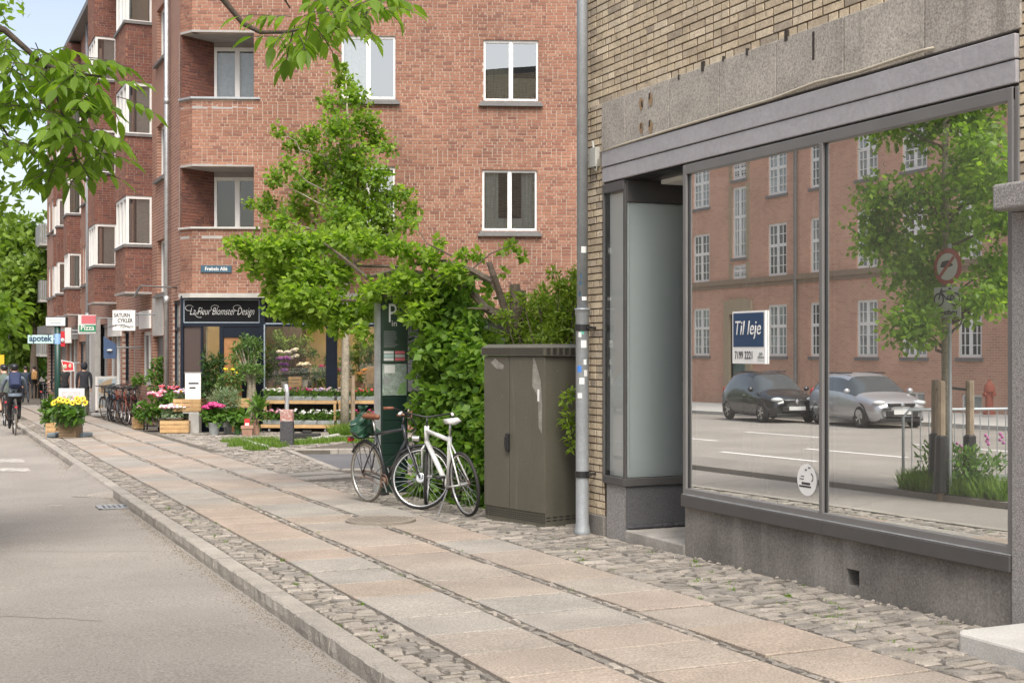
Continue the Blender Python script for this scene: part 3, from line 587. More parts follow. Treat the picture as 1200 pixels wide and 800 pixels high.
mb = MB(); mb.box((WL + .01, -.05, .505), (WM + .03, .05, .60), 0, 0, FS); mb.build('sill_board', M['framed'], shop, bevel=.005)
mb = MB(); mb.box((WM + .035, -.05, .505), (WR, .05, .60), 0, 0, FS); mb.build('sill_board', M['framed'], shop, bevel=.005)
mb = MB(); mb.box((WL + .01, -.04, .603), (WR - .002, .0, .609), 0, 0, FS); mb.build('sill_lip', M['galvd'], shop)
for a, b in ((WL + .045, WM - .02), (WM + .016, WR - .036)):
    mb = MB(); mb.poly([FS(a, .008, .65), FS(b, .008, .65), FS(b, .008, 3.26), FS(a, .008, 3.26)]); mb.build('pane', GLASS, shop)
# plinth with its vent, and the recess
vent = (FS.hit(992, 665)[0], FS.hit(1007, 665)[0], .185, .30)
mb = MB()
for a, b, c, e in wallrects(WL, WR, -.1, .505, [vent]): mb.poly([FS(a, 0, c), FS(b, 0, c), FS(b, 0, e), FS(a, 0, e)])
mb.poly([FS(WL, 0, -.1), FS(WL, 0, .505), FS(WL, .3, .505), FS(WL, .3, -.1)]); mb.poly([FS(WL, 0, .505), FS(WR, 0, .505), FS(WR, .3, .505), FS(WL, .3, .505)])
a, b, c, e = vent; mb.poly([FS(a, 0, c), FS(a, 0, e), FS(a, .12, e), FS(a, .12, c)]); mb.poly([FS(b, 0, c), FS(b, .12, c), FS(b, .12, e), FS(b, 0, e)]); mb.poly([FS(a, 0, e), FS(b, 0, e), FS(b, .12, e), FS(a, .12, e)]); mb.poly([FS(a, 0, c), FS(a, .12, c), FS(b, .12, c), FS(b, 0, c)])
mb.build('plinth', M['render'], shop)
mb = MB(); mb.poly([FS(a, .121, c), FS(b, .121, c), FS(b, .121, e), FS(a, .121, e)]); mb.build('vent_grille', M['black'], shop)
mb = MB()
for i in range(40):
    u = random.uniform(WL, WR); y = -u; q = random.uniform(.008, .024); mb.ball(tuple(FS(u, -.005, zg(y) - .01)), q, 6, 4, 0, random.random(), (1.4, 1, .7))
mb.build('plinth_crumbs', M['cobble'], shop, kind='stuff')
mb = MB(); zf = zg(10) + .085
mb.prism([tuple(FS(u, d, 0))[:2] for u, d in ((RL, -.01), (WL - .002, -.01), (WL - .002, 1.3), (RL, 1.3))], -.1, zf); mb.build('threshold', M['step'], shop, bevel=.012)
mb = MB(); mb.box((RL - .36, -.001, -.1), (RL - .002, .05, .565), 0, 0, FS); mb.build('side_plinth', M['granitep'], shop, bevel=.004)
FR = Fr(FS(RL, 0, 0), (1, 0))               # the return pane of the recess, facing up the street
mb = MB(); mb.box((.0, .0, -.05), (1.3, .05, .565), 0, 0, FR); mb.build('return_plinth', M['granited'], shop)
mb = MB()
for i in range(16): mb.ball((SX + .08 + i * .05 + random.uniform(-.02, .02), 10.44, zf + .02), random.uniform(.02, .05), 6, 4, 0, random.random(), (1.5, .6, .6))
mb.build('leaf_litter', flat('dark_litter', (.05, .05, .055), .9), shop, kind='stuff')
df = MB(); df.box((-.03, -.02, .57), (1.3, .045, .64), 0, 0, FR); df.box((-.012, -.01, .64), (.012, .03, 3.30), 0, 0, FR); df.box((.012, -.01, 3.14), (1.3, .04, 3.335), 0, 0, FR)
df.box((RL - .40, -.025, .57), (RL - .032, .05, .64), 0, 0, FS); df.box((RL - .41, -.02, .64), (RL - .388, .05, 3.335), 0, 0, FS); df.box((RL - .388, -.02, 3.25), (RL - .01, .05, 3.335), 0, 0, FS); df.build('corner_frame', M['framed'], shop, bevel=.004)
mb = MB(); mb.poly([FR(.012, .01, .64), FR(1.3, .01, .64), FR(1.3, .01, 3.14), FR(.012, .01, 3.14)]); mb.build('return_pane', GL2, shop)
mb = MB(); mb.poly([FS(RL - .388, .0, .64), FS(RL - .01, .0, .64), FS(RL - .01, .0, 3.25), FS(RL - .388, .0, 3.25)]); mb.build('side_pane', GL2, shop)
mb = MB(); q = [FR(.014, .03, .645), FR(1.28, .03, .645), FR(1.28, .03, 3.135), FR(.014, .03, 3.135)]; mb.poly(q); mb.build('backing_panel', M['milk'], shop); mb = MB(); mb.box((RL - .40, .06, .60), (RL - .37, 1.3, 3.3), 0, 0, FS); mb.box((RL - .37, 1.27, .60), (RL - .03, 1.3, 3.3), 0, 0, FS); mb.box((RL - .37, .06, .58), (RL - .04, 1.27, .60), 0, 0, FS); mb.box((RL - .37, .06, 3.25), (RL - .04, 1.27, 3.28), 0, 0, FS); mb.poly([FS(RL - .386, .05, .61), FS(RL - .016, .05, .61), FS(RL - .016, .05, 3.24), FS(RL - .386, .05, 3.24)]); mb.build('display_box', M['boxwhite'], shop)  # white sheet close behind the side pane is added to brighten it
mb = MB(); mb.box((RL, .0, 3.338), (WL, 1.3, 3.345), 0, 0, FS); mb.build('recess_ceiling', M['framed'], shop)
mb = MB(); mb.box((RL, 1.25, zf), (WL, 1.3, zf + .25), 0, 0, FS); mb.box((RL, 1.25, zf + .25), (RL + .1, 1.3, 3.335), 0, 0, FS); mb.box((WL - .1, 1.25, zf + .25), (WL, 1.3, 3.335), 0, 0, FS); mb.box((RL + .1, 1.25, 2.3), (WL - .1, 1.3, 2.4), 0, 0, FS); dr_ = mb.build('door', M['framed'], shop); mb = MB(); mb.poly([FS(RL + .1, 1.27, zf + .25), FS(WL - .1, 1.27, zf + .25), FS(WL - .1, 1.27, 3.33), FS(RL + .1, 1.27, 3.33)]); mb.build('pane', GL2, dr_)  # unseen door, glazed so that room light gets into the recess
mb = MB(); mb.box((WL - .0, .082, .606), (WL + .03, 1.25, .70), 0, 0, FS); mb.box((WL - .0, .082, 3.25), (WL + .03, 1.25, 3.33), 0, 0, FS); mb.box((WL - .0, 1.2, .70), (WL + .03, 1.25, 3.25), 0, 0, FS); mb.build('recess_jamb', M['frame'], shop); mb = MB(); mb.poly([FS(WL + .01, .08, .70), FS(WL + .01, 1.2, .70), FS(WL + .01, 1.2, 3.25), FS(WL + .01, .08, 3.25)]); mb.build('recess_pane', GL2, shop); mb = MB(); mb.box((WL + .0, .302, -.05), (WL + .04, 1.25, .604), 0, 0, FS); mb.build('recess_plinth', M['granitep'], shop)  # unseen jamb, made a glass pane to pass room light into the recess
# right-hand granite pier and corbel stone, and the entrance step
mb = MB(); mb.box((-5.817, -.035, 0), (-4.7, .3, 2.598), 0, 0, FS); mb.build('granite_pier', M['granitep'], shop, bevel=.006)
mb = MB(); mb.box((-5.80, -.20, 2.60), (-4.2, .3, 2.75), 0, 0, FS); mb.build('corbel_stone', M['granitep'], shop, bevel=.015)
mb = MB(); mb.prism([(5.20, 3.6), (5.845, 3.6), (5.845, 5.64), (5.26, 5.64), (5.20, 5.58)], 0, lambda x, y: zg(5) + .095); mb.build('entrance_step', M['pale'], shop, bevel=.015)
# the empty room behind the glass
mb = MB(); mb.box((RL + .06, 3.6, .0), (-4.75, 3.7, 3.36), 0, 0, FS); mb.box((-4.75, .1, 0), (-4.7, 3.6, 3.36), 0, 0, FS); mb.box((RL + .05, 1.31, .0), (RL + .1, 3.6, 3.36), 0, 0, FS); mb.box((RL + .1, .31, 3.30), (-4.75, 3.6, 3.36), 0, 0, FS); mb.build('room_wall', M['roomw'], shop)
mb = MB(); mb.box((WL + .04, .085, .40), (-4.76, 3.6, .50), 0, 0, FS); mb.build('room_floor', M['floorw'], shop)
c0 = onx(982, 400, SX + .5); c1 = onx(997, 400, SX + .5); mb = MB(); mb.box((-c0.y, .5, .505), (-c1.y, .7, 3.29), 0, 0, FS); mb.build('column', M['white'], shop)
c0 = onx(893, 400, SX + .4); mb = MB(); mb.box((-c0.y - .012, .4, .61), (-c0.y + .03, .44, 3.29), 0, 0, FS); mb.build('display_post', M['white'], shop)
mb = MB(); c0 = onx(846, 570, SX + .3); c1 = onx(915, 590, SX + .3); mb.box((-c0.y, .3, .505), (-c1.y, .8, .60), 0, 0, FS); mb.build('display_plinth', M['white'], shop)
# ---- things fixed to the shop
u0, zT = FS.hit(861, 367, .0); u1_, zB = FS.hit(899, 427, .0); u0 = -8.735; u1_ = -8.295
lt = thing('letting_sign', 'navy and white letting sign reading Til leje stuck on the empty shop window', 'sign', FS(-8.5, 0, 1.9))
mb = MB(); mb.box((u0, -.010, 1.695), (u1_, .006, 2.10), 0, 0, FS); mb.build('board', M['txtw'], lt)
mb = MB(); mb.poly([FS(u0 + .016, -.013, 1.825), FS(u1_ - .016, -.013, 1.825), FS(u1_ - .016, -.013, 2.085), FS(u0 + .016, -.013, 2.085)]); mb.build('printed_panel', M['txtn'], lt)
text('lettering', 'Til leje', .155, M['txtw'], lt, FS.m((u0 + u1_) / 2 - .01, -.016, 1.965), .2, .78, space=1.06)
text('phone_number', '7199 2221', .085, M['txtk'], lt, FS.m(u0 + .16, -.013, 1.758), 0, .62, space=1.1)
text('small_print', 'cph', .035, M['txtg'], lt, FS.m(u1_ - .055, -.013, 1.775)); text('small_print', 'citurn', .035, M['txtg'], lt, FS.m(u1_ - .055, -.013, 1.748)); mb = MB(); mb.poly([FS(u1_ - .1, -.013, 1.717), FS(u1_ - .015, -.013, 1.717), FS(u1_ - .015, -.013, 1.720), FS(u1_ - .1, -.013, 1.720)]); mb.build('print_rule', M['txtg'], lt)
us_, zs_ = FS.hit(945, 562, .0); st = thing('window_sticker', 'worn round white sticker low in the corner of the shop window', 'sticker', FS(us_, 0, zs_)); R = .115
mb = MB(); ang = [2 * PI * i / 40 for i in range(40)]; mb.poly([FS(us_ + R * (1 + .03 * math.sin(9 * a + 1) * (math.sin(a) > .4)) * math.cos(a), .0045, zs_ + R * math.sin(a)) for a in ang]); mb.build('disc', M['txtw'], st)
mb = MB()
for (a, b, w, h) in ((-.02, -.055, .14, .012), (-.01, -.035, .10, .016), (-.06, .0, .05, .006), (-.05, .02, .04, .006), (.03, .085, .03, .008), (-.01, .065, .02, .012)): mb.poly([FS(us_ + a - w / 2, .0025, zs_ + b), FS(us_ + a + w / 2, .0025, zs_ + b), FS(us_ + a + w / 2, .0025, zs_ + b + h), FS(us_ + a - w / 2, .0025, zs_ + b + h)])
for i in range(9): a = -1.2 + i * .3; mb.poly([FS(us_ + .045 + .032 * math.cos(t) * k, .0025, zs_ + .02 + .034 * math.sin(t) * k) for t, k in ((a, 1), (a + .22, 1), (a + .22, .7), (a, .7))])
mb.build('worn_print', M['txtk'], st)
# drainpipe
pb = G(680, 628); px_, py_ = SX - .13, pb.y + .32; py_ = 11.06
dp = thing('drainpipe', 'thick galvanised drainpipe with stickers at the corner of the yellow brick shop', 'drainpipe', (px_, py_, zg(py_)))
zj = onx(681, 362, px_).z
mb = MB(); mb.lathe([(.052, zj - .02), (.052, 8.6)], 16, (px_, py_, 0)); mb.build('upper_pipe', M['galv'], dp, smooth=True)
mb = MB(); mb.lathe([(.085, zg(py_) - .03), (.075, zg(py_) + .03), (.062, zg(py_) + .10), (.062, zj - .06), (.070, zj - .05), (.070, zj - .012), (.075, zj - .010), (.075, zj + .005), (.055, zj + .006)], 16, (px_, py_, 0)); lp = mb.build('lower_pipe', M['galv'], dp, smooth=True)
for py in (384, 555): 
    z = onx(681, py, px_).z; mb = MB(); mb.lathe([(.066, z - .03), (.071, z - .03), (.071, z + .03), (.066, z + .03)], 16, (px_, py_, 0)); mb.tube([(px_ + .06, py_ - .02, z), (SX + .02, py_ - .02, z)], .014, 6); mb.tube([(px_ + .02, py_ - .085, z), (px_ + .06, py_ - .06, z)], .016, 6); mb.build('bracket', M['black'], dp, smooth=False)
def sticker(parent, px, py, w, h, mat, r=.0635, off=0):
    z = onx(px, py, px_).z; mb = MB(); c = -1.965 + off; n = 5
    mb.add([(px_ + r * math.cos(c + (i / n - .5) * w / r), py_ + r * math.sin(c + (i / n - .5) * w / r), z + k * h / 2) for k in (-1, 1) for i in range(n + 1)], [(i, i + 1, n + 2 + i, n + 1 + i) for i in range(n)]); return mb.build('pipe_sticker', mat, parent)
for py, w, h, mt, o in ((403, .055, .07, 'txtw', .15), (424, .03, .05, 'txtw', .35), (432, .04, .06, 'sblue', -.55), (437, .035, .06, 'whited', .45), (446, .05, .06, 'txtw', -.15), (463, .045, .05, 'txtw', -.5), (392, .03, .05, 'txtw', -.45), (389, .035, .04, 'steal', -.1)): sticker(lp, 681, py, w, h, M[mt], .0632, o)
for py, w, h, mt, o in ((293, .05, .06, 'whited', .2), (350, .05, .035, 'txtw', .3), (345, .02, .05, 'enamel', -.6), (332, .03, .035, 'enamel', -.4), (324, .02, .05, 'enamel', -.3)): sticker(dp, 682, py, w, h, M[mt], .0532, o)
# ================================================================ THE RED BRICK CORNER BUILDING
EV = (.9313, -.3634); FF = Fr((6.31, 33.36, 0), EV)
CX, CY = 6.1, 33.8; FL = Fr((CX, CY, 0), (0, -1)); FC = Fr((CX, CY, 0), (6.31 - CX, 33.36 - CY))
bld = thing('apartment_building', 'red brick corner apartment block with loggias, bay windows and shops at street level', 'building', (8, 36, 0))
H = FF.hit
uE = H(705, 100)[0]; ZS = H(300, 346)[1]; ZT = 10.9; EAVE = 14.2
def wz(px0, px1, py0, py1): return (H(px0, 1)[0], H(px1, 1)[0], H((px0 + px1) / 2, py1)[1], H((px0 + px1) / 2, py0)[1])
wins = [wz(566.5, 631, 47, 119), wz(565, 629.5, 198.5, 271), wz(400, 463.5, 42, 116.5), wz(400, 463, 195, 270)]
logs = [wz(217, 297.5, 195, 268), wz(217, 297.5, 38, 116)]; logs = [(-.02, l[1], l[2], l[3]) for l in logs]
shopu = H(443, 400)[0]
allh = wins + logs
arr = courses(0, uE, ZS + .06, ZT, allh, .25, .080, .016) + courses(shopu + .02, uE, -.2, ZS + .05, [(shopu + .6, shopu + 7, .3, 2.6)], .25, .080, .016)
def vk(a):
    p = FF((a[0] + a[1]) / 2, 0, (a[3] + a[4]) / 2); X = p.x * CS - p.y * SN; Z = dep(p); px = 600 + FOC * X / Z; py = 410 - FOC * (p.z - EYE) / Z
    ok = 225 < px < 684 and py > 2 and (py < 300 or px < 265) and not (300 < px < 490 and 70 < py < 300)
    return (0 if ok else 1000) - (a[1] - a[0]) * 10 + abs(px - 500) * .002
lay_bricks(FF, arr, M['rbrick'], bld, 300, key=vk, jitter=.0015)
arrc = courses(-.49 + .002, -.002, ZS + .06, ZT, [(-1, 1, l[2], l[3]) for l in logs], .25, .080, .016)
FC2 = Fr(FC(.4875, 0, 0), FC.u); boxes_np('brick_courses', arrc, FC2, M['rbrick'], bld, .0015, kind='stuff')
mb = MB()
for a, b, c, e in wallrects(0.0, uE, ZS + .05, ZT, allh): mb.box((a, .007, c), (b, .20, e), 0, 0, FF)
for a, b, c, e in wallrects(0.0, .4875, ZS + .05, ZT, [(-1, 1, l[2], l[3]) for l in logs]): mb.box((a, .007, c), (b, .20, e), 0, 0, FC)
for a, b, c, e in wallrects(shopu + .02, uE, -.3, ZS + .05, [(shopu + .6, shopu + 7, .3, 2.6)]): mb.box((a, .007, c), (b, .2, e), 0, 0, FF)
mb.build('mortar_wall', M['rmortar'], bld)
mb = MB(); mb.box((-.0, .0, ZT), (uE + 6, .3, EAVE), 0, 0, FF); mb.box((uE, .014, -.3), (uE + 6, .3, ZT), 0, 0, FF); mb.build('upper_wall', mk_brickwall('red_brick_front', RED[:5], (.46, .37, .31), 'x'), bld)
mb = MB(); mb.box((shopu + .6, .2, .3), (shopu + 7, .26, 2.6), 0, 0, FF); mb.build('dark_shop_window', M['wing'], bld)
def casement(fr, u0, u1, z0, z1, parent, d=.05, leaves=2, fw=.055, curtain=None, sill=True, room=True, glass=None, bar=None, frm='white', sillm='lead'):
    mb = MB(); e = .004
    mb.box((u0 + e, d, z0 + e), (u1 - e, d + .07, z0 + fw), 0, 0, fr); mb.box((u0 + e, d, z1 - fw), (u1 - e, d + .07, z1 - e), 0, 0, fr); mb.box((u0 + e, d - .001, z0 + fw), (u0 + fw, d + .069, z1 - fw), 0, 0, fr); mb.box((u1 - fw, d - .001, z0 + fw), (u1 - e, d + .069, z1 - fw), 0, 0, fr)
    w = (u1 - u0) / leaves
    for k in range(1, leaves): mb.box((u0 + k * w - fw * .6, d - .012, z0 + fw - .002), (u0 + k * w + fw * .6, d + .068, z1 - fw + .002), 0, 0, fr)
    if bar: zb_ = z0 + (z1 - z0) * bar; mb.box((u0 + fw, d - .006, zb_ - fw * .5), (u1 - fw, d + .067, zb_ + fw * .5), 0, 0, fr)
    f = mb.build('window_frame', M[frm], parent)
    for k in range(leaves):
        a, b = u0 + k * w + fw * .6, u0 + (k + 1) * w - fw * .6; ob = MB()
        for q in (0,): ob.poly([fr(a, d + .04, z0 + fw), fr(b, d + .04, z0 + fw), fr(b, d + .04, z1 - fw), fr(a, d + .04, z1 - fw)])
        ob.build('pane', glass or GLW, f)
        s = MB(); t = .02; s.box((a - .001, d + .005, z0 + fw - .001), (a + t, d + .05, z1 - fw), 0, 0, fr); s.box((b - t, d + .005, z0 + fw - .001), (b + .001, d + .05, z1 - fw), 0, 0, fr); s.box((a + t, d + .006, z0 + fw), (b - t, d + .05, z0 + fw + t), 0, 0, fr); s.box((a + t, d + .006, z1 - fw - t), (b - t, d + .05, z1 - fw), 0, 0, fr); s.build('sash', M[frm], f)
    if curtain:
        s = MB(); 
        for a, b, zt_, mt in curtain:
            n = 14
            for i in range(n):
                p, q = u0 + (u1 - u0) * (a + (b - a) * i / n), u0 + (u1 - u0) * (a + (b - a) * (i + 1) / n); da, db = d + .14 + .02 * math.sin(i * 1.7), d + .14 + .02 * math.sin((i + 1) * 1.7)
                s.poly([fr(p, da, z0 + .02), fr(q, db, z0 + .02), fr(q, db, z0 + (z1 - z0) * zt_), fr(p, da, z0 + (z1 - z0) * zt_)])
        s.build('curtain', M[curtain[0][3]], f)
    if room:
        s = MB(); s.poly([fr(u0, d + .5, z0), fr(u1, d + .5, z0), fr(u1, d + .5, z1), fr(u0, d + .5, z1)]); s.poly([fr(u0, d + .07, z0), fr(u0, d + .5, z0), fr(u0, d + .5, z1), fr(u0, d + .07, z1)]); s.poly([fr(u1, d + .07, z0), fr(u1, d + .07, z1), fr(u1, d + .5, z1), fr(u1, d + .5, z0)]); s.poly([fr(u0, d + .07, z1), fr(u0, d + .5, z1), fr(u1, d + .5, z1), fr(u1, d + .07, z1)]); s.poly([fr(u0, d + .07, z0), fr(u1, d + .07, z0), fr(u1, d + .5, z0), fr(u0, d + .5, z0)]); s.build('room_backing', M['dark'], f)  # near-black backing box: darkness of the unlit room put into its colour
    if sill:
        s = MB(); s.box((u0 - .11, -.10, z0 - .13), (u1 + .11, .06, z0 - .06), 0, 0, fr); s.box((u0 - .06, -.05, z0 - .06), (u1 + .06, d, z0 - .005), 0, 0, fr); s.build('sill', M[sillm], f)
    return f
flat('curtain_white', (.72, .72, .69), .9); flat('curtain_cream', (.50, .46, .36), .9); flat('blind', (.30, .32, .34), .8); flat('pot_shelf', (.45, .40, .33), .8)
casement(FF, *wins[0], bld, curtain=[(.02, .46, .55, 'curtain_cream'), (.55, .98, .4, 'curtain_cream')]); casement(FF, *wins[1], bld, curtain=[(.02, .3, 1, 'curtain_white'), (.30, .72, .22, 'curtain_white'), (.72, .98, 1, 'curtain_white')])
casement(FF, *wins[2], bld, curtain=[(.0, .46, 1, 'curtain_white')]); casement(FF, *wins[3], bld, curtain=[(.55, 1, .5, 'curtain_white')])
# loggias at the corner
for k, (a, b, c, e) in enumerate(logs):
    D = 1.15; pxw = 251; ua = H(251, 230, 0)[0]; ul = FF.hit(251, 230, D)[0]; ur = b
    P0 = FC(.02, .02, 0); P1 = FF(ul, D, 0); Lw = math.hypot(P1.x - P0.x, P1.y - P0.y); FW = Fr((P0.x, P0.y, 0), (P1.x - P0.x, P1.y - P0.y))
    boxes_np('loggia_bricks', courses(0, Lw, c - .02, e + .04, [], .25, .080, .016), FW, M['shade_brick'], bld, .0015, kind='stuff')  # loggia recess darkened with the shaded brick copy
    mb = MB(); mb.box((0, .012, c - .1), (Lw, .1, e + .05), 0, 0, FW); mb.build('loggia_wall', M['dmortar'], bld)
    mb = MB(); mb.box((ul - .02, D + .0, c - .1), (ur + .1, D + .15, c + .02), 0, 0, FF); mb.box((ul - .02, D + .0, e - .12), (ur + .1, D + .15, e + .1), 0, 0, FF); mb.box((ur - .0, .2, c - .1), (ur + .1, D + .15, e + .1), 0, 0, FF); mb.build('loggia_frame_wall', M['soffit'], bld)
    w = casement(FF, ul, ur + .02, c + .02, e - .12, bld, d=D - .02, leaves=2, fw=.075, sill=False, glass=GL2, curtain=[(.04, .96, 1, 'blind')] if k else None)
    slab = lambda z0, z1, o: [tuple(FF(u, d, 0))[:2] for u, d in ((-.0 - o, -o), (b + .02, -o if o > 0 else 0.0), (b + .02, D), (ul, D))] + [(FC(0 - o, -o, 0).x, FC(0 - o, -o, 0).y)]
    mb = MB(); mb.prism(slab(0, 0, 0), e + .001, e + .06); mb.build('loggia_ceiling', M['soffit'], bld)
    mb = MB(); mb.prism(slab(0, 0, 0), c - .25, c - .18); mb.build('loggia_floor', M['soffit'], bld)
    mb = MB(); mb.box((-.03, -.05, c - .005), (b + .16, .22, c + .045), 0, 0, FF); mb.box((-.03, -.052, c - .004), (.5, .22, c + .044), 0, 0, FC); mb.build('parapet_coping', M['galv'] if k else M['pale'], bld)
# ---- street front towards the avenue
YE = 70.6; pxy = lambda px, x=CX: onx(px, 400, x).y
zL = lambda px, py: onx(px, py, CX).z
lh = []
def Lw(px0, px1, py0, py1): return (-(pxy(px1) - CY) if False else CY - pxy(px0), CY - pxy(px1), zL((px0 + px1) / 2, py1), zL((px0 + px1) / 2, py0))
stair = []
ya, yb = pxy(193.5), pxy(184)
for zb_ in (3.35, 6.5, 9.7): stair.append((CY - yb, CY - ya, zb_, zb_ + 1.45))
small = []
for px0, px1 in ((98.5, 102), (96.6, 98.2), (60.5, 64.5), (56.5, 59)):
    for zb_ in (4.4, 7.6, 10.8): small.append((CY - pxy(px0), CY - pxy(px1), zb_, zb_ + 1.5))
gf = [(165, 177, 388, 452), (153.2, 158, 386, 448), (143.5, 151.5, 386, 450), (127.5, 141, 376, 455), (115, 125, 380, 470), (92, 104, 400, 470), (79, 90, 385, 470), (70, 77, 385, 465), (57, 66, 392, 460)]
gfh = [Lw(*g_) for g_ in gf]; door = Lw(179.5, 191.5, 394, 505); sideglass = Lw(202.5, 211, 352, 470)
backwall(FL, CY - YE, 0, -1.2, EAVE, stair + small + gfh + [door, sideglass], 0, .25, M['rwall'], bld, 'avenue_wall')
for s_ in stair: casement(FL, *s_, bld, d=.12, leaves=2, sill=True, glass=M['wing'], room=False)
for s_ in small: casement(FL, *s_, bld, d=.04, leaves=1, sill=True, glass=M['wing'], room=False)
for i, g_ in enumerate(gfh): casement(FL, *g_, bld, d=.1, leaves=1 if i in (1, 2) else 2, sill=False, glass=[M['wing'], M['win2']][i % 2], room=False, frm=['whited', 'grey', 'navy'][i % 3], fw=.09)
casement(FL, *sideglass, bld, d=.05, leaves=1, sill=False, glass=M['win2'], room=False, frm='navy', fw=.08, bar=.72)
mb = MB(); a, b, c, e = door; mb.box((a, .12, c), (b, .2, e), 0, 0, FL); mb.build('door', M['framed'], bld)
mb = MB(); mb.box((a - .02, -.02, e + .02), (b + .02, .03, zL(185, 347)), 0, 0, FL); mb.build('door_head_panel', M['pale'], bld)
def boardL(name, px0, px1, py0, py1, mat, o=.06):
    a, b, c, e = Lw(px0, px1, py0, py1); mb = MB(); mb.box((a, -o, c), (b, -.005, e), 0, 0, FL); return mb.build(name, M[mat], bld)
boardL('notice_board', 165, 177.5, 364, 385, 'white'); boardL('shop_fascia', 128, 143, 372, 394, 'white'); boardL('shop_fascia', 145, 164, 371, 383, 'whited'); boardL('pilaster', 113, 118, 374, 480, 'pale', .2); boardL('shop_fascia', 68, 92, 385, 398, 'grey', .3); boardL('awning_board', 56, 68, 382, 392, 'lead', .5)
mb = MB()
for i in range(34): z = zL(108, 482) + i * .085; mb.box((CY - pxy(105), -.03 - .012 * (i % 2), z), (CY - pxy(111.5), .0, z + .08), 0, 0, FL)
mb.build('slat_shutter', M['white'], bld)
# bay windows
def bay(px_r, px_f, px_s, zbot, wrows, ztop, detail=True):
    y1 = pxy(px_r); r = ray(px_f, 400); xf = r.x / r.y * y1; y2 = pxy(px_s, xf); Fb = Fr((xf, y1, 0), (1, 0)); Fs = Fr((xf, y2, 0), (0, -1)); wd = CX - xf; ln = y2 - y1
    bands = []; zs = [zbot] + [v for w in wrows for v in w] + [ztop]; arr = []; arr2 = []
    for i in range(0, len(zs), 2):
        bands.append((zs[i], zs[i + 1])); arr += courses(0, wd, zs[i], zs[i + 1], [], .25, .080, .016); arr2 += courses(0, ln, zs[i], zs[i + 1], [], .25, .080, .016)
    bw = None
    for z0, z1 in bands:
        mb = MB(); mb.box((.007, .007, z0), (wd, ln, z1), 0, 0, Fb); o = mb.build('bay_window' if bw is None else 'brick_band', M['dmortar'], bw or bld); bw = bw or o
    boxes_np('brick_courses', arr, Fb, M['shade_brick'], bw, .0015, kind='stuff'); boxes_np('brick_courses', arr2, Fs, M['rbrick'], bw, .0015, kind='stuff')  # bay front takes the shaded brick copy, street side the lit one
    s = MB(); s.box((-.02, -.02, zbot - .06), (wd, ln, zbot), 0, 0, Fb); s.build('bay_soffit', M['soffit'], bw)
    for z0, z1 in wrows:
        f = MB(); fw = .09; t = .03
        for fr, L_ in ((Fb, wd), (Fs, ln)):
            n = 1 if fr is Fb else 3
            f.box((t + .002, t, z0 + .05), (L_ - (0 if fr is Fb else t + .001), t + .07, z0 + fw), 0, 0, fr); f.box((t + .002, t, z1 - fw), (L_ - (0 if fr is Fb else t + .001), t + .07, z1), 0, 0, fr)
            for k in range(n + 1):
                u = k * L_ / n; u0 = max(t, u - fw * .6); u1 = min(L_ - (0 if fr is Fb else t), u + fw * .6); f.box((u0 + .003, t - .004, z0 + .05), (u1 - .003, t + .069, z1 - .002), 0, 0, fr)
        f.build('bay_frame', M['white'], bw)
        g_ = MB(); g_.poly([Fb(.08, .075, z0 + .06), Fb(wd, .075, z0 + .06), Fb(wd, .075, z1 - .05), Fb(.08, .075, z1 - .05)]); g_.poly([Fs(.05, .075, z0 + .06), Fs(ln - .08, .075, z0 + .06), Fs(ln - .08, .075, z1 - .05), Fs(.05, .075, z1 - .05)]); g_.build('pane', GLW, bw)
        c_ = MB(); k = random.choice((0, 1, 2)); q = [(.1, .55), (.1, .9), (.45, .95)][k]; c_.poly([Fb(wd * q[0], .16, z0 + .05), Fb(wd * q[1], .16, z0 + .05), Fb(wd * q[1], .16, z1), Fb(wd * q[0], .16, z1)])
        c_.poly([Fs(.1, .16, z0 + .05), Fs(ln - .2, .16, z0 + .05), Fs(ln - .2, .16, z1), Fs(.1, .16, z1)]); c_.build('curtain', M['curtain_white' if k != 1 else 'curtain_cream'], bw)
        b_ = MB(); b_.poly([Fb(.3, .6, z0), Fb(wd + .3, .6, z0), Fb(wd + .3, .6, z1), Fb(.3, .6, z1)]); b_.build('room_backing', flat('room_grey', (.24, .23, .21), .9), bw)  # grey backing sheet: brightness of the lit room put into its colour
        s = MB(); s.box((-.05, -.05, z0 - .03), (wd, .1, z0 + .05), 0, 0, Fb); s.box((-.0, -.049, z0 - .031), (ln - .1, .1, z0 + .049), 0, 0, Fs); s.build('bay_sill', M['lead'], bw)
    return bw
zb1 = lambda py, px, x: onx(px, py, x).z
def zrow(px_r, pairs): y1 = pxy(px_r); q = Vector((CX, y1, 0)); Z = dep(q); return [(EYE + (410 - b) * Z / FOC, EYE + (410 - a) * Z / FOC) for a, b in pairs]
bay(178, 147, 135, zrow(178, [(0, 342)])[0][0], zrow(178, [(230, 289), (98, 160), (-34, 29)]), EAVE - .1)
bay(136.5, 111, 103, zrow(136, [(0, 354)])[0][0], zrow(136, [(263, 313), (153, 205), (45, 97)]), EAVE - .1)
bay(95, 79, 74.5, zrow(95, [(0, 368)])[0][0], zrow(95, [(297, 338), (209, 252), (121, 166)]), EAVE - .1)
bay(78, 67.5, 65.5, zrow(78, [(0, 370)])[0][0], zrow(78, [(307, 345), (233, 266), (159, 193)]), EAVE - .1)
bay(66.5, 63.3, 62.3, zrow(66, [(0, 372)])[0][0], zrow(66, [(312, 348), (242, 276)]), EAVE - .1)
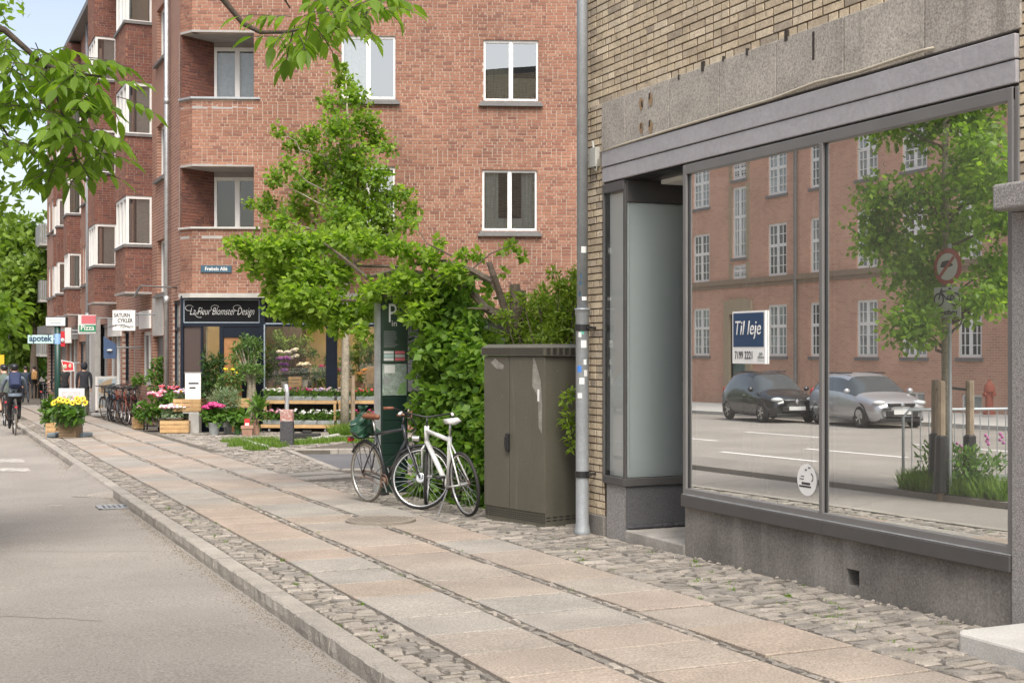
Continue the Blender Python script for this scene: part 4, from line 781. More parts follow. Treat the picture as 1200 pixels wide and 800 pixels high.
for px in (195.2, 102.3):
    y = pxy(px, CX - .12); mb = MB(); mb.tube([(CX - .12, y, zg(y) - .1), (CX - .12, y, EAVE)], .06, 8); mb.tube([(CX - .12, y, 3.0), (CX - .12, y, 3.2)], .075, 8); mb.tube([(CX - .12, y, 8.2), (CX - .12, y, 8.35)], .072, 8); mb.build('rain_pipe', M['galvd'] if px > 150 else M['galv'], bld, smooth=True)
mb = MB(); y = pxy(207); z = zL(207, 337); mb.tube([(CX, y, z), (CX - .9, y, z + .03)], .02, 6); mb.tube([(CX - .9, y, z + .03), (CX - 1.05, y, z - .25)], .03, 6); mb.lathe([(.09, 0), (.09, .02)], 10, (CX - .03, y, z)); mb.build('lamp_bracket', M['framed'], bld)
# eaves and roof
rp = [(CX - .45, YE), (CX - .45, CY - .1), tuple(FF(-.35, -.45, 0))[:2], tuple(FF(uE + 6, -.45, 0))[:2], tuple(FF(uE + 6, 10, 0))[:2], (16, YE)]
mb = MB(); mb.prism(rp, EAVE, EAVE + .22); mb.build('eaves', M['lead'], bld)
cxy = (13.5, 46); mb = MB(); n = len(rp); mb.add([(x, y, EAVE + .22) for x, y in rp] + [(x + (cxy[0] - x) * .35, y + (cxy[1] - y) * .25, EAVE + 3.6) for x, y in rp], [(i, (i + 1) % n, n + (i + 1) % n, n + i) for i in range(n)] + [tuple(range(n, 2 * n))]); mb.build('roof', flat('roof_tiles', (.24, .10, .07), .85), bld)
mb = MB(); mb.poly([(CX + .3, YE, -1.2), (CX + .3, YE, EAVE), (16, YE, EAVE), (16, YE, -1.2)]); mb.build('end_wall', M['rwall'], bld)
# ---- the flower shop in the ground floor
D0 = .22; us = lambda px: FF.hit(px, 400, D0)[0]; zs = lambda py, px=330: FF.hit(px, py, D0)[1]
mb = MB(); mb.prism([tuple(FF(u, d, 0))[:2] for u, d in ((-.05, -.06), (shopu + .05, -.06), (shopu + .05, .6), (.2, .6))] + [tuple(FC(-.0, -.06, 0))[:2]], ZS - .06, ZS + .05); mb.build('shop_slab', M['pale'], bld)
sh = MB(); gz = -.35; B = lambda px0, px1, py0, py1, d0=0, d1=.12: sh.box((us(px0), D0 + d0, zs(py1)), (us(px1), D0 + d1, zs(py0)), 0, 0, FF)
B(212, 215.3, 347, 512, -.05); B(304.5, 311, 346, 512, -.08); B(382, 395, 382, 512, -.02); B(438.5, 444, 347, 512, -.05); B(215.5, 304.3, 378.5, 382.5, -.02); B(311.2, 438.3, 378, 382.6, -.03); B(215.5, 304.3, 346.5, 351, 0); B(311.2, 438.3, 346.5, 354, 0); B(235.3, 237.6, 382.6, 505, -.01); B(257.2, 262, 382.6, 505, -.01); B(262.2, 304.3, 382.6, 395, 0, .1); B(283.5, 304.3, 395.2, 505, .0, .1); B(311.2, 381.8, 460, 512, 0); B(395.2, 438.3, 460, 512, 0); B(215.5, 257, 492, 512, 0)
sh.build('shopfront_frame', M['navy'], bld)
sh = MB(); B(311.3, 438.2, 378.3, 380, -.045, -.031); B(309.6, 311.2, 380, 460, -.09, -.08); B(215.2, 304.4, 377.3, 378.4, -.02, -.001); B(215.2, 304.4, 350.8, 351.9, -.02, -.001); B(215.2, 216.2, 352, 377.2, -.02, -.001); B(303.4, 304.4, 352, 377.2, -.02, -.001); sh.build('shopfront_trim', flat('pale_blue_trim', (.30, .36, .42)), bld)
sh = MB(); B(216.3, 303.2, 352, 377.2, .0, .1); B(311.3, 438.2, 354.2, 377.8, .0, .1); fas = sh.build('fascia_sign', M['signblack'], bld)
sh = MB(); B(215.6, 235, 382.7, 491, .02, .06); sh.build('brown_panel', M['brownp'], bld)
sh = MB(); B(262.3, 283.3, 395.3, 505, .03, .07); sh.build('wooden_door', flat('door_oak', (.34, .16, .06), .5), bld)
for a, b, c in ((237.7, 257, 491), (311.2, 381.8, 459.8), (395.2, 438.3, 459.8)):
    mb = MB(); mb.poly([FF(us(a), D0 + .05, zs(c)), FF(us(b), D0 + .05, zs(c)), FF(us(b), D0 + .05, zs(382.6)), FF(us(a), D0 + .05, zs(382.6))]); mb.build('pane', GL2, bld)
tm = FF.m(us(260), D0 - .012, zs(365, 260))
text('lettering', 'La Fleur Blomster Design', .27, M['txtw'], fas, tm, .38, .58, bold=-.0035)
sw = MB(); hgt = .3
for px, k in ((223.5, 1), (235.5, -1), (253.5, 1), (279.5, 1)):      # swashes on the capitals
    c0 = FF(us(px), D0 - .012, zs(365, px)); sw.tube([c0 + FF.u * (.10 * math.cos(t) - .03) + Vector((0, 0, .07 * math.sin(t) + (.09 if k > 0 else -.08))) for t in np.linspace(.3, 5.2, 14)], .006, 4)
sw.build('swashes', M['txtw'], fas)
text('lettering', 'son', .22, M['txtw'], fas, FF.m(us(431), D0 - .012, zs(365, 431)), .1, .8)
# inside the flower shop
mb = MB(); mb.box((.3, 4.2, -.3), (shopu, 4.3, 3.1), 0, 0, FF); mb.box((.28, D0 + .13, -.3), (.32, 4.2, 3.1), 0, 0, FF); mb.box((shopu, D0 + .13, -.3), (shopu + .05, 4.2, 3.1), 0, 0, FF); mb.box((.3, D0 + .13, 3.0), (shopu, 4.2, 3.1), 0, 0, FF); mb.build('shop_wall', M['tan'], bld)
mb = MB(); mb.box((.3, D0 + .13, -.32), (shopu, 4.2, -.22), 0, 0, FF); mb.build('shop_floor', M['floorw'], bld)
mb = MB(); mb.box((.35, 2.2, -.2), (1.15, 4.1, 3.0), 0, 0, FF); mb.box((1.9, 3.0, -.2), (2.4, 4.15, 3.0), 0, 0, FF); mb.build('shop_partition', M['brownp'], bld)
LAMP = emit('warm_lamp', (1, .82, .55), 24)
for px, dd in ((330, 1.2), (357, 1.6), (372, 1.0), (418, 1.2), (247, 1.4), (425, 2.4)):
    u = FF.hit(px, 390, dd)[0]; mb = MB(); mb.lathe([(.16, 2.90), (.14, 2.99)], 10, tuple(FF(u, dd, 0))); mb.build('ceiling_lamp', LAMP, bld) 
# street name plate
sp = thing('street_sign', 'small blue street name plate reading Frøbels Allé on the corner parapet', 'street sign', FF(H(254, 315)[0], -.02, H(254, 315)[1]))
a, b, c, e = wz(235.5, 271.5, 311, 319.5); mb = MB(); mb.box((a, -.03, c), (b, -.006, e), 0, 0, FF); mb.build('plate', M['enamel'], sp, bevel=.004)
text('lettering', 'Frøbels Allé', .125, M['txtw'], sp, FF.m((a + b) / 2, -.032, (c + e) / 2), 0, .92, bold=.002)
# ---- a house beyond, half hidden by trees
eb = thing('end_building', 'red roofed building with grey balconies half hidden by trees down the street', 'building', (8, 78, -1)); mb = MB(); mb.box((6.95, 74, -2), (16, 79, 11.2)); mb.build('wall', M['rwall'], eb); mb = MB(); mb.add([(6.7, 73.5, 11.2), (16.5, 73.5, 11.2), (16.5, 79.3, 11.2), (6.7, 79.3, 11.2), (11, 74.5, 14), (11, 79, 14)], [(0, 1, 4), (1, 2, 5, 4), (3, 0, 4, 5), (2, 3, 5)]); mb.build('roof', M['roof_tiles'], eb)
for z in (1.6, 4.5, 7.5):
    mb = MB(); mb.box((6.05, 74.2, z - .15), (6.95, 77, z)); f = mb.build('balcony', M['pale'], eb); mb = MB(); mb.box((6.05, 74.2, z), (6.08, 77, z + 1)); 
    for i in range(8): mb.box((6.09 + i * .1, 74.18, z), (6.17 + i * .1, 74.21, z + 1))
    mb.build('railing', M['grey'], f)
# ================================================================ ACROSS THE ROAD (seen in the shop window)
OX = -19.2; FO = Fr((OX, 0, 0), (0, 1)); VX = 2 * SX - OX
ob = thing('opposite_building', 'long red brick building with white paned windows across the road', 'building', (OX, 32, 0))
my = lambda px: onx(px, 400, VX).y; mz = lambda px, py: onx(px, py, VX).z
cols = [(831, 812), (921.5, 899.5), (970, 949), (1028, 1003.5), (1086, 1056.5), (1150, 1122)]
ow = []
for a, b in cols:
    for t, bt in ((351, 418), (246, 314), (149, 209), (52, 112)): ow.append((my(a), my(b), mz(1015, bt), mz(1015, t)))
for k in (1, 2, 3, 4):
    for t, bt in ((351, 418), (246, 314), (149, 209), (52, 112)): yc = my(831) + 3.1 * k; ow.append((yc, yc + 1.25, mz(1015, bt), mz(1015, t)))
sa, sb = my(874), my(858); sw_ = [(sa, sb, mz(866, 210), mz(866, 190)), (sa, sb, mz(866, 302), mz(866, 219)), (sa, sb, mz(866, 327), mz(866, 310)), (sa, sb, mz(866, 165), mz(866, 90))]
bsm = [(my(1083), my(1062), mz(1072, 477), mz(1072, 459)), (my(1150), my(1126), mz(1140, 480), mz(1140, 462))]
odoor = (sa - .1, sb + .1, -.3, mz(866, 368))
backwall(FO, 8, 75, -1.5, 15.5, ow + sw_ + bsm + [odoor], 0, .22, M['owall'], ob)
mb = MB(); mb.box((8, .22, 15.5), (75, 12, 15.7), 0, 0, FO); mb.box((8, 12, -1.5), (75, 12.2, 15.5), 0, 0, FO); mb.box((7.8, 0.0, -1.5), (8, 12, 15.7), 0, 0, FO); mb.build('back_wall', M['owall'], ob)
def pwin(fr, u0, u1, z0, z1, parent, d=.05, nx=2, nz=(2, 3), first=[None]):
    f = MB(); fw = .10; f.box((u0, d, z0), (u1, d + .06, z0 + fw), 0, 0, fr); f.box((u0, d, z1 - fw), (u1, d + .06, z1), 0, 0, fr); f.box((u0, d - .001, z0 + fw), (u0 + fw, d + .06, z1 - fw), 0, 0, fr); f.box((u1 - fw, d - .001, z0 + fw), (u1, d + .06, z1 - fw), 0, 0, fr)
    zm = z0 + (z1 - z0) * .58; um = (u0 + u1) / 2; f.box((u0 + fw, d - .004, zm - .06), (u1 - fw, d + .059, zm + .06), 0, 0, fr); f.box((um - .065, d - .006, z0 + fw), (um + .065, d + .058, z1 - fw), 0, 0, fr)
    for k in (.25, .75): f.box((u0 + (u1 - u0) * k - .015, d + .002, z0 + fw), (u0 + (u1 - u0) * k + .015, d + .05, z1 - fw), 0, 0, fr)
    for z in (z0 + (zm - z0) / 3, z0 + (zm - z0) * 2 / 3, (zm + z1) / 2): f.box((u0 + fw, d + .001, z - .015), (u1 - fw, d + .05, z + .015), 0, 0, fr)
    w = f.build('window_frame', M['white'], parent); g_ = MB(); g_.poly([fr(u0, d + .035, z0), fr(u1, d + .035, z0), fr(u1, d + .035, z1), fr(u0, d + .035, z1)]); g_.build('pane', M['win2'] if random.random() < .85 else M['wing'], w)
    s = MB(); s.box((u0 - .08, -.06, z0 - .12), (u1 + .08, .04, z0 - .01), 0, 0, fr); s.build('sill', M['lead'], w)
for w in ow + sw_: pwin(FO, *w, ob)
for w in bsm: casement(FO, *w, ob, glass=M['win2'], room=False, sill=False)
mb = MB(); zc = mz(1025, 315); mb.box((8, -.12, zc - .15), (75, .0, zc + .05), 0, 0, FO); mb.box((8, -.06, zc - .3), (75, .0, zc - .15), 0, 0, FO); mb.build('string_course', flat('sandstone', (.26, .19, .13), .85), ob)
mb = MB(); mb.box((sa - .5, -.12, -.5), (sa - .1, .1, mz(866, 352)), 0, 0, FO); mb.box((sb + .1, -.12, -.5), (sb + .5, .1, mz(866, 352)), 0, 0, FO); mb.box((sa - .1, -.115, odoor[3]), (sb + .1, .1, mz(866, 350)), 0, 0, FO); mb.build('door_surround', flat('sandstone_pale', (.36, .29, .19), .85), ob)
for s_ in sw_: mb = MB(); mb.box((s_[0] - .25, -.02, s_[2] - .1), (s_[0] - .01, .02, s_[3] + .1), 0, 0, FO); mb.box((s_[1] + .01, -.02, s_[2] - .1), (s_[1] + .25, .02, s_[3] + .1), 0, 0, FO); mb.build('stone_jamb', M['sandstone_pale'], ob)
mb = MB(); mb.box((sa - .1, .1, -.5), (sb + .1, .2, odoor[3]), 0, 0, FO); mb.build('door', flat('green_door', (.10, .16, .14), .5), ob)
mb = MB(); y = my(934); mb.tube([(OX + .1, y, -.5), (OX + .1, y, 15)], .07, 8); mb.build('rain_pipe', M['lead'], ob)
hy = thing('fire_hydrant', 'weathered red fire hydrant standing in front of the opposite building', 'hydrant', (OX + 1.6, my(1163) - 1.5, zg(26))); mb = MB(); mb.M = rot(0, tuple(hy.location)); mb.lathe([(.18, 0), (.18, .08), (.12, .1), (.12, .65), (.17, .68), (.17, .78), (.13, .9), (.05, .98), (.05, 1.05)], 12); mb.build('body', flat('faded_red_iron', (.30, .08, .05), .7), hy, smooth=False); mb = MB(); mb.M = rot(0, tuple(hy.location)); mb.tube([(-.22, 0, .6), (.22, 0, .6)], .06, 8); mb.tube([(0, -.2, .6), (0, .2, .6)], .05, 8); mb.build('outlets', M['faded_red_iron'], hy)
# ================================================================ TREES AND GREENERY
def limb(mb, a, b, r0, r1, n=5, wob=.08, seg=5):
    a, b = Vector(a), Vector(b); L = (b - a).length; pts = []
    for i in range(seg + 1):
        t = i / seg; w = Vector((random.uniform(-1, 1), random.uniform(-1, 1), random.uniform(-.5, .5))) * wob * L * (0 if i in (0, seg) else 1); pts.append(a.lerp(b, t) + w)
    mb.tube(pts, [r0 + (r1 - r0) * i / seg for i in range(seg + 1)], n); return pts
def clumps_px(lst, Z, s, dz=.5):
    C, R = [], []
    for px, py, r in lst: C.append(P(px, py, Z + random.uniform(-dz, dz))); rr = r * Z / FOC * s; R.append((rr, rr, rr * .85))
    return C, R
# the young maple in front of the flower shop
b = G(404, 508); mt = thing('maple_tree', 'young light green maple on a slim spotted trunk before the flower shop', 'tree', b)
mb = MB(); Zm = dep(b); top = P(405, 90, Zm); mb.tube([b - Vector((0, 0, .1)), b + Vector((.01, 0, 1)), P(405, 400, Zm), P(406, 330, Zm), P(408, 240, Zm), P(408, 150, Zm), top], [.115, .1, .092, .085, .06, .035, .01], 9); trunk = mb.build('trunk', M['barkl'], mt, smooth=True)
ml = [(398, 76, 11), (402, 95, 18), (415, 112, 20), (385, 120, 15), (425, 140, 24), (395, 150, 26), (365, 160, 20), (326, 153, 12), (345, 168, 16), (440, 160, 20), (412, 185, 34), (452, 172, 14), (378, 190, 26), (338, 192, 14), (322, 208, 15), (358, 215, 26), (400, 222, 34), (440, 205, 22), (470, 228, 18), (482, 246, 13), (440, 245, 32), (400, 256, 34), (352, 245, 28), (314, 240, 18), (294, 238, 9), (330, 262, 22), (455, 268, 22), (476, 262, 15), (390, 280, 28), (425, 285, 26)]
C, R = clumps_px(ml, Zm, 1.0, 1.0); leafcloud('crown', M['maple'], C, [r_[0] * .92 for r_ in R], 9500, .125, mt, wid=.75, droop=.25, shell=.1)
mb = MB()
for c in C[3:]: limb(mb, P(406 + random.uniform(-2, 2), 410 - (c.z - .5 - EYE) * FOC / Zm + 22, Zm), c, .03, .006, 4)
mb.build('branches', M['barkl'], mt)
# coppiced tree whose branches reach over the pavement
Zc = 15.6; b = P(606, 575, Zc); b.z = zg(b.y); ct = thing('coppiced_tree', 'spreading bright green tree with cut stump and bare boughs behind the cabinet', 'tree', b); T = MB()
def PL(lst): return [P(px, py, Z) for px, py, Z in lst]
T.tube([b - Vector((0, 0, .1))] + PL([(604, 430, Zc), (606, 395, Zc), (605, 360, Zc - .1), (603, 333, Zc - .1)]), [.12, .11, .10, .085, .065], 8); T.tube(PL([(606, 400, Zc), (611, 365, Zc + .1), (612, 340, Zc + .1)]), [.075, .06, .05], 7); T.build('stump', M['bark'], ct)
T = MB()
for pts, r0, r1 in (([(604, 420, Zc), (596, 378, Zc - .2), (586, 345, Zc - .3), (578, 322, Zc - .4), (573, 307, Zc - .4)], .05, .035), ([(594, 372, Zc - .2), (570, 362, Zc), (558, 348, Zc + .2), (530, 330, Zc + .3), (500, 322, Zc + .6), (470, 316, Zc + .9)], .055, .03), ([(578, 330, Zc - .4), (552, 316, Zc), (520, 306, Zc + .5), (470, 312, Zc + 1), (430, 312, Zc + 1.3), (395, 310, Zc + 1.6), (350, 300, Zc + 1.7)], .035, .010), ([(470, 316, Zc + .9), (430, 325, Zc + 1.1), (400, 300, Zc + 1.3), (380, 285, Zc + 1.4)], .04, .012), ([(500, 322, Zc + .6), (460, 345, Zc + .9), (420, 352, Zc + 1.2), (350, 350, Zc + 1.5)], .035, .01), ([(600, 385, Zc), (590, 366, Zc), (570, 362, Zc - .1), (548, 361, Zc)], .02, .008), ([(586, 345, Zc - .3), (575, 330, Zc), (550, 320, Zc)], .03, .02), ([(550, 318, Zc), (575, 297, Zc), (598, 288, Zc)], .012, .005), ([(530, 300, Zc), (500, 285, Zc), (485, 262, Zc + .3)], .012, .005), ([(603, 380, Zc), (610, 400, Zc - .2), (600, 415, Zc - .4)], .02, .01)):
    k = len(pts); T.tube(PL(pts), [r0 + (r1 - r0) * i / (k - 1) for i in range(k)], 6)
for i in range(14):
    a = random.uniform(0, PI); p0 = P(602, 395, Zc); T.tube([p0, p0 + Vector((random.uniform(-.4, .4), random.uniform(-.3, .3), random.uniform(0, .35)))], [.009, .003], 4)
T.build('branches', M['bark'], ct)
cl = [(272, 285, 11), (292, 290, 17), (318, 292, 20), (345, 286, 20), (372, 284, 20), (400, 282, 20), (430, 283, 18), (458, 288, 15), (480, 296, 16), (505, 300, 15), (300, 312, 17), (330, 316, 24), (362, 320, 26), (395, 322, 22), (325, 340, 18), (352, 345, 22), (385, 352, 24), (350, 362, 16), (325, 360, 14), (340, 373, 9), (372, 372, 18), (402, 372, 18), (425, 362, 20), (440, 340, 20), (470, 326, 16), (497, 335, 20), (520, 330, 18), (420, 385, 10), (395, 388, 8), (496, 360, 16), (530, 318, 14), (486, 262, 5), (545, 300, 8), (600, 290, 7), (590, 294, 5), (560, 296, 6), (515, 284, 6), (540, 370, 10), (575, 395, 9), (560, 400, 8), (572, 335, 5), (428, 395, 7), (462, 338, 11), (478, 350, 13), (484, 372, 11), (450, 334, 9), (474, 366, 7), (584, 372, 8), (592, 350, 6), (570, 350, 8), (580, 392, 8), (562, 322, 6), (612, 300, 5), (588, 318, 5)]
C, R = [], []
for px, py, r in cl: Z = Zc + (1.6 if px < 400 else (1.2 if px < 450 else .4)) + random.uniform(-.4, .4); C.append(P(px, py, Z)); R.append(r * Z / FOC * 1.05)
leafcloud('crown', M['lime'], C, R, 8200, .098, ct, wid=.7, droop=.15, shell=.15, parts4=True)
# dense climber hedge behind the bicycles
b = G(528, 583); hd = thing('climbing_hedge', 'dense dark green broadleaf hedge growing between the information post and the cabinet', 'hedge', b)
C, R = [], []
for px in range(499, 580, 16):
    for py in range(330, 596, 22):
        if px > 562 and py < 400: continue
        Z = 14.9 + (578 - px) * .014 + random.uniform(-.15, .35) + (.5 if py < 380 else 0); C.append(P(px + random.uniform(-5, 5), py + random.uniform(-6, 6), Z)); R.append((.17, .28, .17))
leafcloud('foliage', M['hedge'], C, R, 6600, .112, hd, wid=.85, droop=.5, shell=.3, parts4=True)
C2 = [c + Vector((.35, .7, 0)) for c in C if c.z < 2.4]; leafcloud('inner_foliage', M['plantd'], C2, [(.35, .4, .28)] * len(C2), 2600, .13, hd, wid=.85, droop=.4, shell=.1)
mb = MB()
for i in range(9): px = 492 + i * 9; p0 = G(px, 580); p0 += Vector((.25, .35, 0)); p0.z = zg(p0.y); limb(mb, p0, p0 + Vector((random.uniform(-.2, .2), .1, random.uniform(1.2, 2.0))), .02, .006, 5)
mb.build('stems', M['barkd'], hd)
# feathery yellow-green bush behind the cabinet
b = P(640, 575, 15.2); b.z = zg(b.y); fb = thing('feathery_bush', 'loose yellow green bush rising behind the cabinet beside the drainpipe', 'bush', b)
fl_ = [(620, 385, 14), (640, 380, 18), (660, 372, 20), (675, 360, 20), (668, 340, 14), (640, 358, 14), (622, 365, 12), (655, 335, 8), (674, 322, 8), (645, 395, 16), (625, 400, 12), (665, 395, 16), (612, 350, 7), (690, 345, 14), (700, 370, 18), (648, 320, 6), (635, 340, 7)]
C, R = clumps_px(fl_ + [(600, 350, 9), (592, 372, 9), (630, 352, 10), (655, 352, 12), (600, 395, 10)], 15.2, 1.25, .35); leafcloud('crown', M['bushl'], C, R, 6500, .07, fb, wid=.42, droop=.1, shell=.1)
mb = MB(); 
for c in C: limb(mb, b + Vector((random.uniform(-.2, .2), random.uniform(-.2, .2), 0)), c, .02, .004, 4, .05)
mb.build('stems', M['bark'], fb)
sg = [P(664, 466, 12.95), P(669, 480, 12.95), P(664, 489, 12.95), P(669, 498, 12.95), P(671, 458, 12.95), P(670, 512, 12.95), P(671, 523, 12.95)]; leafcloud('side_sprigs', M['bushl'], sg, [.085] * 7, 170, .085, fb, wid=.4, shell=0, kind='stuff')
mb = MB(); 
for c in sg: limb(mb, c + Vector((.35, .1, -.1)), c, .006, .002, 4, .05)
mb.build('side_twigs', M['bark'], fb)
# trees closing the street
for k, (px, py, Z, rr, col, lb) in enumerate(((14, 345, 76, 44, 'treel', 'tall pale green avenue tree closing the view beyond the cyclists'), (40, 345, 72.5, 24, 'treel', 'broad green tree close beside the end house down the street'), (-32, 310, 84, 52, 'treel', 'leafy avenue tree at the left edge of the street end'), (34, 395, 84, 24, 'plant', 'low dark bushy tree behind the people walking away'))):
    p0 = P(px, 445, Z); p0.z = zg(p0.y); at = thing('avenue_tree', lb, 'tree', p0, 'trees closing the end of the street'); h = (440 - py) * Z / FOC; mb = MB(); mb.tube([p0 - Vector((0, 0, .2)), p0 + Vector((0, 0, h * .5)), p0 + Vector((.1, 0, h * 1.1))], [.28, .2, .06], 8); mb.build('trunk', M['bark'], at)
    C, R = [], []
    for i in range(26):
        a = random.uniform(0, 2 * PI); q = rr * math.sqrt(random.random()) * .85; dz = random.uniform(-1, 1) * (84 if rr > 30 else 34); q *= math.sqrt(max(.1, 1 - (dz / 105) ** 2)) if rr > 30 else 1; C.append(P(px + q * math.cos(a), py - dz, Z + q * math.sin(a) * Z / FOC)); R.append(random.uniform(.8, 1.5))
    leafcloud('crown', M[col], C, R, 5200, .42, at, wid=.7, droop=.2, shell=.2)
    mb = MB()
    for c in C[::2]: limb(mb, p0 + Vector((0, 0, max(2.0, (c.z - p0.z) * .6))), c, .07, .02, 4)
    mb.build('branches', M['bark'], at)
# the ash by the track: its trunk stands outside the picture, its twigs hang into it
b = Vector((-.55, 4.5, zg(4.5))); at = thing('ash_tree', 'ash tree whose leafy twigs hang in from above the cycle track', 'tree', b)
mb = MB(); mb.tube([b, b + Vector((.02, .03, 1.6)), b + Vector((.0, .05, 3.2)), b + Vector((.1, .1, 5)), b + Vector((.1, .2, 7))], [.16, .13, .11, .08, .03], 10); mb.build('trunk', M['bark'], at, smooth=True)
B1 = [b + Vector((0, .05, 3.0)), P(-60, 20, 4.9), P(5, 35, 5.0), P(50, 75, 5.05), P(70, 120, 5.1), P(90, 190, 5.1)]; B2 = [b + Vector((.05, .1, 3.6)), P(200, -70, 4.9), P(262, 0, 4.95), P(285, 28, 5), P(305, 38, 5), P(330, 38, 5.0), P(358, 34, 5.0)]
B3 = [B2[0], P(300, -120, 4.7), P(345, -40, 4.8), P(390, 5, 4.9), P(430, 15, 4.9)]; B4 = [B2[0], P(260, -100, 4.9), P(322, -20, 4.9), P(340, 10, 4.9)]; B5 = [B1[3], P(80, 85, 5.0), P(120, 90, 5)]; B6 = [B1[1], P(-30, 100, 5), P(10, 160, 5.1)]
mb = MB()
for B, r0, r1 in ((B1, .018, .005), (B2, .015, .005), (B3, .014, .004), (B4, .009, .003), (B5, .009, .004), (B6, .012, .004)): mb.tube(B, [r0 + (r1 - r0) * i / (len(B) - 1) for i in range(len(B))], 6)
mb.build('branches', M['barkd'], at, smooth=True)
lms = []
for k in range(5):
    r = random.Random(k); n = 6; vs = []; fs = []; cv = r.uniform(.05, .2); fold = r.uniform(.05, .14)
    for i in range(n + 1):
        t = i / n; w = .21 * (math.sin(PI * min(1, t * 1.03)) ** .8) * (1.12 - .5 * t); z = -cv * t * t
        vs += [(t, 0, z), (t, w + .002, z + fold * w * 3), (t, -w - .002, z + fold * w * 3)]
    for i in range(n): a = i * 3; fs += [(a, a + 3, a + 4, a + 1), (a, a + 2, a + 5, a + 3)]
    me = bpy.data.meshes.new('leaf'); me.from_pydata(vs, [], fs); me.materials.append(M['ash']); me.polygons.foreach_set('use_smooth', [True] * len(fs)); me.update(); lms.append((me, vs, fs))
LE = []; rach = MB()
def compound(p, d, L, n):
    d = Vector(d).normalized(); s = d.cross(Vector((0, 0, 1))).normalized(); pts = [p]
    for i in range(n): d = (d + Vector((0, 0, -.12))).normalized(); pts.append(pts[-1] + d * L / n)
    rach.tube(pts, [.0022] * len(pts), 3)
    def leaf(q, a, l):
        a = Vector(a).normalized(); up = (Vector((random.uniform(-.35, .35), random.uniform(-.35, .35), 1)) - a * a.z).normalized(); y = up.cross(a).normalized(); z = a.cross(y); m = Matrix.Identity(4); m.col[0][:3] = a * l; m.col[1][:3] = y * l * random.uniform(.85, 1.15); m.col[2][:3] = z * l; m.col[3][:3] = q; LE.append(m)
    for i in range(1, n):
        for sgn in (-1, 1): leaf(pts[i], d * .45 + s * sgn * .8 + Vector((0, 0, -.35 + random.uniform(-.35, .15))), random.uniform(.06, .088))
    leaf(pts[-1], d + Vector((0, 0, -.3)), random.uniform(.075, .10))
def scatter(spec, Z):
    for px, py, k in spec:
        for i in range(int(k * 1.4 + .5)):
            a = random.uniform(0, 2 * PI); compound(P(px + random.uniform(-14, 14), py + random.uniform(-12, 12), Z + random.uniform(-.25, .25)), (math.cos(a), math.sin(a), random.uniform(-.5, .25)), random.uniform(.11, .17), random.choice((3, 4, 4)))
scatter(((8, 45, 2), (35, 55, 4), (65, 62, 4), (95, 62, 2), (20, 85, 5), (52, 92, 6), (85, 88, 5), (112, 92, 3), (10, 120, 4), (40, 125, 5), (75, 125, 6), (105, 118, 4), (130, 106, 2), (60, 155, 4), (90, 150, 5), (118, 140, 3), (10, 155, 3), (75, 185, 4), (98, 190, 4), (60, 208, 3), (112, 170, 2), (10, 185, 2), (42, 195, 2), (-20, 80, 5), (-25, 140, 4), (135, 128, 1)), 5.05)
scatter(((345, 30, 3), (370, 22, 4), (395, 12, 4), (420, 16, 3), (445, 5, 3), (340, 12, 2), (322, 38, 1), (360, 50, 2), (430, -5, 3), (385, -10, 3), (460, 8, 1), (410, -35, 4), (350, -30, 3), (300, -50, 4)), 4.95)
for m in LE[:]:
    pass
def lk(m): q = m.translation; X = q.x * CS - q.y * SN; Z = dep(q); px = 600 + FOC * X / Z; py = 410 - FOC * (q.z - EYE) / Z; return Z + (0 if px > -15 and py > -15 else 50)
LE.sort(key=lk); twig = rach.build('leaf_stalks', M['barkd'], at, kind='stuff')
for m in LE[:300]: piece('leaf', random.choice(lms)[0], at, m)
mb = MB()
for m in LE[300:]: me, vs, fs = random.choice(lms); mb.add([m @ Vector(v) for v in vs], fs, 0, random.random())
mb.build('leaves', M['ash'], at, kind='stuff', smooth=True)
C = [b + Vector((random.uniform(-1.3, 1.0), random.uniform(-1.2, .6), random.uniform(4.6, 7.4))) for i in range(26)]; leafcloud('crown', M['ash'], C, [.55] * 26, 3500, .1, at, wid=.45)
# ================================================================ THE TRAFFIC ISLAND (seen in the shop window)
b = Vector((.03, 12.75, zg(12.75))); it = thing('island_tree', 'young dense green tree tied to stakes on the traffic island, mirrored in the shop window', 'tree', b); mb = MB()
mb.tube([b, b + Vector((0, 0, 1.2)), b + Vector((.02, 0, 2.4)), b + Vector((0, .03, 4)), b + Vector((0, 0, 6.2))], [.075, .065, .055, .04, .012], 9); mb.build('trunk', M['barkl'], it, smooth=True)
C, R = [], []
for i in range(64):
    z = random.uniform(2.0, 6.6); w = .98 * math.sqrt(max(.12, 1 - ((z - 3.9) / 2.9) ** 2)); a = random.uniform(0, 2 * PI); q = w * math.sqrt(random.random()); C.append(b + Vector((min(.56, q * math.cos(a)) - .06, q * 1.3 * math.sin(a) + .15, z))); R.append(random.uniform(.28, .44))
keep = [i for i, c in enumerate(C) if not (2.25 < c.z < 3.15 and c.x > -.05 and abs(c.y - 12.6) < .45)]; C = [C[i] for i in keep]; R = [R[i] for i in keep]
leafcloud('crown', M['maple'], C, R, 22000, .095, it, wid=.65, droop=.35, shell=.1); mb = MB()
for c in C[::2]: limb(mb, b + Vector((0, 0, max(1.7, c.z - b.z - .5))), c, .022, .005, 4)
mb.build('branches', M['bark'], it)
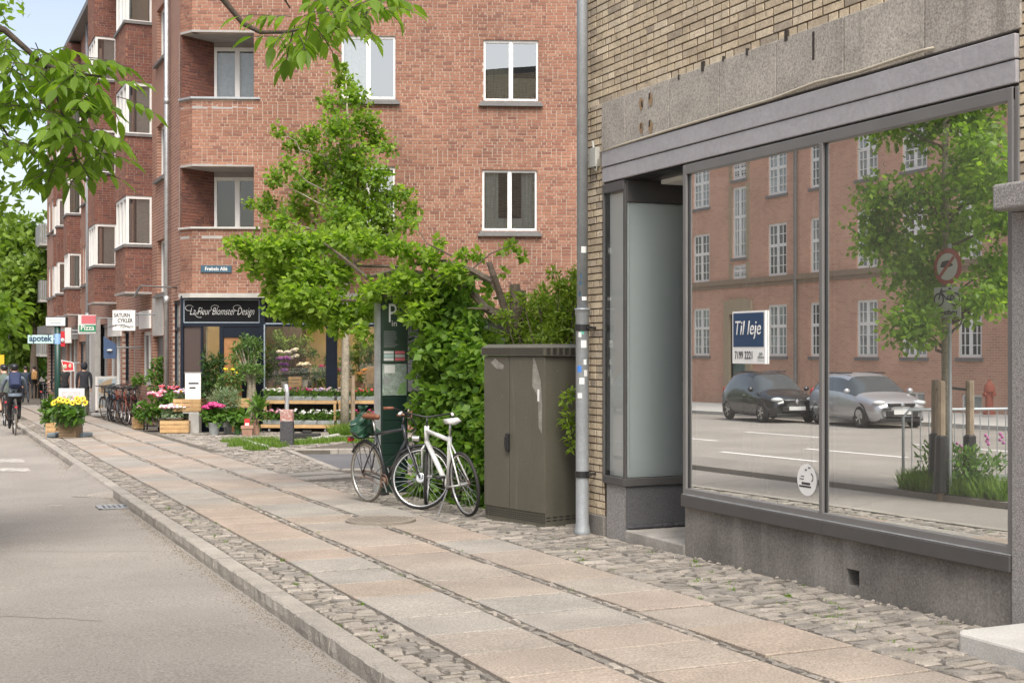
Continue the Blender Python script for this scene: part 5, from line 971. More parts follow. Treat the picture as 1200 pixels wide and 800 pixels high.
for i, (x, y) in enumerate(((-.22, -.16), (.2, -.12), (-.05, .26))):
    p = b + Vector((x, y, 0)); s = thing('tree_stake', ['wooden stake with black sleeve left of the mirrored island tree', 'wooden stake with black sleeve right of the mirrored island tree', 'wooden stake with black sleeve behind the mirrored island tree'][i], 'stake', p, 'stakes round the island tree'); mb = MB(); mb.lathe([(.05, -.1), (.05, 1.35), (.04, 1.37)], 8, p); mb.build('post', M['woodg'], s); mb = MB(); mb.lathe([(.11, 0), (.085, .3), (.075, .68), (.055, .7)], 9, p); mb.build('sleeve', M['black'], s)
    mb = MB(); mb.tube([p + Vector((0, 0, 1.25)), b + Vector((0, 0, 1.28))], .018, 5); mb.build('tie', M['black'], s)
blades('island_grass', [(b.x - .1, b.y + random.uniform(-1.1, 1.1), .3) for i in range(9)], 4200, .24); ip = thing('wild_plant', 'pink flowering weeds round the foot of the island tree', 'plant', b + Vector((-.1, -.3, 0))); C = [b + Vector((random.uniform(-.4, .15), random.uniform(-.7, .7), random.uniform(.15, .45))) for i in range(14)]; leafcloud('foliage', M['plant'], C, [.16] * 14, 900, .1, ip, wid=.35, droop=-.4); mb = MB()
for i in range(4): p = b + Vector((random.uniform(-.4, .1), random.uniform(-.7, .5), random.uniform(.55, .75))); [mb.ball(p + Vector((random.uniform(-.025, .025), random.uniform(-.025, .025), j * -.035)), .022, 6, 4) for j in range(4)]
mb.build('blossoms', flat('pink_mauve', (.45, .12, .32)), ip)
p0 = Vector((-.62, 14.3, zg(14.3) - .1)); p1 = Vector((-2.7, 13.6, zg(13.6) - .1)); bar = thing('crowd_barrier', 'grey steel crowd barrier beside the mirrored island tree', 'barrier', p0); mb = MB(); dv = (p1 - p0); up = Vector((0, 0, 1))
mb.tube([p0 + up * .12, p0 + up * .95, p0 + dv * .04 + up * 1.05, p0 + dv * .96 + up * 1.05, p1 + up * .95, p1 + up * .12, p0 + up * .12], .021, 6); mb.build('frame', M['galv'], bar, smooth=True)
for i in range(1, 18): mb = MB(); q = p0 + dv * i / 18; mb.tube([q + up * .13, q + up * 1.04], .008, 5); mb.build('bar', M['galv'], bar)
for q in (p0 + dv * .12, p0 + dv * .88): mb = MB(); n_ = Vector((-dv.y, dv.x, 0)).normalized(); mb.tube([q - n_ * .3, q - n_ * .05 + up * .12, q + n_ * .05 + up * .12, q + n_ * .3], .018, 5); mb.build('foot', M['galv'], bar)
sp_ = Vector((.14, 12.58, zg(12.6))); rs = thing('road_sign', 'round red bordered prohibition sign with a bicycle exemption plate, mirrored in the window', 'road sign', sp_); FRS = Fr((sp_.x, sp_.y, 0), (.67, -.74)); FRS = Fr((sp_.x, sp_.y, 0), (.06, 1)); mb = MB(); mb.lathe([(.022, -.1), (.022, 3.05)], 8, sp_); mb.build('pole', M['galv'], rs)
def disc(fr, r, d, z, mat, parent, name, n=32, u=0):
    mb = MB(); vs = [fr(u + r * math.cos(2 * PI * i / n), d, z + r * math.sin(2 * PI * i / n)) for i in range(n)]; vb = [fr(u + r * math.cos(2 * PI * i / n), d + .006, z + r * math.sin(2 * PI * i / n)) for i in range(n)]; mb.add(vs + vb, [tuple(range(n)), tuple(range(2 * n - 1, n - 1, -1))] + [(i, n + i, n + (i + 1) % n, (i + 1) % n) for i in range(n)]); return mb.build(name, mat, parent)
disc(FRS, .225, -.04, 2.82, M['fred'], rs, 'red_border'); disc(FRS, .165, -.047, 2.82, M['fwhite'], rs, 'white_face'); mb = MB(); q = [(-.13, .10), (-.10, .13), (.13, -.10), (.10, -.13)]; mb.poly([FRS(a, -.052, 2.82 + c) for a, c in q]); mb.build('red_bar', M['fred'], rs); mb = MB(); mb.poly([FRS(a * .8, -.05, 2.82 + c * .8) for a, c in ((-.13, .02), (-.03, .1), (.1, .08), (.14, 0), (.02, -.02), (-.08, .0))]); mb.build('vehicle_symbol', M['txtk'], rs)
mb = MB(); mb.box((-.215, -.046, 2.20), (.215, -.036, 2.57), 0, 0, FRS); mb.build('plate', M['fwhite'], rs); mb = MB(); zc_ = 2.42
for u in (-.13, .13): mb.ring(FRS(u, -.052, zc_), FRS.i, .075, .01, 18, 4)
for a, b_ in (((-.13, 0), (-.05, .1)), ((-.05, .1), (.1, .1)), ((.1, .1), (.13, 0)), ((-.05, .1), (0, 0)), ((0, 0), (.1, .1)), ((-.13, 0), (0, 0)), ((.1, .1), (.08, .14)), ((-.07, .13), (-.03, .13))): mb.tube([FRS(a[0], -.052, zc_ + a[1]), FRS(b_[0], -.052, zc_ + b_[1])], .009, 4)
mb.build('bicycle_symbol', M['txtk'], rs); text('lettering', 'undtaget', .095, M['txtk'], rs, FRS.m(0, -.05, 2.26), bold=.002)
# ================================================================ PARKED CARS (seen in the shop window)
def car(name, label, paint, loc, heading, L=4.05, Wd=1.74, Ht=1.46, roofm=None):
    root = thing(name, label, 'car', (0, 0, 0), 'cars parked across the road')
    st = [(-.5, .42, .62, .62, .0, .72), (-.485, .28, .80, .86, .45, .84), (-.44, .2, .92, 1.12, .62, .97), (-.36, .19, .95, 1.40, .60, 1.), (-.25, .19, .95, 1.45, .62, 1.), (-.05, .19, .93, 1.46, .64, 1.), (.08, .19, .91, 1.40, .63, 1.), (.18, .19, .90, 1.16, .66, 1.), (.25, .19, .89, .93, .70, 1.), (.36, .19, .85, .86, .6, .98), (.44, .2, .76, .80, .5, .92), (.485, .25, .66, .70, .4, .80), (.5, .34, .56, .60, .3, .66)]
    body = MB(); glass = MB(); rows = []
    for x, z0, zb, zr, rw, hw in st:
        X = x * L; w = hw * Wd / 2; rr = rw * Wd / 2; zr = zr * Ht / 1.46; rows.append([(X, w * .86, z0), (X, w, z0 + .12), (X, w * 1.0, (z0 + zb) / 2 + .05), (X, w * .95, zb), (X, min(w * .95, rr + .08), max(zb + .005, zr - .06)), (X, rr * .9, zr), (X, 0, zr + .015)])
    V = []; 
    for r in rows: V += r + [(x, -y, z) for x, y, z in r[-2::-1]]
    n = 13; F = []; mi = []
    for i in range(len(rows) - 1):
        for j in range(n - 1):
            F.append((i * n + j, (i + 1) * n + j, (i + 1) * n + j + 1, i * n + j + 1)); k = j if j < 6 else 11 - j; c = (rows[i][5][2] - rows[i][3][2] > .2 or rows[i + 1][5][2] - rows[i + 1][3][2] > .2)
            g_ = 0
            if c and k == 3 and 2 <= i <= 7: g_ = 1
            if k in (4, 5) and (i in (6, 7) or i in (1, 2)) : g_ = 1
            mi.append(g_)
    F += [tuple(range(n - 1, -1, -1)), tuple((len(rows) - 1) * n + j for j in range(n))]; mi += [0, 0]; body.v = V; body.f = F; body.m = mi; body.a = [0] * len(F)
    bo = body.build('body', [paint, M['carglass']], root, smooth=True); sub = bo.modifiers.new('s', 'SUBSURF'); sub.levels = sub.render_levels = 1
    pl = MB()
    for x, sg in ((-.07, 1), (-.07, -1), (.13, 1), (.13, -1), (-.27, 1), (-.27, -1)): pl.box((x * L - .03, sg * .80 - .03, .9), (x * L + .03, sg * .80 + .03, 1.02)) if False else None
    w0 = Wd / 2
    for x in (-.315, .315):
        for sg in (1, -1):
            wh = MB(); c = (x * L, sg * (w0 - .1), .31); wh.ring(c, (0, 1, 0), .235, .085, 22, 8, flat=1.2); t = wh.build('wheel', M['rubber'], root, smooth=True); r_ = MB(); yo = sg * (w0 - .03)
            r_.M = Matrix.Translation((x * L, yo, .31)) @ Matrix.Rotation(PI / 2 * -sg, 4, 'X')
            for k in range(5): a = 2 * PI * k / 5; r_.box((-.0, 0, 0), (0, 0, 0)) if False else r_.prism([(.03 * math.cos(a - .8), .03 * math.sin(a - .8)), (.19 * math.cos(a - .14), .19 * math.sin(a - .14)), (.19 * math.cos(a + .14), .19 * math.sin(a + .14)), (.03 * math.cos(a + .8), .03 * math.sin(a + .8))], -.01, .012)
            r_.lathe([(.205, -.03), (.205, .01), (.185, .01), (.185, -.03)], 20, caps=False); r_.build('rim', M['alu'], t)
            ar = MB(); ar.ring((x * L, sg * (w0 - .075), .31), (0, 1, 0), .345, .05, 18, 6, -PI * .58, PI * .58); ar.build('wheel_arch', M['black'], root)
    for sg in (1, -1):
        h = MB(); h.ball((L * .462, sg * w0 * .66, .70), .13, 10, 6, 0, 0, (.9, 1.5, .55)); h.build('headlight', flat('headlight_glass', (.55, .57, .58), .15), root, smooth=True); h = MB(); h.ball((-L * .475, sg * w0 * .72, .86), .11, 8, 6, 0, 0, (.6, .9, 1.3)); h.build('tail_light', flat('tail_red', (.35, .02, .02), .3), root, smooth=True)
        h = MB(); h.ball((L * .19, sg * (w0 + .07), .98), .1, 8, 6, 0, 0, (.6, 1, .75)); h.build('wing_mirror', paint, root, smooth=True)
        h = MB(); h.tube([(-L * .33, sg * w0 * .57, Ht - .02), (L * .05, sg * w0 * .58, Ht - .0)], .018, 5); h.build('roof_rail', M['black'], root)
        h = MB(); h.box((-.02, sg * w0 * .97 - .012, .78), (.12, sg * w0 * .97 + .012, .81)); h.build('door_handle', M['alu'], root)
    h = MB(); h.box((L * .475, -.38, .62), (L * .505, .38, .69)); h.box((L * .48, -.45, .36), (L * .508, .45, .50)); h.build('grille', M['black'], root, bevel=.01); h = MB(); h.box((L * .49, -.26, .40), (L * .516, .26, .51)); h.build('number_plate', M['whited'], root); h = MB(); h.add([(L * .512, 0, .74), (L * .512, .06, .65), (L * .512, 0, .56), (L * .512, -.06, .65), (L * .522, 0, .65)], [(0, 4, 1), (1, 4, 2), (2, 4, 3), (3, 4, 0)]); h.build('emblem', M['alu'], root)
    h = MB(); h.box((L * .43, -.6, .2), (L * .49, .6, .3)); h.box((-L * .49, -.6, .25), (-L * .44, .6, .4)); h.build('bumper_trim', M['black'], root, bevel=.02)
    root.location = (loc[0], loc[1], zg(loc[1]) - .11); root.rotation_euler = (0, 0, math.atan2(heading[1], heading[0])); return root
M['carglass'] = mk('car_glass', (.06, .07, .075), .04, spec=1.)
car('parked_car', 'silver hatchback parked across the road, its front mirrored in the shop window', mk('silver_paint', (.50, .51, .53), .28, metal=.6, coat=.5), (-12.3, 29.4), (.2, -.98))
car('parked_car', 'black hatchback parked behind the silver car, mirrored in the shop window', mk('black_paint', (.018, .02, .022), .2, coat=.6), (-11.9, 33.4), (.16, -.99), 3.7, 1.68, 1.5)
car('parked_car', 'grey car just past the window frame, mirrored at the edge of the glass', mk('grey_paint', (.16, .18, .19), .3, metal=.4, coat=.4), (-11.6, 40.5), (.3, -.95), 4.3)
# ================================================================ BICYCLES
def bike(label, group, fcol, steer=0, lean=0, tyre='rubber', rim='alu', guard='black', saddle='black', rack=True, basket=False, kick=True, light=False, grips='black', spokes=24, bars='black', bottle=None, step=False, fat=.017, gears=True):
    root = thing('bicycle', label, 'bicycle', (0, 0, 0), group); R = .345; rh, bb, fh = Vector((0, 0, R)), Vector((.43, 0, .28)), Vector((1.06, 0, R)); ht, hb, st, se = Vector((.80, 0, .93)), Vector((.865, 0, .72)), Vector((.22, 0, .84)), Vector((.165, 0, 1.00))
    f = MB(); T = f.tube; T([bb, st], fat, 8); T([hb + Vector((-.01, 0, .04)), bb], fat * 1.25, 8); T([ht, hb], fat * 1.2, 8)
    if step: T([ht + Vector((.02, 0, -.1)), Vector((.55, 0, .5)), Vector((.36, 0, .5))], fat, 8)
    else: T([ht + Vector((.02, 0, -.05)), st + Vector((.012, 0, -.04))], fat, 8)
    for s in (-1, 1): T([bb + Vector((0, s * .03, 0)), rh + Vector((0, s * .06, 0))], .010, 6); T([st + Vector((.02, s * .012, -.08)), rh + Vector((0, s * .06, 0))], .009, 6)
    f.build('frame', fcol, root, smooth=True)
    axp, axd = hb, (ht - hb).normalized(); MS = Matrix.Translation(axp) @ Matrix.Rotation(steer, 4, axd) @ Matrix.Translation(-axp)
    f = MB(); f.M = MS
    for s in (-1, 1): f.tube([hb + Vector((.01, s * .02, -.01)), hb + Vector((.03, s * .052, -.05)), Vector((.98, s * .055, .50)), fh + Vector((0, s * .055, 0))], [.015, .015, .012, .009], 6)
    f.build('fork', fcol, root, smooth=True)
    def wheel(c, Mx):
        w = MB(); w.M = Mx
        for i in range(spokes):
            a = 2 * PI * i / spokes; s = .03 if i % 2 else -.03; b = a + (.5 if i % 4 < 2 else -.5); w.tube([c + Vector((.025 * math.cos(b), s, .025 * math.sin(b))), c + Vector((.31 * math.cos(a), 0, .31 * math.sin(a)))], .0016, 3, caps=False)
        w.tube([c + Vector((0, -.05, 0)), c + Vector((0, .05, 0))], .02, 8); o = w.build('wheel', M['steel'], root)
        w = MB(); w.M = Mx; w.ring(c, (0, 1, 0), R - .019, .019, 36, 7); w.build('tyre', M[tyre], o, smooth=True); w = MB(); w.M = Mx; w.ring(c, (0, 1, 0), .311, .011, 36, 5, flat=1.3); w.build('rim', M[rim], o, smooth=True)
    wheel(rh, None); wheel(fh, MS)
    if guard:
        for c, a0, a1, Mx in ((rh, -.9, 1.9, None), (fh, -.75, 1.5, MS)):
            w = MB(); w.M = Mx; w.ring(c, (0, 1, 0), R + .022, .022, 20, 5, -a1, -a0 + .0, flat=1.2) if False else w.ring(c, (0, 1, 0), R + .02, .02, 20, 5, a0, a1, flat=1.2); w.build('mudguard', M[guard] if isinstance(guard, str) else guard, root, smooth=True)
    h = MB(); h.M = MS; top = ht + axd * .09; h.tube([ht, top + Vector((.03, 0, .0))], .014, 6); q = top + Vector((.05, 0, .01)); h.tube([q + Vector((-.17, -.29, .04)), q + Vector((-.06, -.27, .05)), q + Vector((.02, -.12, .02)), q, q + Vector((.02, .12, .02)), q + Vector((-.06, .27, .05)), q + Vector((-.17, .29, .04))], .011, 6); hb_ = h.build('handlebar', M[bars], root, smooth=True)
    for s in (-1, 1): h = MB(); h.M = MS; h.tube([q + Vector((-.18, s * .291, .04)), q + Vector((-.07, s * .275, .05))], .017, 7); h.build('grip', M[grips], hb_, smooth=True)
    h = MB(); h.M = MS; h.tube([q + Vector((-.05, .2, .045)), q + Vector((.03, .24, .0)), q + Vector((-.05, .28, .02))], .005, 4); h.tube([q + Vector((.02, .1, .02)), q + Vector((.12, .04, -.08)), hb + Vector((.02, .02, .02)), bb + Vector((.1, .02, .1))], .004, 4); h.tube([q + Vector((.02, -.1, .02)), q + Vector((.13, -.02, -.1)), hb + Vector((.06, 0, -.06))], .004, 4); h.build('cables', M['black'], hb_)
    s_ = MB(); s_.tube([st + Vector((.01, 0, -.05)), se], .0135, 6); sp = s_.build('seat_post', M['alu'], root, smooth=True)
    s_ = MB(); k = [(-.13, .075, .02), (-.09, .085, .03), (.0, .06, .022), (.08, .028, .018), (.14, .018, .012)]; vs = []; 
    for x, w, h_ in k: vs += [se + Vector((x, -w, 0)), se + Vector((x, -w * .6, h_ + .012)), se + Vector((x, w * .6, h_ + .012)), se + Vector((x, w, 0)), se + Vector((x, 0, -.03))]
    fs = [(i * 5 + j, i * 5 + (j + 1) % 5, i * 5 + 5 + (j + 1) % 5, i * 5 + 5 + j) for i in range(4) for j in range(5)] + [(4, 3, 2, 1, 0), (20, 21, 22, 23, 24)]; s_.add(vs, fs); s_.build('saddle', M[saddle], root, smooth=True)
    c = MB(); c.ring(bb + Vector((0, -.045, 0)), (0, 1, 0), .075, .008, 20, 4); c.ring(bb + Vector((0, -.045, 0)), (0, 1, 0), .03, .02, 12, 4); c.ring(rh + Vector((0, -.045, 0)), (0, 1, 0), .03, .01, 12, 4); c.tube([bb + Vector((0, -.05, .075)), rh + Vector((0, -.05, .033))], .005, 4); c.tube([bb + Vector((0, -.05, -.075)), rh + Vector((0, -.05, -.033))], .005, 4); c.build('chain', M['chain'], root)
    c = MB(); c.tube([bb + Vector((0, -.055, 0)), bb + Vector((.10, -.075, -.13))], .01, 5); c.box(tuple(bb + Vector((.05, -.16, -.145))), tuple(bb + Vector((.15, -.08, -.12)))); c.build('crank', M['black'], root); c = MB(); c.tube([bb + Vector((0, .055, 0)), bb + Vector((-.10, .075, .13))], .01, 5); c.box(tuple(bb + Vector((-.15, .08, .12))), tuple(bb + Vector((-.05, .16, .145)))); c.build('crank', M['black'], root)
    if rack:
        r_ = MB()
        for s in (-.065, .065): r_.tube([Vector((.16, s, .74)), Vector((-.30, s, .76))], .006, 4); r_.tube([Vector((-.22, s, .76)), rh + Vector((0, s, 0))], .005, 4); r_.tube([Vector((-.05, s, .755)), rh + Vector((0, s, 0))], .005, 4)
        for x in (-.30, -.1, .1): r_.tube([Vector((x, -.065, .757)), Vector((x, .065, .757))], .005, 4)
        r_.build('luggage_rack', M['black'], root)
        r_ = MB(); r_.box((-.35, -.03, .70), (-.31, .03, .745)); r_.build('rear_light', M['redp'], root)
    if kick: r_ = MB(); r_.tube([bb + Vector((-.06, .04, -.02)), Vector((.34, .20, .01))], .008, 5); r_.build('kickstand', M['alu'], root)
    if light: r_ = MB(); r_.M = MS; r_.tube([hb + Vector((.06, 0, .06)), hb + Vector((.14, 0, .06))], [.03, .036], 8); r_.build('front_light', M['alu'], root); r_ = MB(); r_.M = MS; r_.lathe([(.045, -.035), (.055, -.03), (.055, .03), (.045, .035)], 14); r_.v = [tuple(MS @ (Vector((v[0], v[2], v[1])) + fh)) if True else v for v in [tuple(MS.inverted() @ Vector(v)) for v in r_.v]]; r_.build('hub_dynamo', M['alu'], root)
    if basket:
        r_ = MB(); r_.M = MS; z0, z1 = .86, 1.08
        for i in range(9): t = i / 8; r_.box((.93, -.17 + .34 * t - .005, z0), (.94, -.17 + .34 * t + .005, z1)); r_.box((1.19, -.17 + .34 * t - .005, z0), (1.2, -.17 + .34 * t + .005, z1))
        for z in (z0, (z0 + z1) / 2, z1): r_.box((.925, -.18, z), (1.205, -.17, z + .012)); r_.box((.925, .17, z), (1.205, .18, z + .012)); r_.box((.925, -.17, z), (.94, .17, z + .012)); r_.box((1.19, -.17, z), (1.205, .17, z + .012))
        r_.box((.94, -.17, z0), (1.19, .17, z0 + .01)); r_.build('basket', M['black'], root)
    return root
def place_bike(r, rear, head, lean=0):
    a = math.atan2(head[1], head[0]); r.rotation_euler = (lean, 0, a); r.location = (rear[0], rear[1], zg(rear[1]) - abs(math.sin(lean)) * .0)
    sl_ = -GB * math.sin(a); r.rotation_euler = (lean, -sl_, a)
dirv = lambda ax, az: (ax * CS + az * SN, -ax * SN + az * CS)
b1 = bike('black city bicycle with brown saddle and cream tyres leaning beside the information post', 'bicycles parked by the hedge', mk('black_frame', (.03, .032, .036), .3, coat=.3), steer=.75, tyre='rubber', guard='black', saddle='leather', light=True, grips='leather', spokes=32, kick=True)
h1 = dirv(.62, -.785); rear = G(431.5, 588); place_bike(b1, rear, h1, .04)
tw = [c for c in b1.children if c.name.startswith('wheel')][0]; [setattr(c.data.materials, 'dummy', 0) if False else c.data.materials.__setitem__(0, M['tan_t']) for c in tw.children if c.name.startswith('tyre')]
b2 = bike('white hybrid bicycle with white saddle propped on its kickstand by the cabinet', 'bicycles parked by the hedge', mk('white_frame', (.68, .68, .66), .25, coat=.4), steer=-.5, guard=None, saddle='whited', rack=False, grips='whited', spokes=28, fat=.024)
h2 = dirv(-.46, .888); rear2 = G(549, 605); place_bike(b2, rear2, h2, -.13)
for s_ in (0,): 
    m_ = MB(); m_.ring(Vector((0, 0, .345)), (0, 1, 0), .37, .018, 12, 5, -.2, 1.1, flat=1.3); m_.build('mudguard', M['whited'], b2, smooth=True).location = (0, 0, 0); bs = MB(); bs.ball((.74, 0, .82), .10, 10, 6, 0, 0, (.9, .9, 1.1)); bs.build('yellow_bag', M['yellow'], b2, smooth=True); bs = MB()
    for t in (-.06, 0, .06): bs.ring((.74, t, .82), (0, 1, 0), .098, .009, 14, 4)
    bs.build('bag_straps', M['black'], b2)
# green plastic bag on the black bicycle's rack
hv = Vector((h1[0], h1[1], 0)).normalized(); bp = rear + hv * -.12; bagr = thing('plastic_bag', 'crumpled dark green plastic bag tied over the black bicycle rack', 'bag', bp + Vector((0, 0, .76))); mb = MB(); n = 17; prof = [(.10, 0), (.17, .03), (.20, .07), (.18, .12), (.185, .17), (.15, .22), (.125, .27), (.085, .32), (.04, .36), (.025, .385), (.07, .45), (.05, .46)]; rr = random.Random(5); vs = []
for i, (r, z) in enumerate(prof):
    for j in range(n): a = 2 * PI * j / n; q = r * .74 * (1 + .18 * math.sin(3 * a + i * 1.3) + rr.uniform(-.2, .2)); vs.append(bp + Vector((q * math.cos(a) * 1.1, q * math.sin(a), .755 + z * .78 + rr.uniform(-.02, .02))))
mb.add(vs, [(i * n + j, i * n + (j + 1) % n, (i + 1) * n + (j + 1) % n, (i + 1) * n + j) for i in range(len(prof) - 1) for j in range(n)] + [tuple(range(n - 1, -1, -1))]); mb.build('bag', mk('green_film', (.018, .06, .035), .35, n1=(8, .2)), bagr)
# the packed row outside the bicycle shop
cols_ = [(.03, .035, .04), (.05, .10, .16), (.03, .03, .03), (.22, .06, .04), (.30, .30, .30), (.04, .12, .14)]
row = 'bicycles in the packed row outside the bicycle shop'; protos = []
for k in range(4): protos.append(bike('x', row, mk('row_frame', cols_[k], .3), steer=(-.1, .15, 0, -.2)[k], spokes=14, basket=(k == 1), step=(k % 2 == 1), tyre='rubber' if k else 'tan_t'))
lbs = ['red tyred bicycle at the far end of the packed row, next to the poster stand', 'dark bicycle second in the packed row from the poster stand', 'bicycle with a front basket third in the packed row from the poster stand', 'bicycle in the middle of the packed row outside the bicycle shop', 'bicycle just past the middle of the packed row outside the bicycle shop', 'blue framed bicycle near the flower stall end of the packed row', 'brown framed bicycle second in the packed row from the flower stall', 'pale rimmed bicycle closest to the flower stall in the packed row', 'dark bicycle standing behind the packed row under the shop window']
pos = [(123, 491), (128, 493), (133, 494), (138, 495.5), (143, 496.5), (148, 498), (153, 497), (160, 494), (168, 491)]
for i, (px, py) in enumerate(pos):
    o = protos[i] if i < 4 else copytree(protos[(i * 3) % 4]); o['label'] = lbs[i]; f_ = G(px, py); hd_ = dirv(.03 + random.uniform(-.05, .05), -.99); hd_ = Vector((hd_[0], hd_[1], 0)).normalized(); rear_ = f_ - hd_ * 1.06; place_bike(o, rear_, hd_, random.uniform(.05, .16))
# ================================================================ STREET FURNITURE
def obf(px0, px1, pyb, Zoff=0): a = G(px0, pyb); b = G(px1, pyb); return a, b
p0 = G(567, 606.5); p1 = G(639, 617); w = (p1 - p0); w.z = 0; FK = Fr((p0.x, p0.y, 0), w); Lc = w.length; cz = zg(p1.y)
cb = thing('utility_cabinet', 'olive grey street utility cabinet with double doors and a louvred top', 'cabinet', FK(Lc / 2, .25, cz)); ztop = FK.hit(644, 403)[1]; DW = .62
mb = MB(); mb.box((.012, .012, cz - .1), (Lc - .012, DW, ztop - .12), 0, 0, FK); mb.build('housing', M['cab'], cb, bevel=.006)
dw = [(0, .375), (.375, .75), (.755, 1)]
for a, b in ((.0, .42), (.423, .79)): mb = MB(); mb.box((Lc * a + .006, 0, cz + .125), (Lc * b - .003, .012, ztop - .125), 0, 0, FK); mb.build('door', M['cab'], cb, bevel=.004)
mb = MB(); mb.box((Lc * .792, -.001, cz + .125), (Lc - .004, .012, ztop - .125), 0, 0, FK); mb.build('side_post', M['cab'], cb, bevel=.004)
mb = MB(); mb.box((-.018, -.02, ztop - .115), (Lc + .02, DW + .02, ztop - .035), 0, 0, FK); v = [FK(a, b, c) for a, b, c in ((-.018, -.02, ztop - .035), (Lc + .02, -.02, ztop - .035), (Lc + .02, DW + .02, ztop - .035), (-.018, DW + .02, ztop - .035), (.03, .035, ztop), (Lc - .03, .035, ztop), (Lc - .03, DW - .03, ztop), (.03, DW - .03, ztop))]; mb.add(v, MB.BF); cap = mb.build('cap', M['cab'], cb)
def slots(fr, u0, u1, zs_, d, parent, n, w=.62):
    mb = MB()
    for z in zs_:
        for i in range(n): a = u0 + (u1 - u0) * i / n; mb.box((a, d - .003, z), (a + (u1 - u0) / n * w, d + .002, z + .007), 0, 0, fr)
    return mb.build('louvres', M['black'], parent, kind='stuff')
slots(FK, .0, Lc, (ztop - .10, ztop - .082, ztop - .064, ztop - .046), -.021, cap, 34); slots(FK, .01, Lc, (cz + .03, cz + .05, cz + .07, cz + .09), .011, cb, 30)
FKs = Fr(FK(Lc, 0, 0), FK.i); slots(FKs, .0, DW, (ztop - .10, ztop - .082, ztop - .064, ztop - .046), -.021, cap, 8); slots(FKs, .02, DW - .02, (cz + .05, cz + .08), .011, cb, 7)
zh = FK.hit(597, 518)[1]; mb = MB(); mb.box((Lc * .40, -.035, zh - .09), (Lc * .445, .0, zh + .09), 0, 0, FK); mb.box((Lc * .405, -.05, zh - .05), (Lc * .44, -.03, zh + .06), 0, 0, FK); mb.build('door_handle', M['black'], cb, bevel=.006)
vz = lambda py: FK.hit(630, py)[1]
mb = MB(); mb.poly([FK(a, -.0025, b) for a, b in ((Lc * .82, vz(418)), (Lc * .86, vz(425)), (Lc * .93, vz(445)), (Lc * .955, vz(470)), (Lc * .95, vz(508)), (Lc * .90, vz(500)), (Lc * .89, vz(465)), (Lc * .80, vz(452)), (Lc * .81, vz(430)))]); mb.build('scraped_patch', M['cabs'], cb); mb = MB(); mb.poly([FK(a, -.0025, b) for a, b in ((Lc * .12, vz(425)), (Lc * .2, vz(420)), (Lc * .25, vz(424)), (Lc * .34, vz(428)), (Lc * .33, vz(434)), (Lc * .22, vz(433)))]); mb.build('scraped_patch', M['cabs'], cb)
mb = MB(); mb.box((Lc * .885, -.006, vz(470)), (Lc * .91, -.002, vz(456)), 0, 0, FK); mb.build('label_strip', M['txtw'], cb)
# information post
p0, p1 = G(447, 577), G(478, 575.5); w = p1 - p0; w.z = 0; FI = Fr((p0.x, p0.y, 0), w); Lp = w.length; z0 = zg(p0.y); zt_ = FI.hit(462, 336)[1]
ipo = thing('information_post', 'tall dark green parking information post with a map, behind the black bicycle', 'information post', FI(Lp / 2, .08, z0)); zz = lambda py: FI.hit(462, py)[1]
mb = MB(); mb.box((-.0, .0, z0 - .02), (Lp, .14, zt_), 0, 0, FI); mb.build('casing', M['postg'], ipo, bevel=.008)
for i in range(8): a, b = zz(466 + i * 13.4 + 12.6), zz(466 + i * 13.4); mb = MB(); mb.box((.012, -.008, a), (Lp - .012, .001, b), 0, 0, FI); mb.build('panel', M['postg'], ipo, bevel=.003)
mb = MB(); mb.box((-.055, .02, z0 - .02), (-.004, .12, zt_ + .02), 0, 0, FI); mb.build('edge_profile', M['galvd'], ipo)
mb = MB(); mb.box((.012, -.004, zz(425)), (Lp - .012, .001, zz(345)), 0, 0, FI); mb.build('printed_panel', M['postp'], ipo); mb = MB(); mb.box((.012, -.006, zz(463)), (Lp - .02, .001, zz(426)), 0, 0, FI); mp_ = mb.build('map', M['mapp'], ipo)
mb = MB(); mb.poly([FI(a * Lp, -.0075, zz(b)) for a, b in ((.1, 427.5), (.5, 427.5), (.5, 437), (.1, 437))]); mb.build('map_key', M['whited'], mp_); mb = MB(); mb.poly([FI(a * Lp, -.007, zz(b)) for a, b in ((.08, 438), (.35, 445), (.6, 437), (.85, 428), (.93, 427), (.5, 440), (.3, 450), (.09, 452))]); mb.build('map_streets', M['txtg'], mp_); mb = MB(); mb.poly([FI(a * Lp, -.0072, zz(b)) for a, b in ((.7, 450), (.92, 446), (.92, 462), (.55, 462))]); mb.build('map_park', M['maskin'], mp_)
text('lettering', 'P', .34, M['txtw'], ipo, FI.m(Lp * .40, -.006, zz(368)), 0, .72); text('lettering', 'in', .11, M['txtw'], ipo, FI.m(Lp * .48, -.006, zz(379)))
mb = MB(); rr = random.Random(3)
for i in range(9): mb.poly([FI(a, -.0055, z) for a, z in ((.03, zz(388 + i * 2.2)), (.03 + rr.uniform(.12, .22), zz(388 + i * 2.2)), (.03 + .17, zz(388.8 + i * 2.2)), (.03, zz(388.8 + i * 2.2)))])
mb.build('print_lines', M['txtg'], ipo); k = 0
for r in range(3):
    for c_ in range(2): mb = MB(); a = .03 + c_ * .15; mb.box((a, -.0062, zz(414.5 + r * 4)), (a + .13, -.003, zz(411.2 + r * 4)), 0, 0, FI); mb.build('notice', M[('whited', 'pinkr', 'mint', 'pale', 'whited', 'pinkr')[k]], ipo); k += 1
pm_ = P(441.3, 505, 18.5); pm_.z = zg(pm_.y); mp = thing('marker_post', 'thin red and white striped marker post left of the information post', 'marker post', pm_); zq = [pm_.z, *[P(441, y, 18.5).z for y in (500, 452, 440, 418, 408, 402)], P(441, 380, 18.5).z]
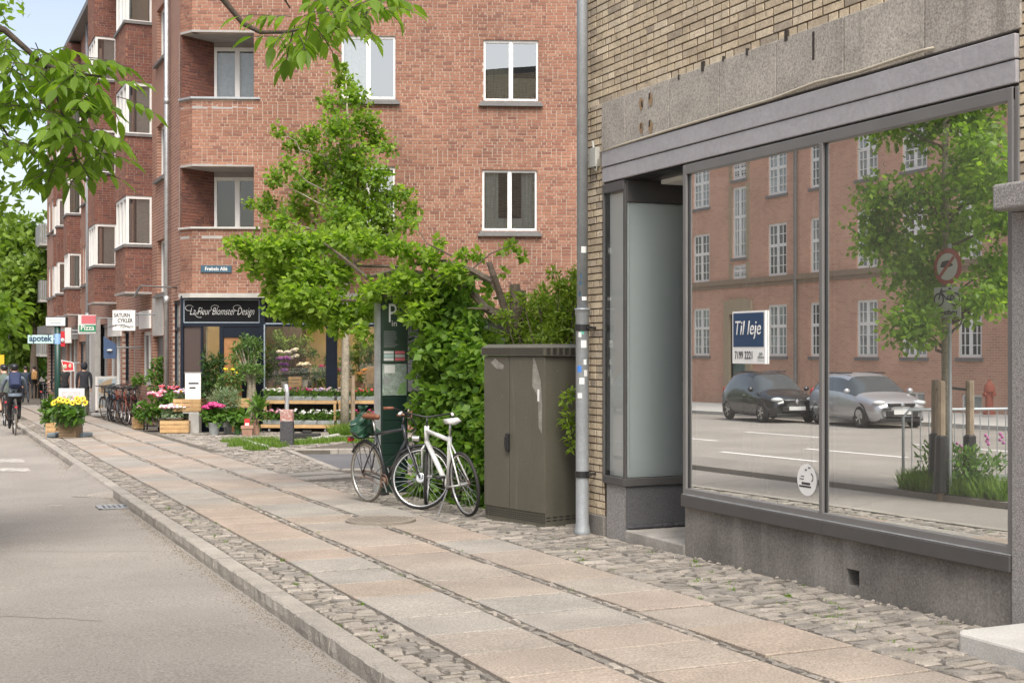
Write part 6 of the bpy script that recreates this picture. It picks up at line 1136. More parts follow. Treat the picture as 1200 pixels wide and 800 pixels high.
for i, mt in enumerate(('orange', 'whited', 'orange', 'whited', 'whited', 'redp', 'txtw')): mb = MB(); mb.lathe([(.02, zq[i] + .001), (.02, zq[i + 1])], 8, (pm_.x, pm_.y, 0)); mb.build('band', M[mt], mp)
# bollard, steel post, stake
p = G(336.5, 521); bo = thing('stone_bollard', 'square dark stone bollard with a worn red painted head', 'bollard', p); s = 7.4 * dep(p) / FOC; zz_ = lambda py, Z=dep(p): EYE - (py - 410) * Z / FOC
mb = MB(); mb.M = Matrix.Translation((p.x, p.y, 0)) @ Matrix.Rotation(-.38, 4, 'Z'); mb.box((-s, -s, p.z - .1), (s, s, zz_(493.5))); mb.build('shaft', mk('dark_stone', (.07, .07, .075), .8, n1=(20, .4), n2=(60, .4)), bo, bevel=.01); mb = MB(); mb.M = Matrix.Translation((p.x, p.y, 0)) @ Matrix.Rotation(-.38, 4, 'Z'); mb.box((-s * .98, -s * .98, zz_(493.4)), (s * .98, s * .98, zz_(480))); mb.build('painted_head', mk('flaked_red', (.40, .20, .17), .8, n1=(20, .3), spots=(18, .55, (.45, .42, .38), .9)), bo, bevel=.01)
p = G(336, 512); ps = thing('steel_post', 'bent grey steel post standing behind the stone bollard', 'post', p); mb = MB(); Zp = dep(p); mb.tube([p - Vector((0, 0, .1)), P(336, 480, Zp), P(336.5, 460, Zp), P(335, 450, Zp)], .05, 8); mb.build('tube', M['galvd'], ps, smooth=True)
p = G(413.5, 507); sk_ = thing('tree_stake', 'grey wooden stake beside the maple trunk with a black tie', 'stake', p); Zs = dep(p); mb = MB(); mb.tube([p - Vector((0, 0, .1)), P(413.5, 440, Zs)], .055, 8); mb.build('post', M['woodg'], sk_); mb = MB(); mb.tube([P(413, 441, Zs), P(408, 442, Zs - .1), P(399, 445, Zs - .1)], .02, 5); mb.build('tie', M['black'], sk_)
p = G(352, 513); rb = thing('rubber_foot', 'black rubber barrier foot lying behind the stone bollard', 'barrier foot', p); mb = MB(); mb.M = rot(-.4, p); mb.prism([(-.4, -.12), (.2, -.16), (.45, -.1), (.45, .1), (.2, .16), (-.4, .12)], 0, .11); mb.build('block', M['rubber'], rb, bevel=.02); mb = MB(); mb.M = rot(-.4, p); mb.box((.05, -.05, .111), (.25, .05, .17)); mb.build('socket', M['rubber'], rb, bevel=.01)
mb = MB(); A_ = [G(x, y, .015) for x, y in ((285, 516), (300, 521), (313, 524))]; mb.tube(A_, .05, 6); A_ = [G(x, y, .015) for x, y in ((363, 515), (385, 512), (396, 510))]; mb.tube(A_, .05, 6); mb.build('edge_stones', M['pale'], sidewalk)
# signs along the shops
p = G(67.5, 508.5); gp = thing('sign_post', 'dark green sign post with a blue sticker rising from the pavement planters', 'sign post', p); Zg_ = dep(p); mb = MB(); r = 3.5 * Zg_ / FOC; mb.lathe([(r, p.z - .1), (r, P(67, 374, Zg_).z)], 14, (p.x, p.y, 0)); mb.build('post', mk('bottle_green', (.012, .045, .035), .4), gp, smooth=True); mb = MB(); mb.lathe([(r * 1.03, P(67, 403, Zg_).z), (r * 1.03, P(67, 391, Zg_).z)], 14, (p.x, p.y, 0), caps=False); mb.build('sticker', flat('pale_blue', (.25, .42, .70)), gp)
FG = Fr((p.x, p.y, 0), (CS, -SN)); ss = thing('lightbox_sign', 'white sign box with faint small print on top of the green post', 'sign', P(67, 377, Zg_)); a, c = FG.hit(54, 383); b, e = FG.hit(79, 371); mb = MB(); mb.box((a, -.08, c), (b, .08, e), 0, 0, FG); mb.build('box', M['black'], ss, bevel=.03); mb = MB(); mb.box((a + .025, -.088, c + .025), (b - .025, -.079, e - .025), 0, 0, FG); mb.build('face', M['txtw'], ss, bevel=.02); mb = MB(); [mb.box((a + .1 + k * .03, -.0905, e - .1 - k * .065), (b - .1 - k * .03, -.088, e - .08 - k * .065), 0, 0, FG) for k in range(3)]; mb.build('small_print', M['txtg'], ss)
ap = thing('pharmacy_sign', 'pale mint pharmacy sign reading apotek projecting left of the green post', 'sign', P(48, 397, Zg_)); a, c = FG.hit(33, 402.5); b, e = FG.hit(63, 392.5); mb = MB(); mb.box((a, -.04, c), (b, .04, e), 0, 0, FG); mb.build('board', M['mint'], ap, bevel=.008); text('lettering', 'apotek', .21, M['txtn'], ap, FG.m((a + b) / 2, -.043, (c + e) / 2 + .02), 0, .92, bold=.006); mb = MB(); mb.tube([FG(b - .02, 0, (c + e) / 2), FG(0, .0, (c + e) / 2)], .02, 6); mb.build('arm', M['galvd'], ap)
def hang(name, label, cat, px0, px1, py0, py1, y, boardm, thick=.06, x=None, arm=True, skew=0):
    """a sign board hanging out square to the shop wall at street position y"""
    r = ray((px0 + px1) / 2, 400); Zs = dep(r * (y / r.y)); a, b = P(px0, py1, Zs), P(px1, py0, Zs); pc = P((px0 + px1) / 2, (py0 + py1) / 2, Zs); t = thing(name, label, cat, pc); F_ = Fr((pc.x, pc.y, 0), (CS, -SN)); hw = (px1 - px0) / 2 * Zs / FOC; mb = MB(); mb.box((-hw, -thick, a.z), (hw, thick, b.z), 0, 0, F_); mb.build('board', M[boardm], t, bevel=.01)
    if arm: mb = MB(); mb.tube([F_(hw, 0, b.z - .1), Vector((CX, pc.y + .05, b.z - .1))], .025, 6); mb.build('arm', M['galv'], t)
    return t, F_, hw, a.z, b.z
t, F_, hw, z0, z1 = hang('bicycle_shop_sign', 'white hanging sign reading Saturn Cykler under the first bay', 'sign', 132.5, 159, 363.5, 387.5, 37.5, 'txtw'); text('lettering', 'SATURN', .15, M['txtk'], t, F_.m(-hw * .14, -.064, z1 - .14), 0, .78, bold=.003); text('lettering', 'CYKLER', .15, M['txtk'], t, F_.m(hw * .12, -.064, z1 - .29), 0, .78, bold=.003); text('lettering', 'Rømøs', .13, M['txtg'], t, F_.m(hw * .25, -.064, z0 + .12), .3, 1.); mb = MB(); mb.tube([F_(-hw * .75 + .07 * k * math.cos(k * 1.1), -.064, z0 + .12 + .05 * math.sin(k * 1.7)) for k in range(7)], .008, 4); mb.build('flourish', M['txtk'], t)
t, F_, hw, z0, z1 = hang('pizza_sign', 'red, white and green pizza sign hanging below the second bay', 'sign', 92, 113, 369, 390.5, 45.5, 'whited'); zm = z0 + (z1 - z0) * .48; mb = MB(); mb.box((-hw * .6, -.068, zm + .03), (hw, -.06, z1 - .02), 0, 0, F_); mb.build('red_field', M['pinkr'], t); mb = MB(); mb.box((-hw * .85, -.068, z0 + .05), (hw, -.06, zm - .02), 0, 0, F_); mb.build('green_field', M['greenp'], t); text('lettering', 'Pizza', .24, M['txtw'], t, F_.m(.02, -.071, z0 + (zm - z0) * .62), 0, .95, bold=.004)
t, F_, hw, z0, z1 = hang('vertical_sign', 'narrow red vertical sign right of the green post', 'sign', 71.5, 76.5, 388, 406, 52, 'redp'); mb = MB(); mb.ball(F_(0, -.06, (z0 + z1) / 2 - .05), .08, 8, 5); mb.build('white_spot', M['txtw'], t)
t, F_, hw, z0, z1 = hang('white_box_sign', 'plain white box sign behind the round disc sign', 'sign', 76.5, 84, 384, 402, 50, 'whited')
t, F_, hw, z0, z1 = hang('blue_banner', 'navy blue pennant shaped sign with a pale oval, above the poster stand', 'sign', 121.5, 136.5, 403, 420, 40, 'blue', .02); bm_ = bpy.data.meshes.new('x'); mb = MB(); mb.add([F_(-hw, -.022, z1 - .01), F_(hw, -.022, z1 - .01), F_(-hw, -.022, z1 + .22), F_(-hw, .022, z1 - .01), F_(hw, .022, z1 - .01), F_(-hw, .022, z1 + .22)], [(0, 1, 2), (5, 4, 3), (0, 3, 4, 1), (1, 4, 5, 2), (2, 5, 3, 0)]); mb.build('raked_top', M['blue'], t); mb = MB(); mb.ball(F_(0, -.025, (z0 + z1) / 2 + .03), .09, 10, 5, 0, 0, (1, 1, .35)); mb.build('pale_oval', M['txtw'], t)
pc = P(92, 400, dep(G(92, 470)) - 1); t = thing('disc_sign', 'round cream disc sign with a yellow squiggle hanging from the wall', 'sign', pc); F_ = Fr((pc.x, pc.y, 0), (CS, -SN)); rr_ = 9.7 * dep(pc) / FOC; disc(F_, rr_, -.08, pc.z, M['curtain_cream'], t, 'disc'); disc(F_, rr_ * .98, .06, pc.z, M['whited'], t, 'back_disc'); mb = MB(); mb.tube([F_(.06 * math.sin(k), -.085, pc.z + .12 - k * .045) for k in range(6)], .025, 5); mb.build('squiggle', M['yellow'], t); mb = MB(); mb.tube([F_(rr_, 0, pc.z + .05), Vector((CX, pc.y, pc.z + .05))], .03, 6); mb.build('arm', M['galv'], t)
pc = P(79.5, 428.5, 40); t = thing('ice_cream_flag', 'tilted red ice cream sign with a cream motif, beside the green post', 'sign', pc); F_ = Fr((pc.x, pc.y, 0), (CS, -SN)); s40 = 40 / FOC; mb = MB(); q = [(-7.8, 7), (7, 4), (8, -6), (-4.5, -6.5)]; mb.add([F_(a * s40, -.015, pc.z + b * s40) for a, b in q] + [F_(a * s40, .015, pc.z + b * s40) for a, b in q], [(3, 2, 1, 0), (4, 5, 6, 7), (0, 1, 5, 4), (1, 2, 6, 5), (2, 3, 7, 6), (3, 0, 4, 7)]); mb.build('board', M['txtw'], t); mb = MB(); mb.poly([F_(a * s40 * .86, -.018, pc.z + b * s40 * .84) for a, b in q]); mb.build('red_field', M['redp'], t); mb = MB(); mb.ball(F_(-.06, -.015, pc.z - .02), .10, 9, 5, 0, 0, (1, .2, .7)); mb.ball(F_(.09, -.015, pc.z), .07, 9, 5, 0, 0, (1, .2, 1)); mb.build('motif', M['curtain_cream'], t)
mb = MB(); mb.tube([F_(8 * s40, 0, pc.z + .08), F_(14 * s40, 0, pc.z + .1)], .015, 5); mb.build('arm', M['galv'], t)
# poster stand and the small white easel board
p0, p1 = G(113, 488), G(137, 487); w = p1 - p0; w.z = 0; FP = Fr((p0.x, p0.y, 0), w); L = w.length; t = thing('poster_stand', 'white framed pavement poster stand with a food poster beside the parked bicycles', 'poster stand', FP(L / 2, .1, p0.z)); zz = lambda py: FP.hit(120, py)[1]; mb = MB(); mb.box((0, 0, zz(480)), (L * 1.05, .06, zz(441)), 0, 0, FP); mb.build('frame', M['white'], t, bevel=.01); mb = MB(); mb.box((.08, -.006, zz(477)), (L * 1.05 - .08, .0, zz(444)), 0, 0, FP); mb.build('poster', mk('food_poster', [(.35, .45, .5)], .4, n1=(3, .5), spots=(2.2, .52, (.50, .36, .20), .9)), t); mb = MB(); mb.box((-.0, -.25, p0.z), (L * .9, .3, p0.z + .12), 0, 0, FP); mb.box((.1, -.03, p0.z + .12), (L - .1, .05, zz(480)), 0, 0, FP); mb.build('base', M['grey'], t, bevel=.03)
p0, p1 = G(70, 512), G(99, 512); w = p1 - p0; w.z = 0; FP = Fr((p0.x, p0.y + .1, 0), w); L = w.length; t = thing('easel_board', 'white framed pavement board with grey feet behind the sunflower basket', 'pavement sign', FP(L / 2, .1, p0.z)); zz = lambda py: FP.hit(85, py)[1]; mb = MB(); mb.box((-.02, .0, zz(498)), (L, .05, zz(455)), 0, 0, FP); mb.build('frame', M['white'], t, bevel=.01); mb = MB(); mb.box((.06, -.005, zz(494)), (L - .08, .0, zz(458)), 0, 0, FP); mb.build('face', flat('pale_poster', (.55, .53, .54)), t); mb = MB(); mb.box((-.22, -.2, p0.z), (.0, .3, p0.z + .1), 0, 0, FP); mb.box((L - .2, -.2, p0.z), (L + .09, .3, p0.z + .1), 0, 0, FP); mb.box((L - .12, .05, p0.z + .1), (L - .06, .1, zz(498)), 0, 0, FP); mb.build('feet', flat('slate_grey', (.17, .21, .23)), t, bevel=.03)
mb = MB(); mb.tube([FP(.1 + .02 * i, -.008, zz(466) + .03 * math.sin(i * 1.3)) for i in range(18)], .008, 4); mb.build('handwriting', M['pinkr'], t)
# white notice board leaning on the flower shop
p0, p1 = G(217, 509), G(235, 509); Zb = 31.8; a, b = P(217, 467.5, Zb), P(235, 437, Zb); t = thing('notice_board', 'white notice board with two lines of print standing on the shop crates', 'notice board', P(226, 467, Zb)); F_ = Fr((a.x, a.y, 0), EV); L = (b - a).dot(F_.u); mb = MB(); mb.box((0, 0, a.z), (L, .04, b.z), 0, 0, F_); mb.build('board', M['txtw'], t); mb = MB(); mb.box((.08, -.003, a.z + .36), (L - .05, 0, a.z + .40), 0, 0, F_); mb.box((.10, -.003, a.z + .25), (L - .12, 0, a.z + .29), 0, 0, F_); mb.build('print_lines', M['txtk'], t); mb = MB(); mb.box((-.02, -.005, b.z), (L + .02, .045, b.z + .02), 0, 0, F_); mb.build('top_edge', M['grey'], t)
# ================================================================ THE FLOWER STALL
def lift(px, py, Z): return P(px, py, Z)
def crate(label, px0, px1, pyt, pyb, Z=None, deep=.38, group='wooden crates of the flower stall', yaw=0):
    c = G((px0 + px1) / 2, pyb) if Z is None else P((px0 + px1) / 2, pyb, Z); Z = dep(c); w = (px1 - px0) * Z / FOC; h = (pyb - pyt) * Z / FOC; t = thing('wooden_crate', label, 'crate', c, group)
    u = Vector((EV[0], EV[1], 0)); u.rotate(Matrix.Rotation(yaw, 3, 'Z')); F_ = Fr(c, (u.x, u.y)); n = 3; g_ = .018; sh_ = (h - .02 - g_ * (n - 1)) / n
    mb = MB(); mb.box((-w / 2 + .012, .012, .0), (w / 2 - .012, deep - .012, .018), 0, 0, F_); mb.build('base_board', M['wood'], t)
    for k in range(n):
        z = .02 + k * (sh_ + g_)
        for (a, b) in (((-w / 2, 0), (w / 2, .011)), ((-w / 2, deep - .011), (w / 2, deep)), ((-w / 2, .0115), (-w / 2 + .011, deep - .0115)), ((w / 2 - .011, .0115), (w / 2, deep - .0115))): mb = MB(); mb.box((a[0], a[1], z), (b[0], b[1], z + sh_), 0, 0, F_); mb.build('slat', M['wood'], t)
    mb = MB()
    for a in (-w / 2 + .012, w / 2 - .037):
        for b in (.0125, deep - .0375): mb.box((a, b, .019), (a + .025, b + .025, h), 0, 0, F_)
    mb.build('corner_posts', M['wood'], t); return t, F_, w, h
def pot(t, c, w, h, mat, kind='round'):
    mb = MB(); r = w / 2
    if kind == 'square': mb.M = Matrix.Translation(c) @ Matrix.Rotation(-.3, 4, 'Z'); q = .82; mb.add([(-r * q, -r * q, 0), (r * q, -r * q, 0), (r * q, r * q, 0), (-r * q, r * q, 0), (-r, -r, h), (r, -r, h), (r, r, h), (-r, r, h)], MB.BF); mb.box((-r - .012, -r - .012, h - .05), (r + .012, r + .012, h + .006)); return mb.build('pot', M[mat], t)
    mb.lathe([(r * .72, 0), (r * .96, h * .85), (r * .98, h * .86), (r * 1.05, h * .87), (r * 1.05, h), (r * .95, h), (r * .9, h * .9)], 16, c); return mb.build('pot', M[mat], t, smooth=False)
def blooms(t, cl, n, size, mat, name='blossoms', flatz=.6):
    mb = MB()
    for i in range(n):
        c, r = random.choice(cl); d = Vector((random.gauss(0, 1), random.gauss(0, 1), abs(random.gauss(0, 1)) * .8 + .1)).normalized(); mb.ball(c + Vector((d.x * r[0], d.y * r[1], d.z * r[2])) * random.uniform(.8, 1.08), size * random.uniform(.7, 1.2), 6, 4, 0, random.random(), (1, 1, flatz))
    return mb.build(name, M[mat], t)
def plant(label, cat, px, pyb, Z=None, potk=None, fol=(), lm='plant', n=300, L=.1, wid=.5, droop=.2, fl=(), fm=None, nf=30, fs=.03, name='potted_plant', group=None, sq=1, shell=.2, stem=True):
    c = G(px, pyb) if Z is None else P(px, pyb, Z); Z = dep(c); k = Z / FOC; t = thing(name, label, cat, c, group)
    if potk: pot(t, c, potk[1] * k, potk[2] * k, potk[0], potk[3] if len(potk) > 3 else 'round')
    C = [P(a, b, Z + random.uniform(-.08, .12)) for a, b, r in fol]; R = [(r * k, r * k, r * k * sq) for a, b, r in fol]
    if C: leafcloud('foliage', M[lm], C, R, n, L, t, wid=wid, droop=droop, shell=shell)
    if C and stem:
        mb = MB()
        for q in C: mb.tube([c + Vector((0, 0, (potk[2] * k * .9 if potk else 0))), q], [.012, .004], 4)
        mb.build('stems', M['bark'], t)
    if fl:
        F = [(P(a, b, Z - .05 + random.uniform(-.05, .05)), (r * k, r * k, r * k * .7)) for a, b, r in fl]
        for m_ in (fm if isinstance(fm, (list, tuple)) else [fm]): blooms(t, F, max(4, nf // (len(fm) if isinstance(fm, (list, tuple)) else 1)), fs, m_)
    return t
flat('magenta', (.40, .02, .14)); flat('rose', (.52, .20, .28)); flat('blush', (.60, .42, .47)); flat('creamw', (.70, .66, .55)); flat('scarlet', (.55, .04, .05)); flat('mauve', (.42, .30, .50)); flat('violet', (.20, .04, .30)); flat('sunny', (.80, .55, .02)); flat('maroonf', (.16, .03, .04)); flat('whitef', (.75, .73, .70)); flat('orangef', (.65, .28, .03))
# sunflowers at the kerb
crate('wooden crate holding a leafy green plant beside the sunflower basket', 53.5, 65, 496, 511, None, .4); plant('bushy green plant in the crate left of the sunflowers', 'plant', 59, 500, 32.6, None, [(57, 490, 7), (60, 480, 7), (55, 478, 5), (64, 484, 6), (58, 471, 5)], 'plant', 420, .16, .5)
c = G(79, 513); Zf = dep(c); k = Zf / FOC; t = thing('wicker_basket', 'square wicker basket planted with yellow sunflowers near the kerb', 'basket', c); mb = MB(); F_ = Fr(c, (CS, -SN)); w = 19.5 * k / 2; h = 16.5 * k
mb.add([F_(-w * .9, 0, 0), F_(w * .9, 0, 0), F_(w * .9, .38, 0), F_(-w * .9, .38, 0), F_(-w, -.02, h), F_(w, -.02, h), F_(w, .4, h), F_(-w, .4, h)], MB.BF); mb.build('body', M['wicker'], t)
mb = MB()
for i in range(9):
    z = h * (i + .5) / 9; mb.tube([F_(-w * (.9 + .1 * i / 9) - .008, -.02, z)] + [F_(-w + 2 * w * j / 10, -.012 - .014 * ((i + j) % 2), z) for j in range(11)] + [F_(w * (.9 + .1 * i / 9) + .008, -.02, z), F_(w + .01, .4, z)], .017, 4)
mb.build('weave', M['wicker'], t)
sf_ = plant('sunflowers with bright yellow heads growing in the wicker basket', 'flowers', 79, 497, Zf, None, [(72, 489, 8), (80, 487, 8), (88, 489, 8), (78, 478, 8), (88, 478, 7), (70, 480, 6), (92, 483, 6)], 'silver', 520, .15, .6); leafcloud('broad_leaves', M['plant'], [P(76, 482, Zf - .1), P(85, 485, Zf - .1)], [.22, .22], 200, .2, sf_, wid=.6)
for px, py in ((66, 470.5), (70, 467.5), (74, 469), (68, 473), (63, 472), (90, 467), (94, 468.5), (92, 471), (85, 472), (79, 470), (100, 472), (97, 467)):
    q = P(px, py, Zf - .2); d = Vector((-SN * .8 + random.uniform(-.4, .4), -CS * .8, .45)).normalized(); mb = MB(); a = d.cross(Vector((0, 0, 1))).normalized(); b = a.cross(d); r0, r1 = .022, .062
    for i in range(13): w_ = 2 * PI * i / 13; e = a * math.cos(w_) + b * math.sin(w_); f = d.cross(e); mb.poly([q + e * r0 - f * .008, q + e * r1 * .7 - f * .02 + d * .01, q + e * r1 * 1.25 + d * .006, q + e * r1 * .7 + f * .02 + d * .01, q + e * r0 + f * .008])
    f = mb.build('flower', M['sunny'], sf_); mb = MB(); mb.ball(q + d * .006, .021, 8, 4); mb.build('flower_disc', M['barkd'], f); mb = MB(); mb.tube([q, q + Vector((random.uniform(-.06, .06), .1, -.5))], .008, 4); mb.build('stalk', M['potg'], f)
# left group
crate('small wooden crate with pink blooms at the street end of the flower stall', 157.5, 168.5, 489, 502.5, None, .35, yaw=.4)
t = thing('plant_trolley', 'low dark plant trolley with a slatted top in front of the geraniums', 'trolley', G(177, 505)); c = G(177, 504.5); k = dep(c) / FOC; F_ = Fr(c, EV)
for i in range(4): mb = MB(); mb.box((-10 * k, i * .11, 11 * k), (10 * k, i * .11 + .095, 11 * k + .03), 0, 0, F_); mb.build('slat', M['woodg'], t)
mb = MB()
for a in (-9 * k, 8 * k):
    for b in (.02, .38): mb.box((a, b, .07), (a + .03, b + .03, 11 * k), 0, 0, F_)
mb.box((-9 * k, .02, 5 * k), (9 * k, .05, 5 * k + .03), 0, 0, F_); mb.build('legs', M['black'], t); mb = MB(); [mb.ring(F_(a, b, .04), F_.u, .03, .015, 12, 5) for a in (-8.5 * k, 8.5 * k) for b in (.03, .39)]; mb.build('casters', M['black'], t)
plant('single magenta bloom in a grey pot on the low plant trolley', 'flowers', 178, 493.4, dep(c) + .1, ('zincp', 14, 3.5), [(174, 489, 4), (181, 489, 4)], 'plant', 60, .1, fl=[(178, 487, 3)], fm='magenta', nf=18, fs=.045, name='potted_flower')
crate('broad pale wooden crate under the pink and white bouquet', 187.5, 221, 493, 507.5, None, .45)
plant('bouquet of pink and white blooms wrapped in film on the broad crate', 'flowers', 205, 492.5, dep(G(205, 507)) + .25, ('zincp', 24, 4), [(198, 484, 7), (208, 485, 8), (216, 484, 7)], 'silver', 260, .12, fl=[(194, 478, 6), (203, 478, 7), (212, 478, 7), (219, 480, 5)], fm=['blush', 'rose', 'blush', 'creamw'], nf=220, fs=.042, name='bouquet')
cbk = G(227, 506.8); k = dep(cbk) / FOC; t = thing('concrete_block', 'plain pale concrete block carrying the upper flower crate', 'block', cbk); mb = MB(); F_ = Fr(cbk, EV); mb.box((-6 * k, 0, -.05), (6 * k, .4, 24 * k), 0, 0, F_); mb.build('block', M['pale'], t, bevel=.02); mb = MB(); mb.box((-13 * k, .05, 22.5 * k), (-6 * k, .4, 24 * k), 0, 0, F_); mb.build('ledge', M['pale'], t)
crate('upper wooden crate standing on the concrete block', 202.5, 235.5, 467.5, 482.3, dep(cbk) + .05, .45, yaw=-.1)
plant('small pale mauve and orange flowers in the upper wooden crate', 'flowers', 213, 468, dep(cbk) + .25, None, [(209, 463, 5), (217, 463, 6)], 'silver', 120, .09, fl=[(208, 460, 4), (214, 459, 5), (219, 461, 4)], fm=['mauve', 'whitef', 'orangef'], nf=60, fs=.035, name='flower_tray')
plant('red and pink geraniums massed above the low trolley', 'flowers', 186, 500, 33.2, None, [(178, 478, 9), (188, 474, 9), (196, 470, 9), (172, 484, 8), (184, 484, 9), (170, 474, 6), (202, 466, 7), (194, 481, 8)], 'plant', 620, .12, .7, fl=[(179, 462, 5), (185, 464, 5), (190, 460, 4)], fm=['scarlet', 'blush', 'rose'], nf=100, fs=.04, name='potted_flowers')
plant('reddish leaved plant with rose coloured blooms behind the geraniums', 'flowers', 198, 500, 33.8, None, [(196, 458, 7), (204, 458, 7), (200, 466, 8)], 'plant', 200, .1, fl=[(190, 453, 3), (194, 456, 6), (203, 456, 6), (208, 455, 4)], fm=['rose', 'scarlet', 'maroonf'], nf=90, fs=.035, name='potted_flowers')
plant('low trailing plant with sparse pink flowers beside the parked bicycles', 'flowers', 165, 494, 34.5, None, [(163, 484, 6), (168, 488, 6), (160, 479, 5)], 'plant', 260, .1, fl=[(166, 478, 5), (172, 480, 5)], fm=['blush', 'rose'], nf=20, fs=.03, name='potted_flowers')
plant('dark shrub with glossy leaves standing by the door beyond the flower stall', 'shrub', 186, 500, 35.6, ('zincp', 12, 12), [(184, 428, 8), (190, 424, 7), (181, 440, 8), (188, 440, 9), (185, 455, 10), (192, 450, 6)], 'plant', 520, .13, .5, name='potted_shrub'); plant('small round green plant behind the last parked bicycle', 'plant', 163, 485, 36.2, ('terra', 9, 8), [(162, 443, 7), (166, 446, 6), (158, 447, 5)], 'plant', 180, .11, .5)
# middle group
plant('magenta hydrangea in a tall zinc bucket', 'flowers', 251, 509.3, None, ('zincp', 14, 14.5), [(246, 489, 7), (255, 489, 7), (250, 486, 8), (240, 485, 4), (261, 485, 4)], 'plant', 420, .14, .8, fl=[(243, 478, 5), (250, 476, 6), (257, 477, 5)], fm='magenta', nf=130, fs=.05, name='potted_hydrangea')
plant('second zinc bucket with broad green leaves and one white flower', 'plant', 267, 508, None, ('zincp', 11, 12), [(266, 490, 6), (272, 487, 5)], 'plant', 120, .16, .8, fl=[(274, 476, 1.5)], fm='whitef', nf=6, fs=.05)
plant('lush calla plant with large leaves in a green pot', 'plant', 278.5, 508.5, None, ('potg', 9, 9), [(272, 488, 6), (279, 486, 7), (284, 490, 6), (276, 480, 5), (283, 496, 5)], 'plant', 150, .2, .8, droop=.5)
tp = plant('square terracotta pot with a red and white card', 'pot', 290, 510, None, ('terra', 13, 11, 'square'), [(290, 498, 3)], 'plant', 30, .06, name='flower_pot'); q = P(289.5, 499, dep(G(290, 510)) - .1); F_ = Fr(q, EV); mb = MB(); mb.box((-.06, 0, -.02), (.06, .006, .17), 0, 0, F_); f = mb.build('card', M['redp'], tp); mb = MB(); mb.box((-.045, -.003, .01), (.045, -.0005, .07), 0, 0, F_); mb.build('card_print', M['txtw'], f)
plant('upright strappy plant in a brown pot beside the flower racks', 'plant', 300.5, 509, None, ('terra', 9, 11), [(300, 488, 5), (303, 480, 5), (299, 475, 5), (304, 470, 4)], 'plant', 110, .3, .16, droop=-.6)
crate('small upper crate behind the calla plant', 277, 291.5, 467, 478, 31.9, .3)
plant('silvery lavender bushes clipped round beside the shop door', 'shrub', 262, 500, 31.6, ('zincp', 16, 10), [(252, 466, 8), (262, 463, 9), (272, 465, 8), (258, 474, 9), (270, 475, 9), (278, 470, 6)], 'silver', 900, .13, .18, droop=-.5, name='lavender_bush')
plant('yellow flowering shrub behind the lavender bushes', 'shrub', 268, 498, 32.3, ('terra', 12, 10), [(262, 443, 8), (271, 438, 9), (279, 445, 8), (266, 452, 9), (276, 455, 8), (258, 452, 6)], 'olive', 560, .12, .35, fl=[(264, 433, 2), (272, 434, 3), (276, 437, 2)], fm='sunny', nf=22, fs=.04, name='flowering_shrub')
plant('tall dark leafy plant against the shop glass left of the olive tree', 'plant', 246, 500, 32.6, ('zincp', 12, 12), [(243, 424, 8), (250, 430, 8), (240, 440, 8), (248, 445, 9), (243, 456, 9), (254, 420, 6), (258, 424, 5)], 'plantd', 600, .16, .3, name='leafy_plant')
p = G(295, 506); ot = thing('olive_tree', 'round headed olive tree on a gnarled double trunk before the shop door', 'tree', p); Zo = dep(p); mb = MB(); mb.tube([p, P(294, 492, Zo), P(292, 470, Zo), P(293, 450, Zo), P(288, 425, Zo), P(284, 408, Zo)], [.10, .085, .08, .07, .03, .012], 7); mb.tube([P(296, 492, Zo), P(298, 470, Zo), P(297, 450, Zo), P(299, 425, Zo), P(297, 405, Zo)], [.07, .06, .05, .03, .01], 6)
ocl = [(280, 408, 10), (290, 400, 11), (300, 404, 10), (275, 420, 9), (286, 417, 11), (298, 418, 10), (304, 412, 6), (280, 432, 9), (292, 432, 9), (302, 432, 8), (306, 438, 5), (284, 443, 7), (300, 444, 7), (276, 411, 6)]
for px, py, r in ocl: mb.tube([P(293.5, 450, Zo), P((px + 293) / 2, (py + 448) / 2, Zo), P(px, py, Zo)], [.03, .018, .006], 5)
mb.build('trunk', M['barkl'], ot, smooth=True); C, R = clumps_px(ocl, Zo, 1., .2); leafcloud('crown', M['olive'], C, R, 2500, .085, ot, wid=.4, droop=0, shell=.1); pot(ot, p, .36, .3, 'terra')
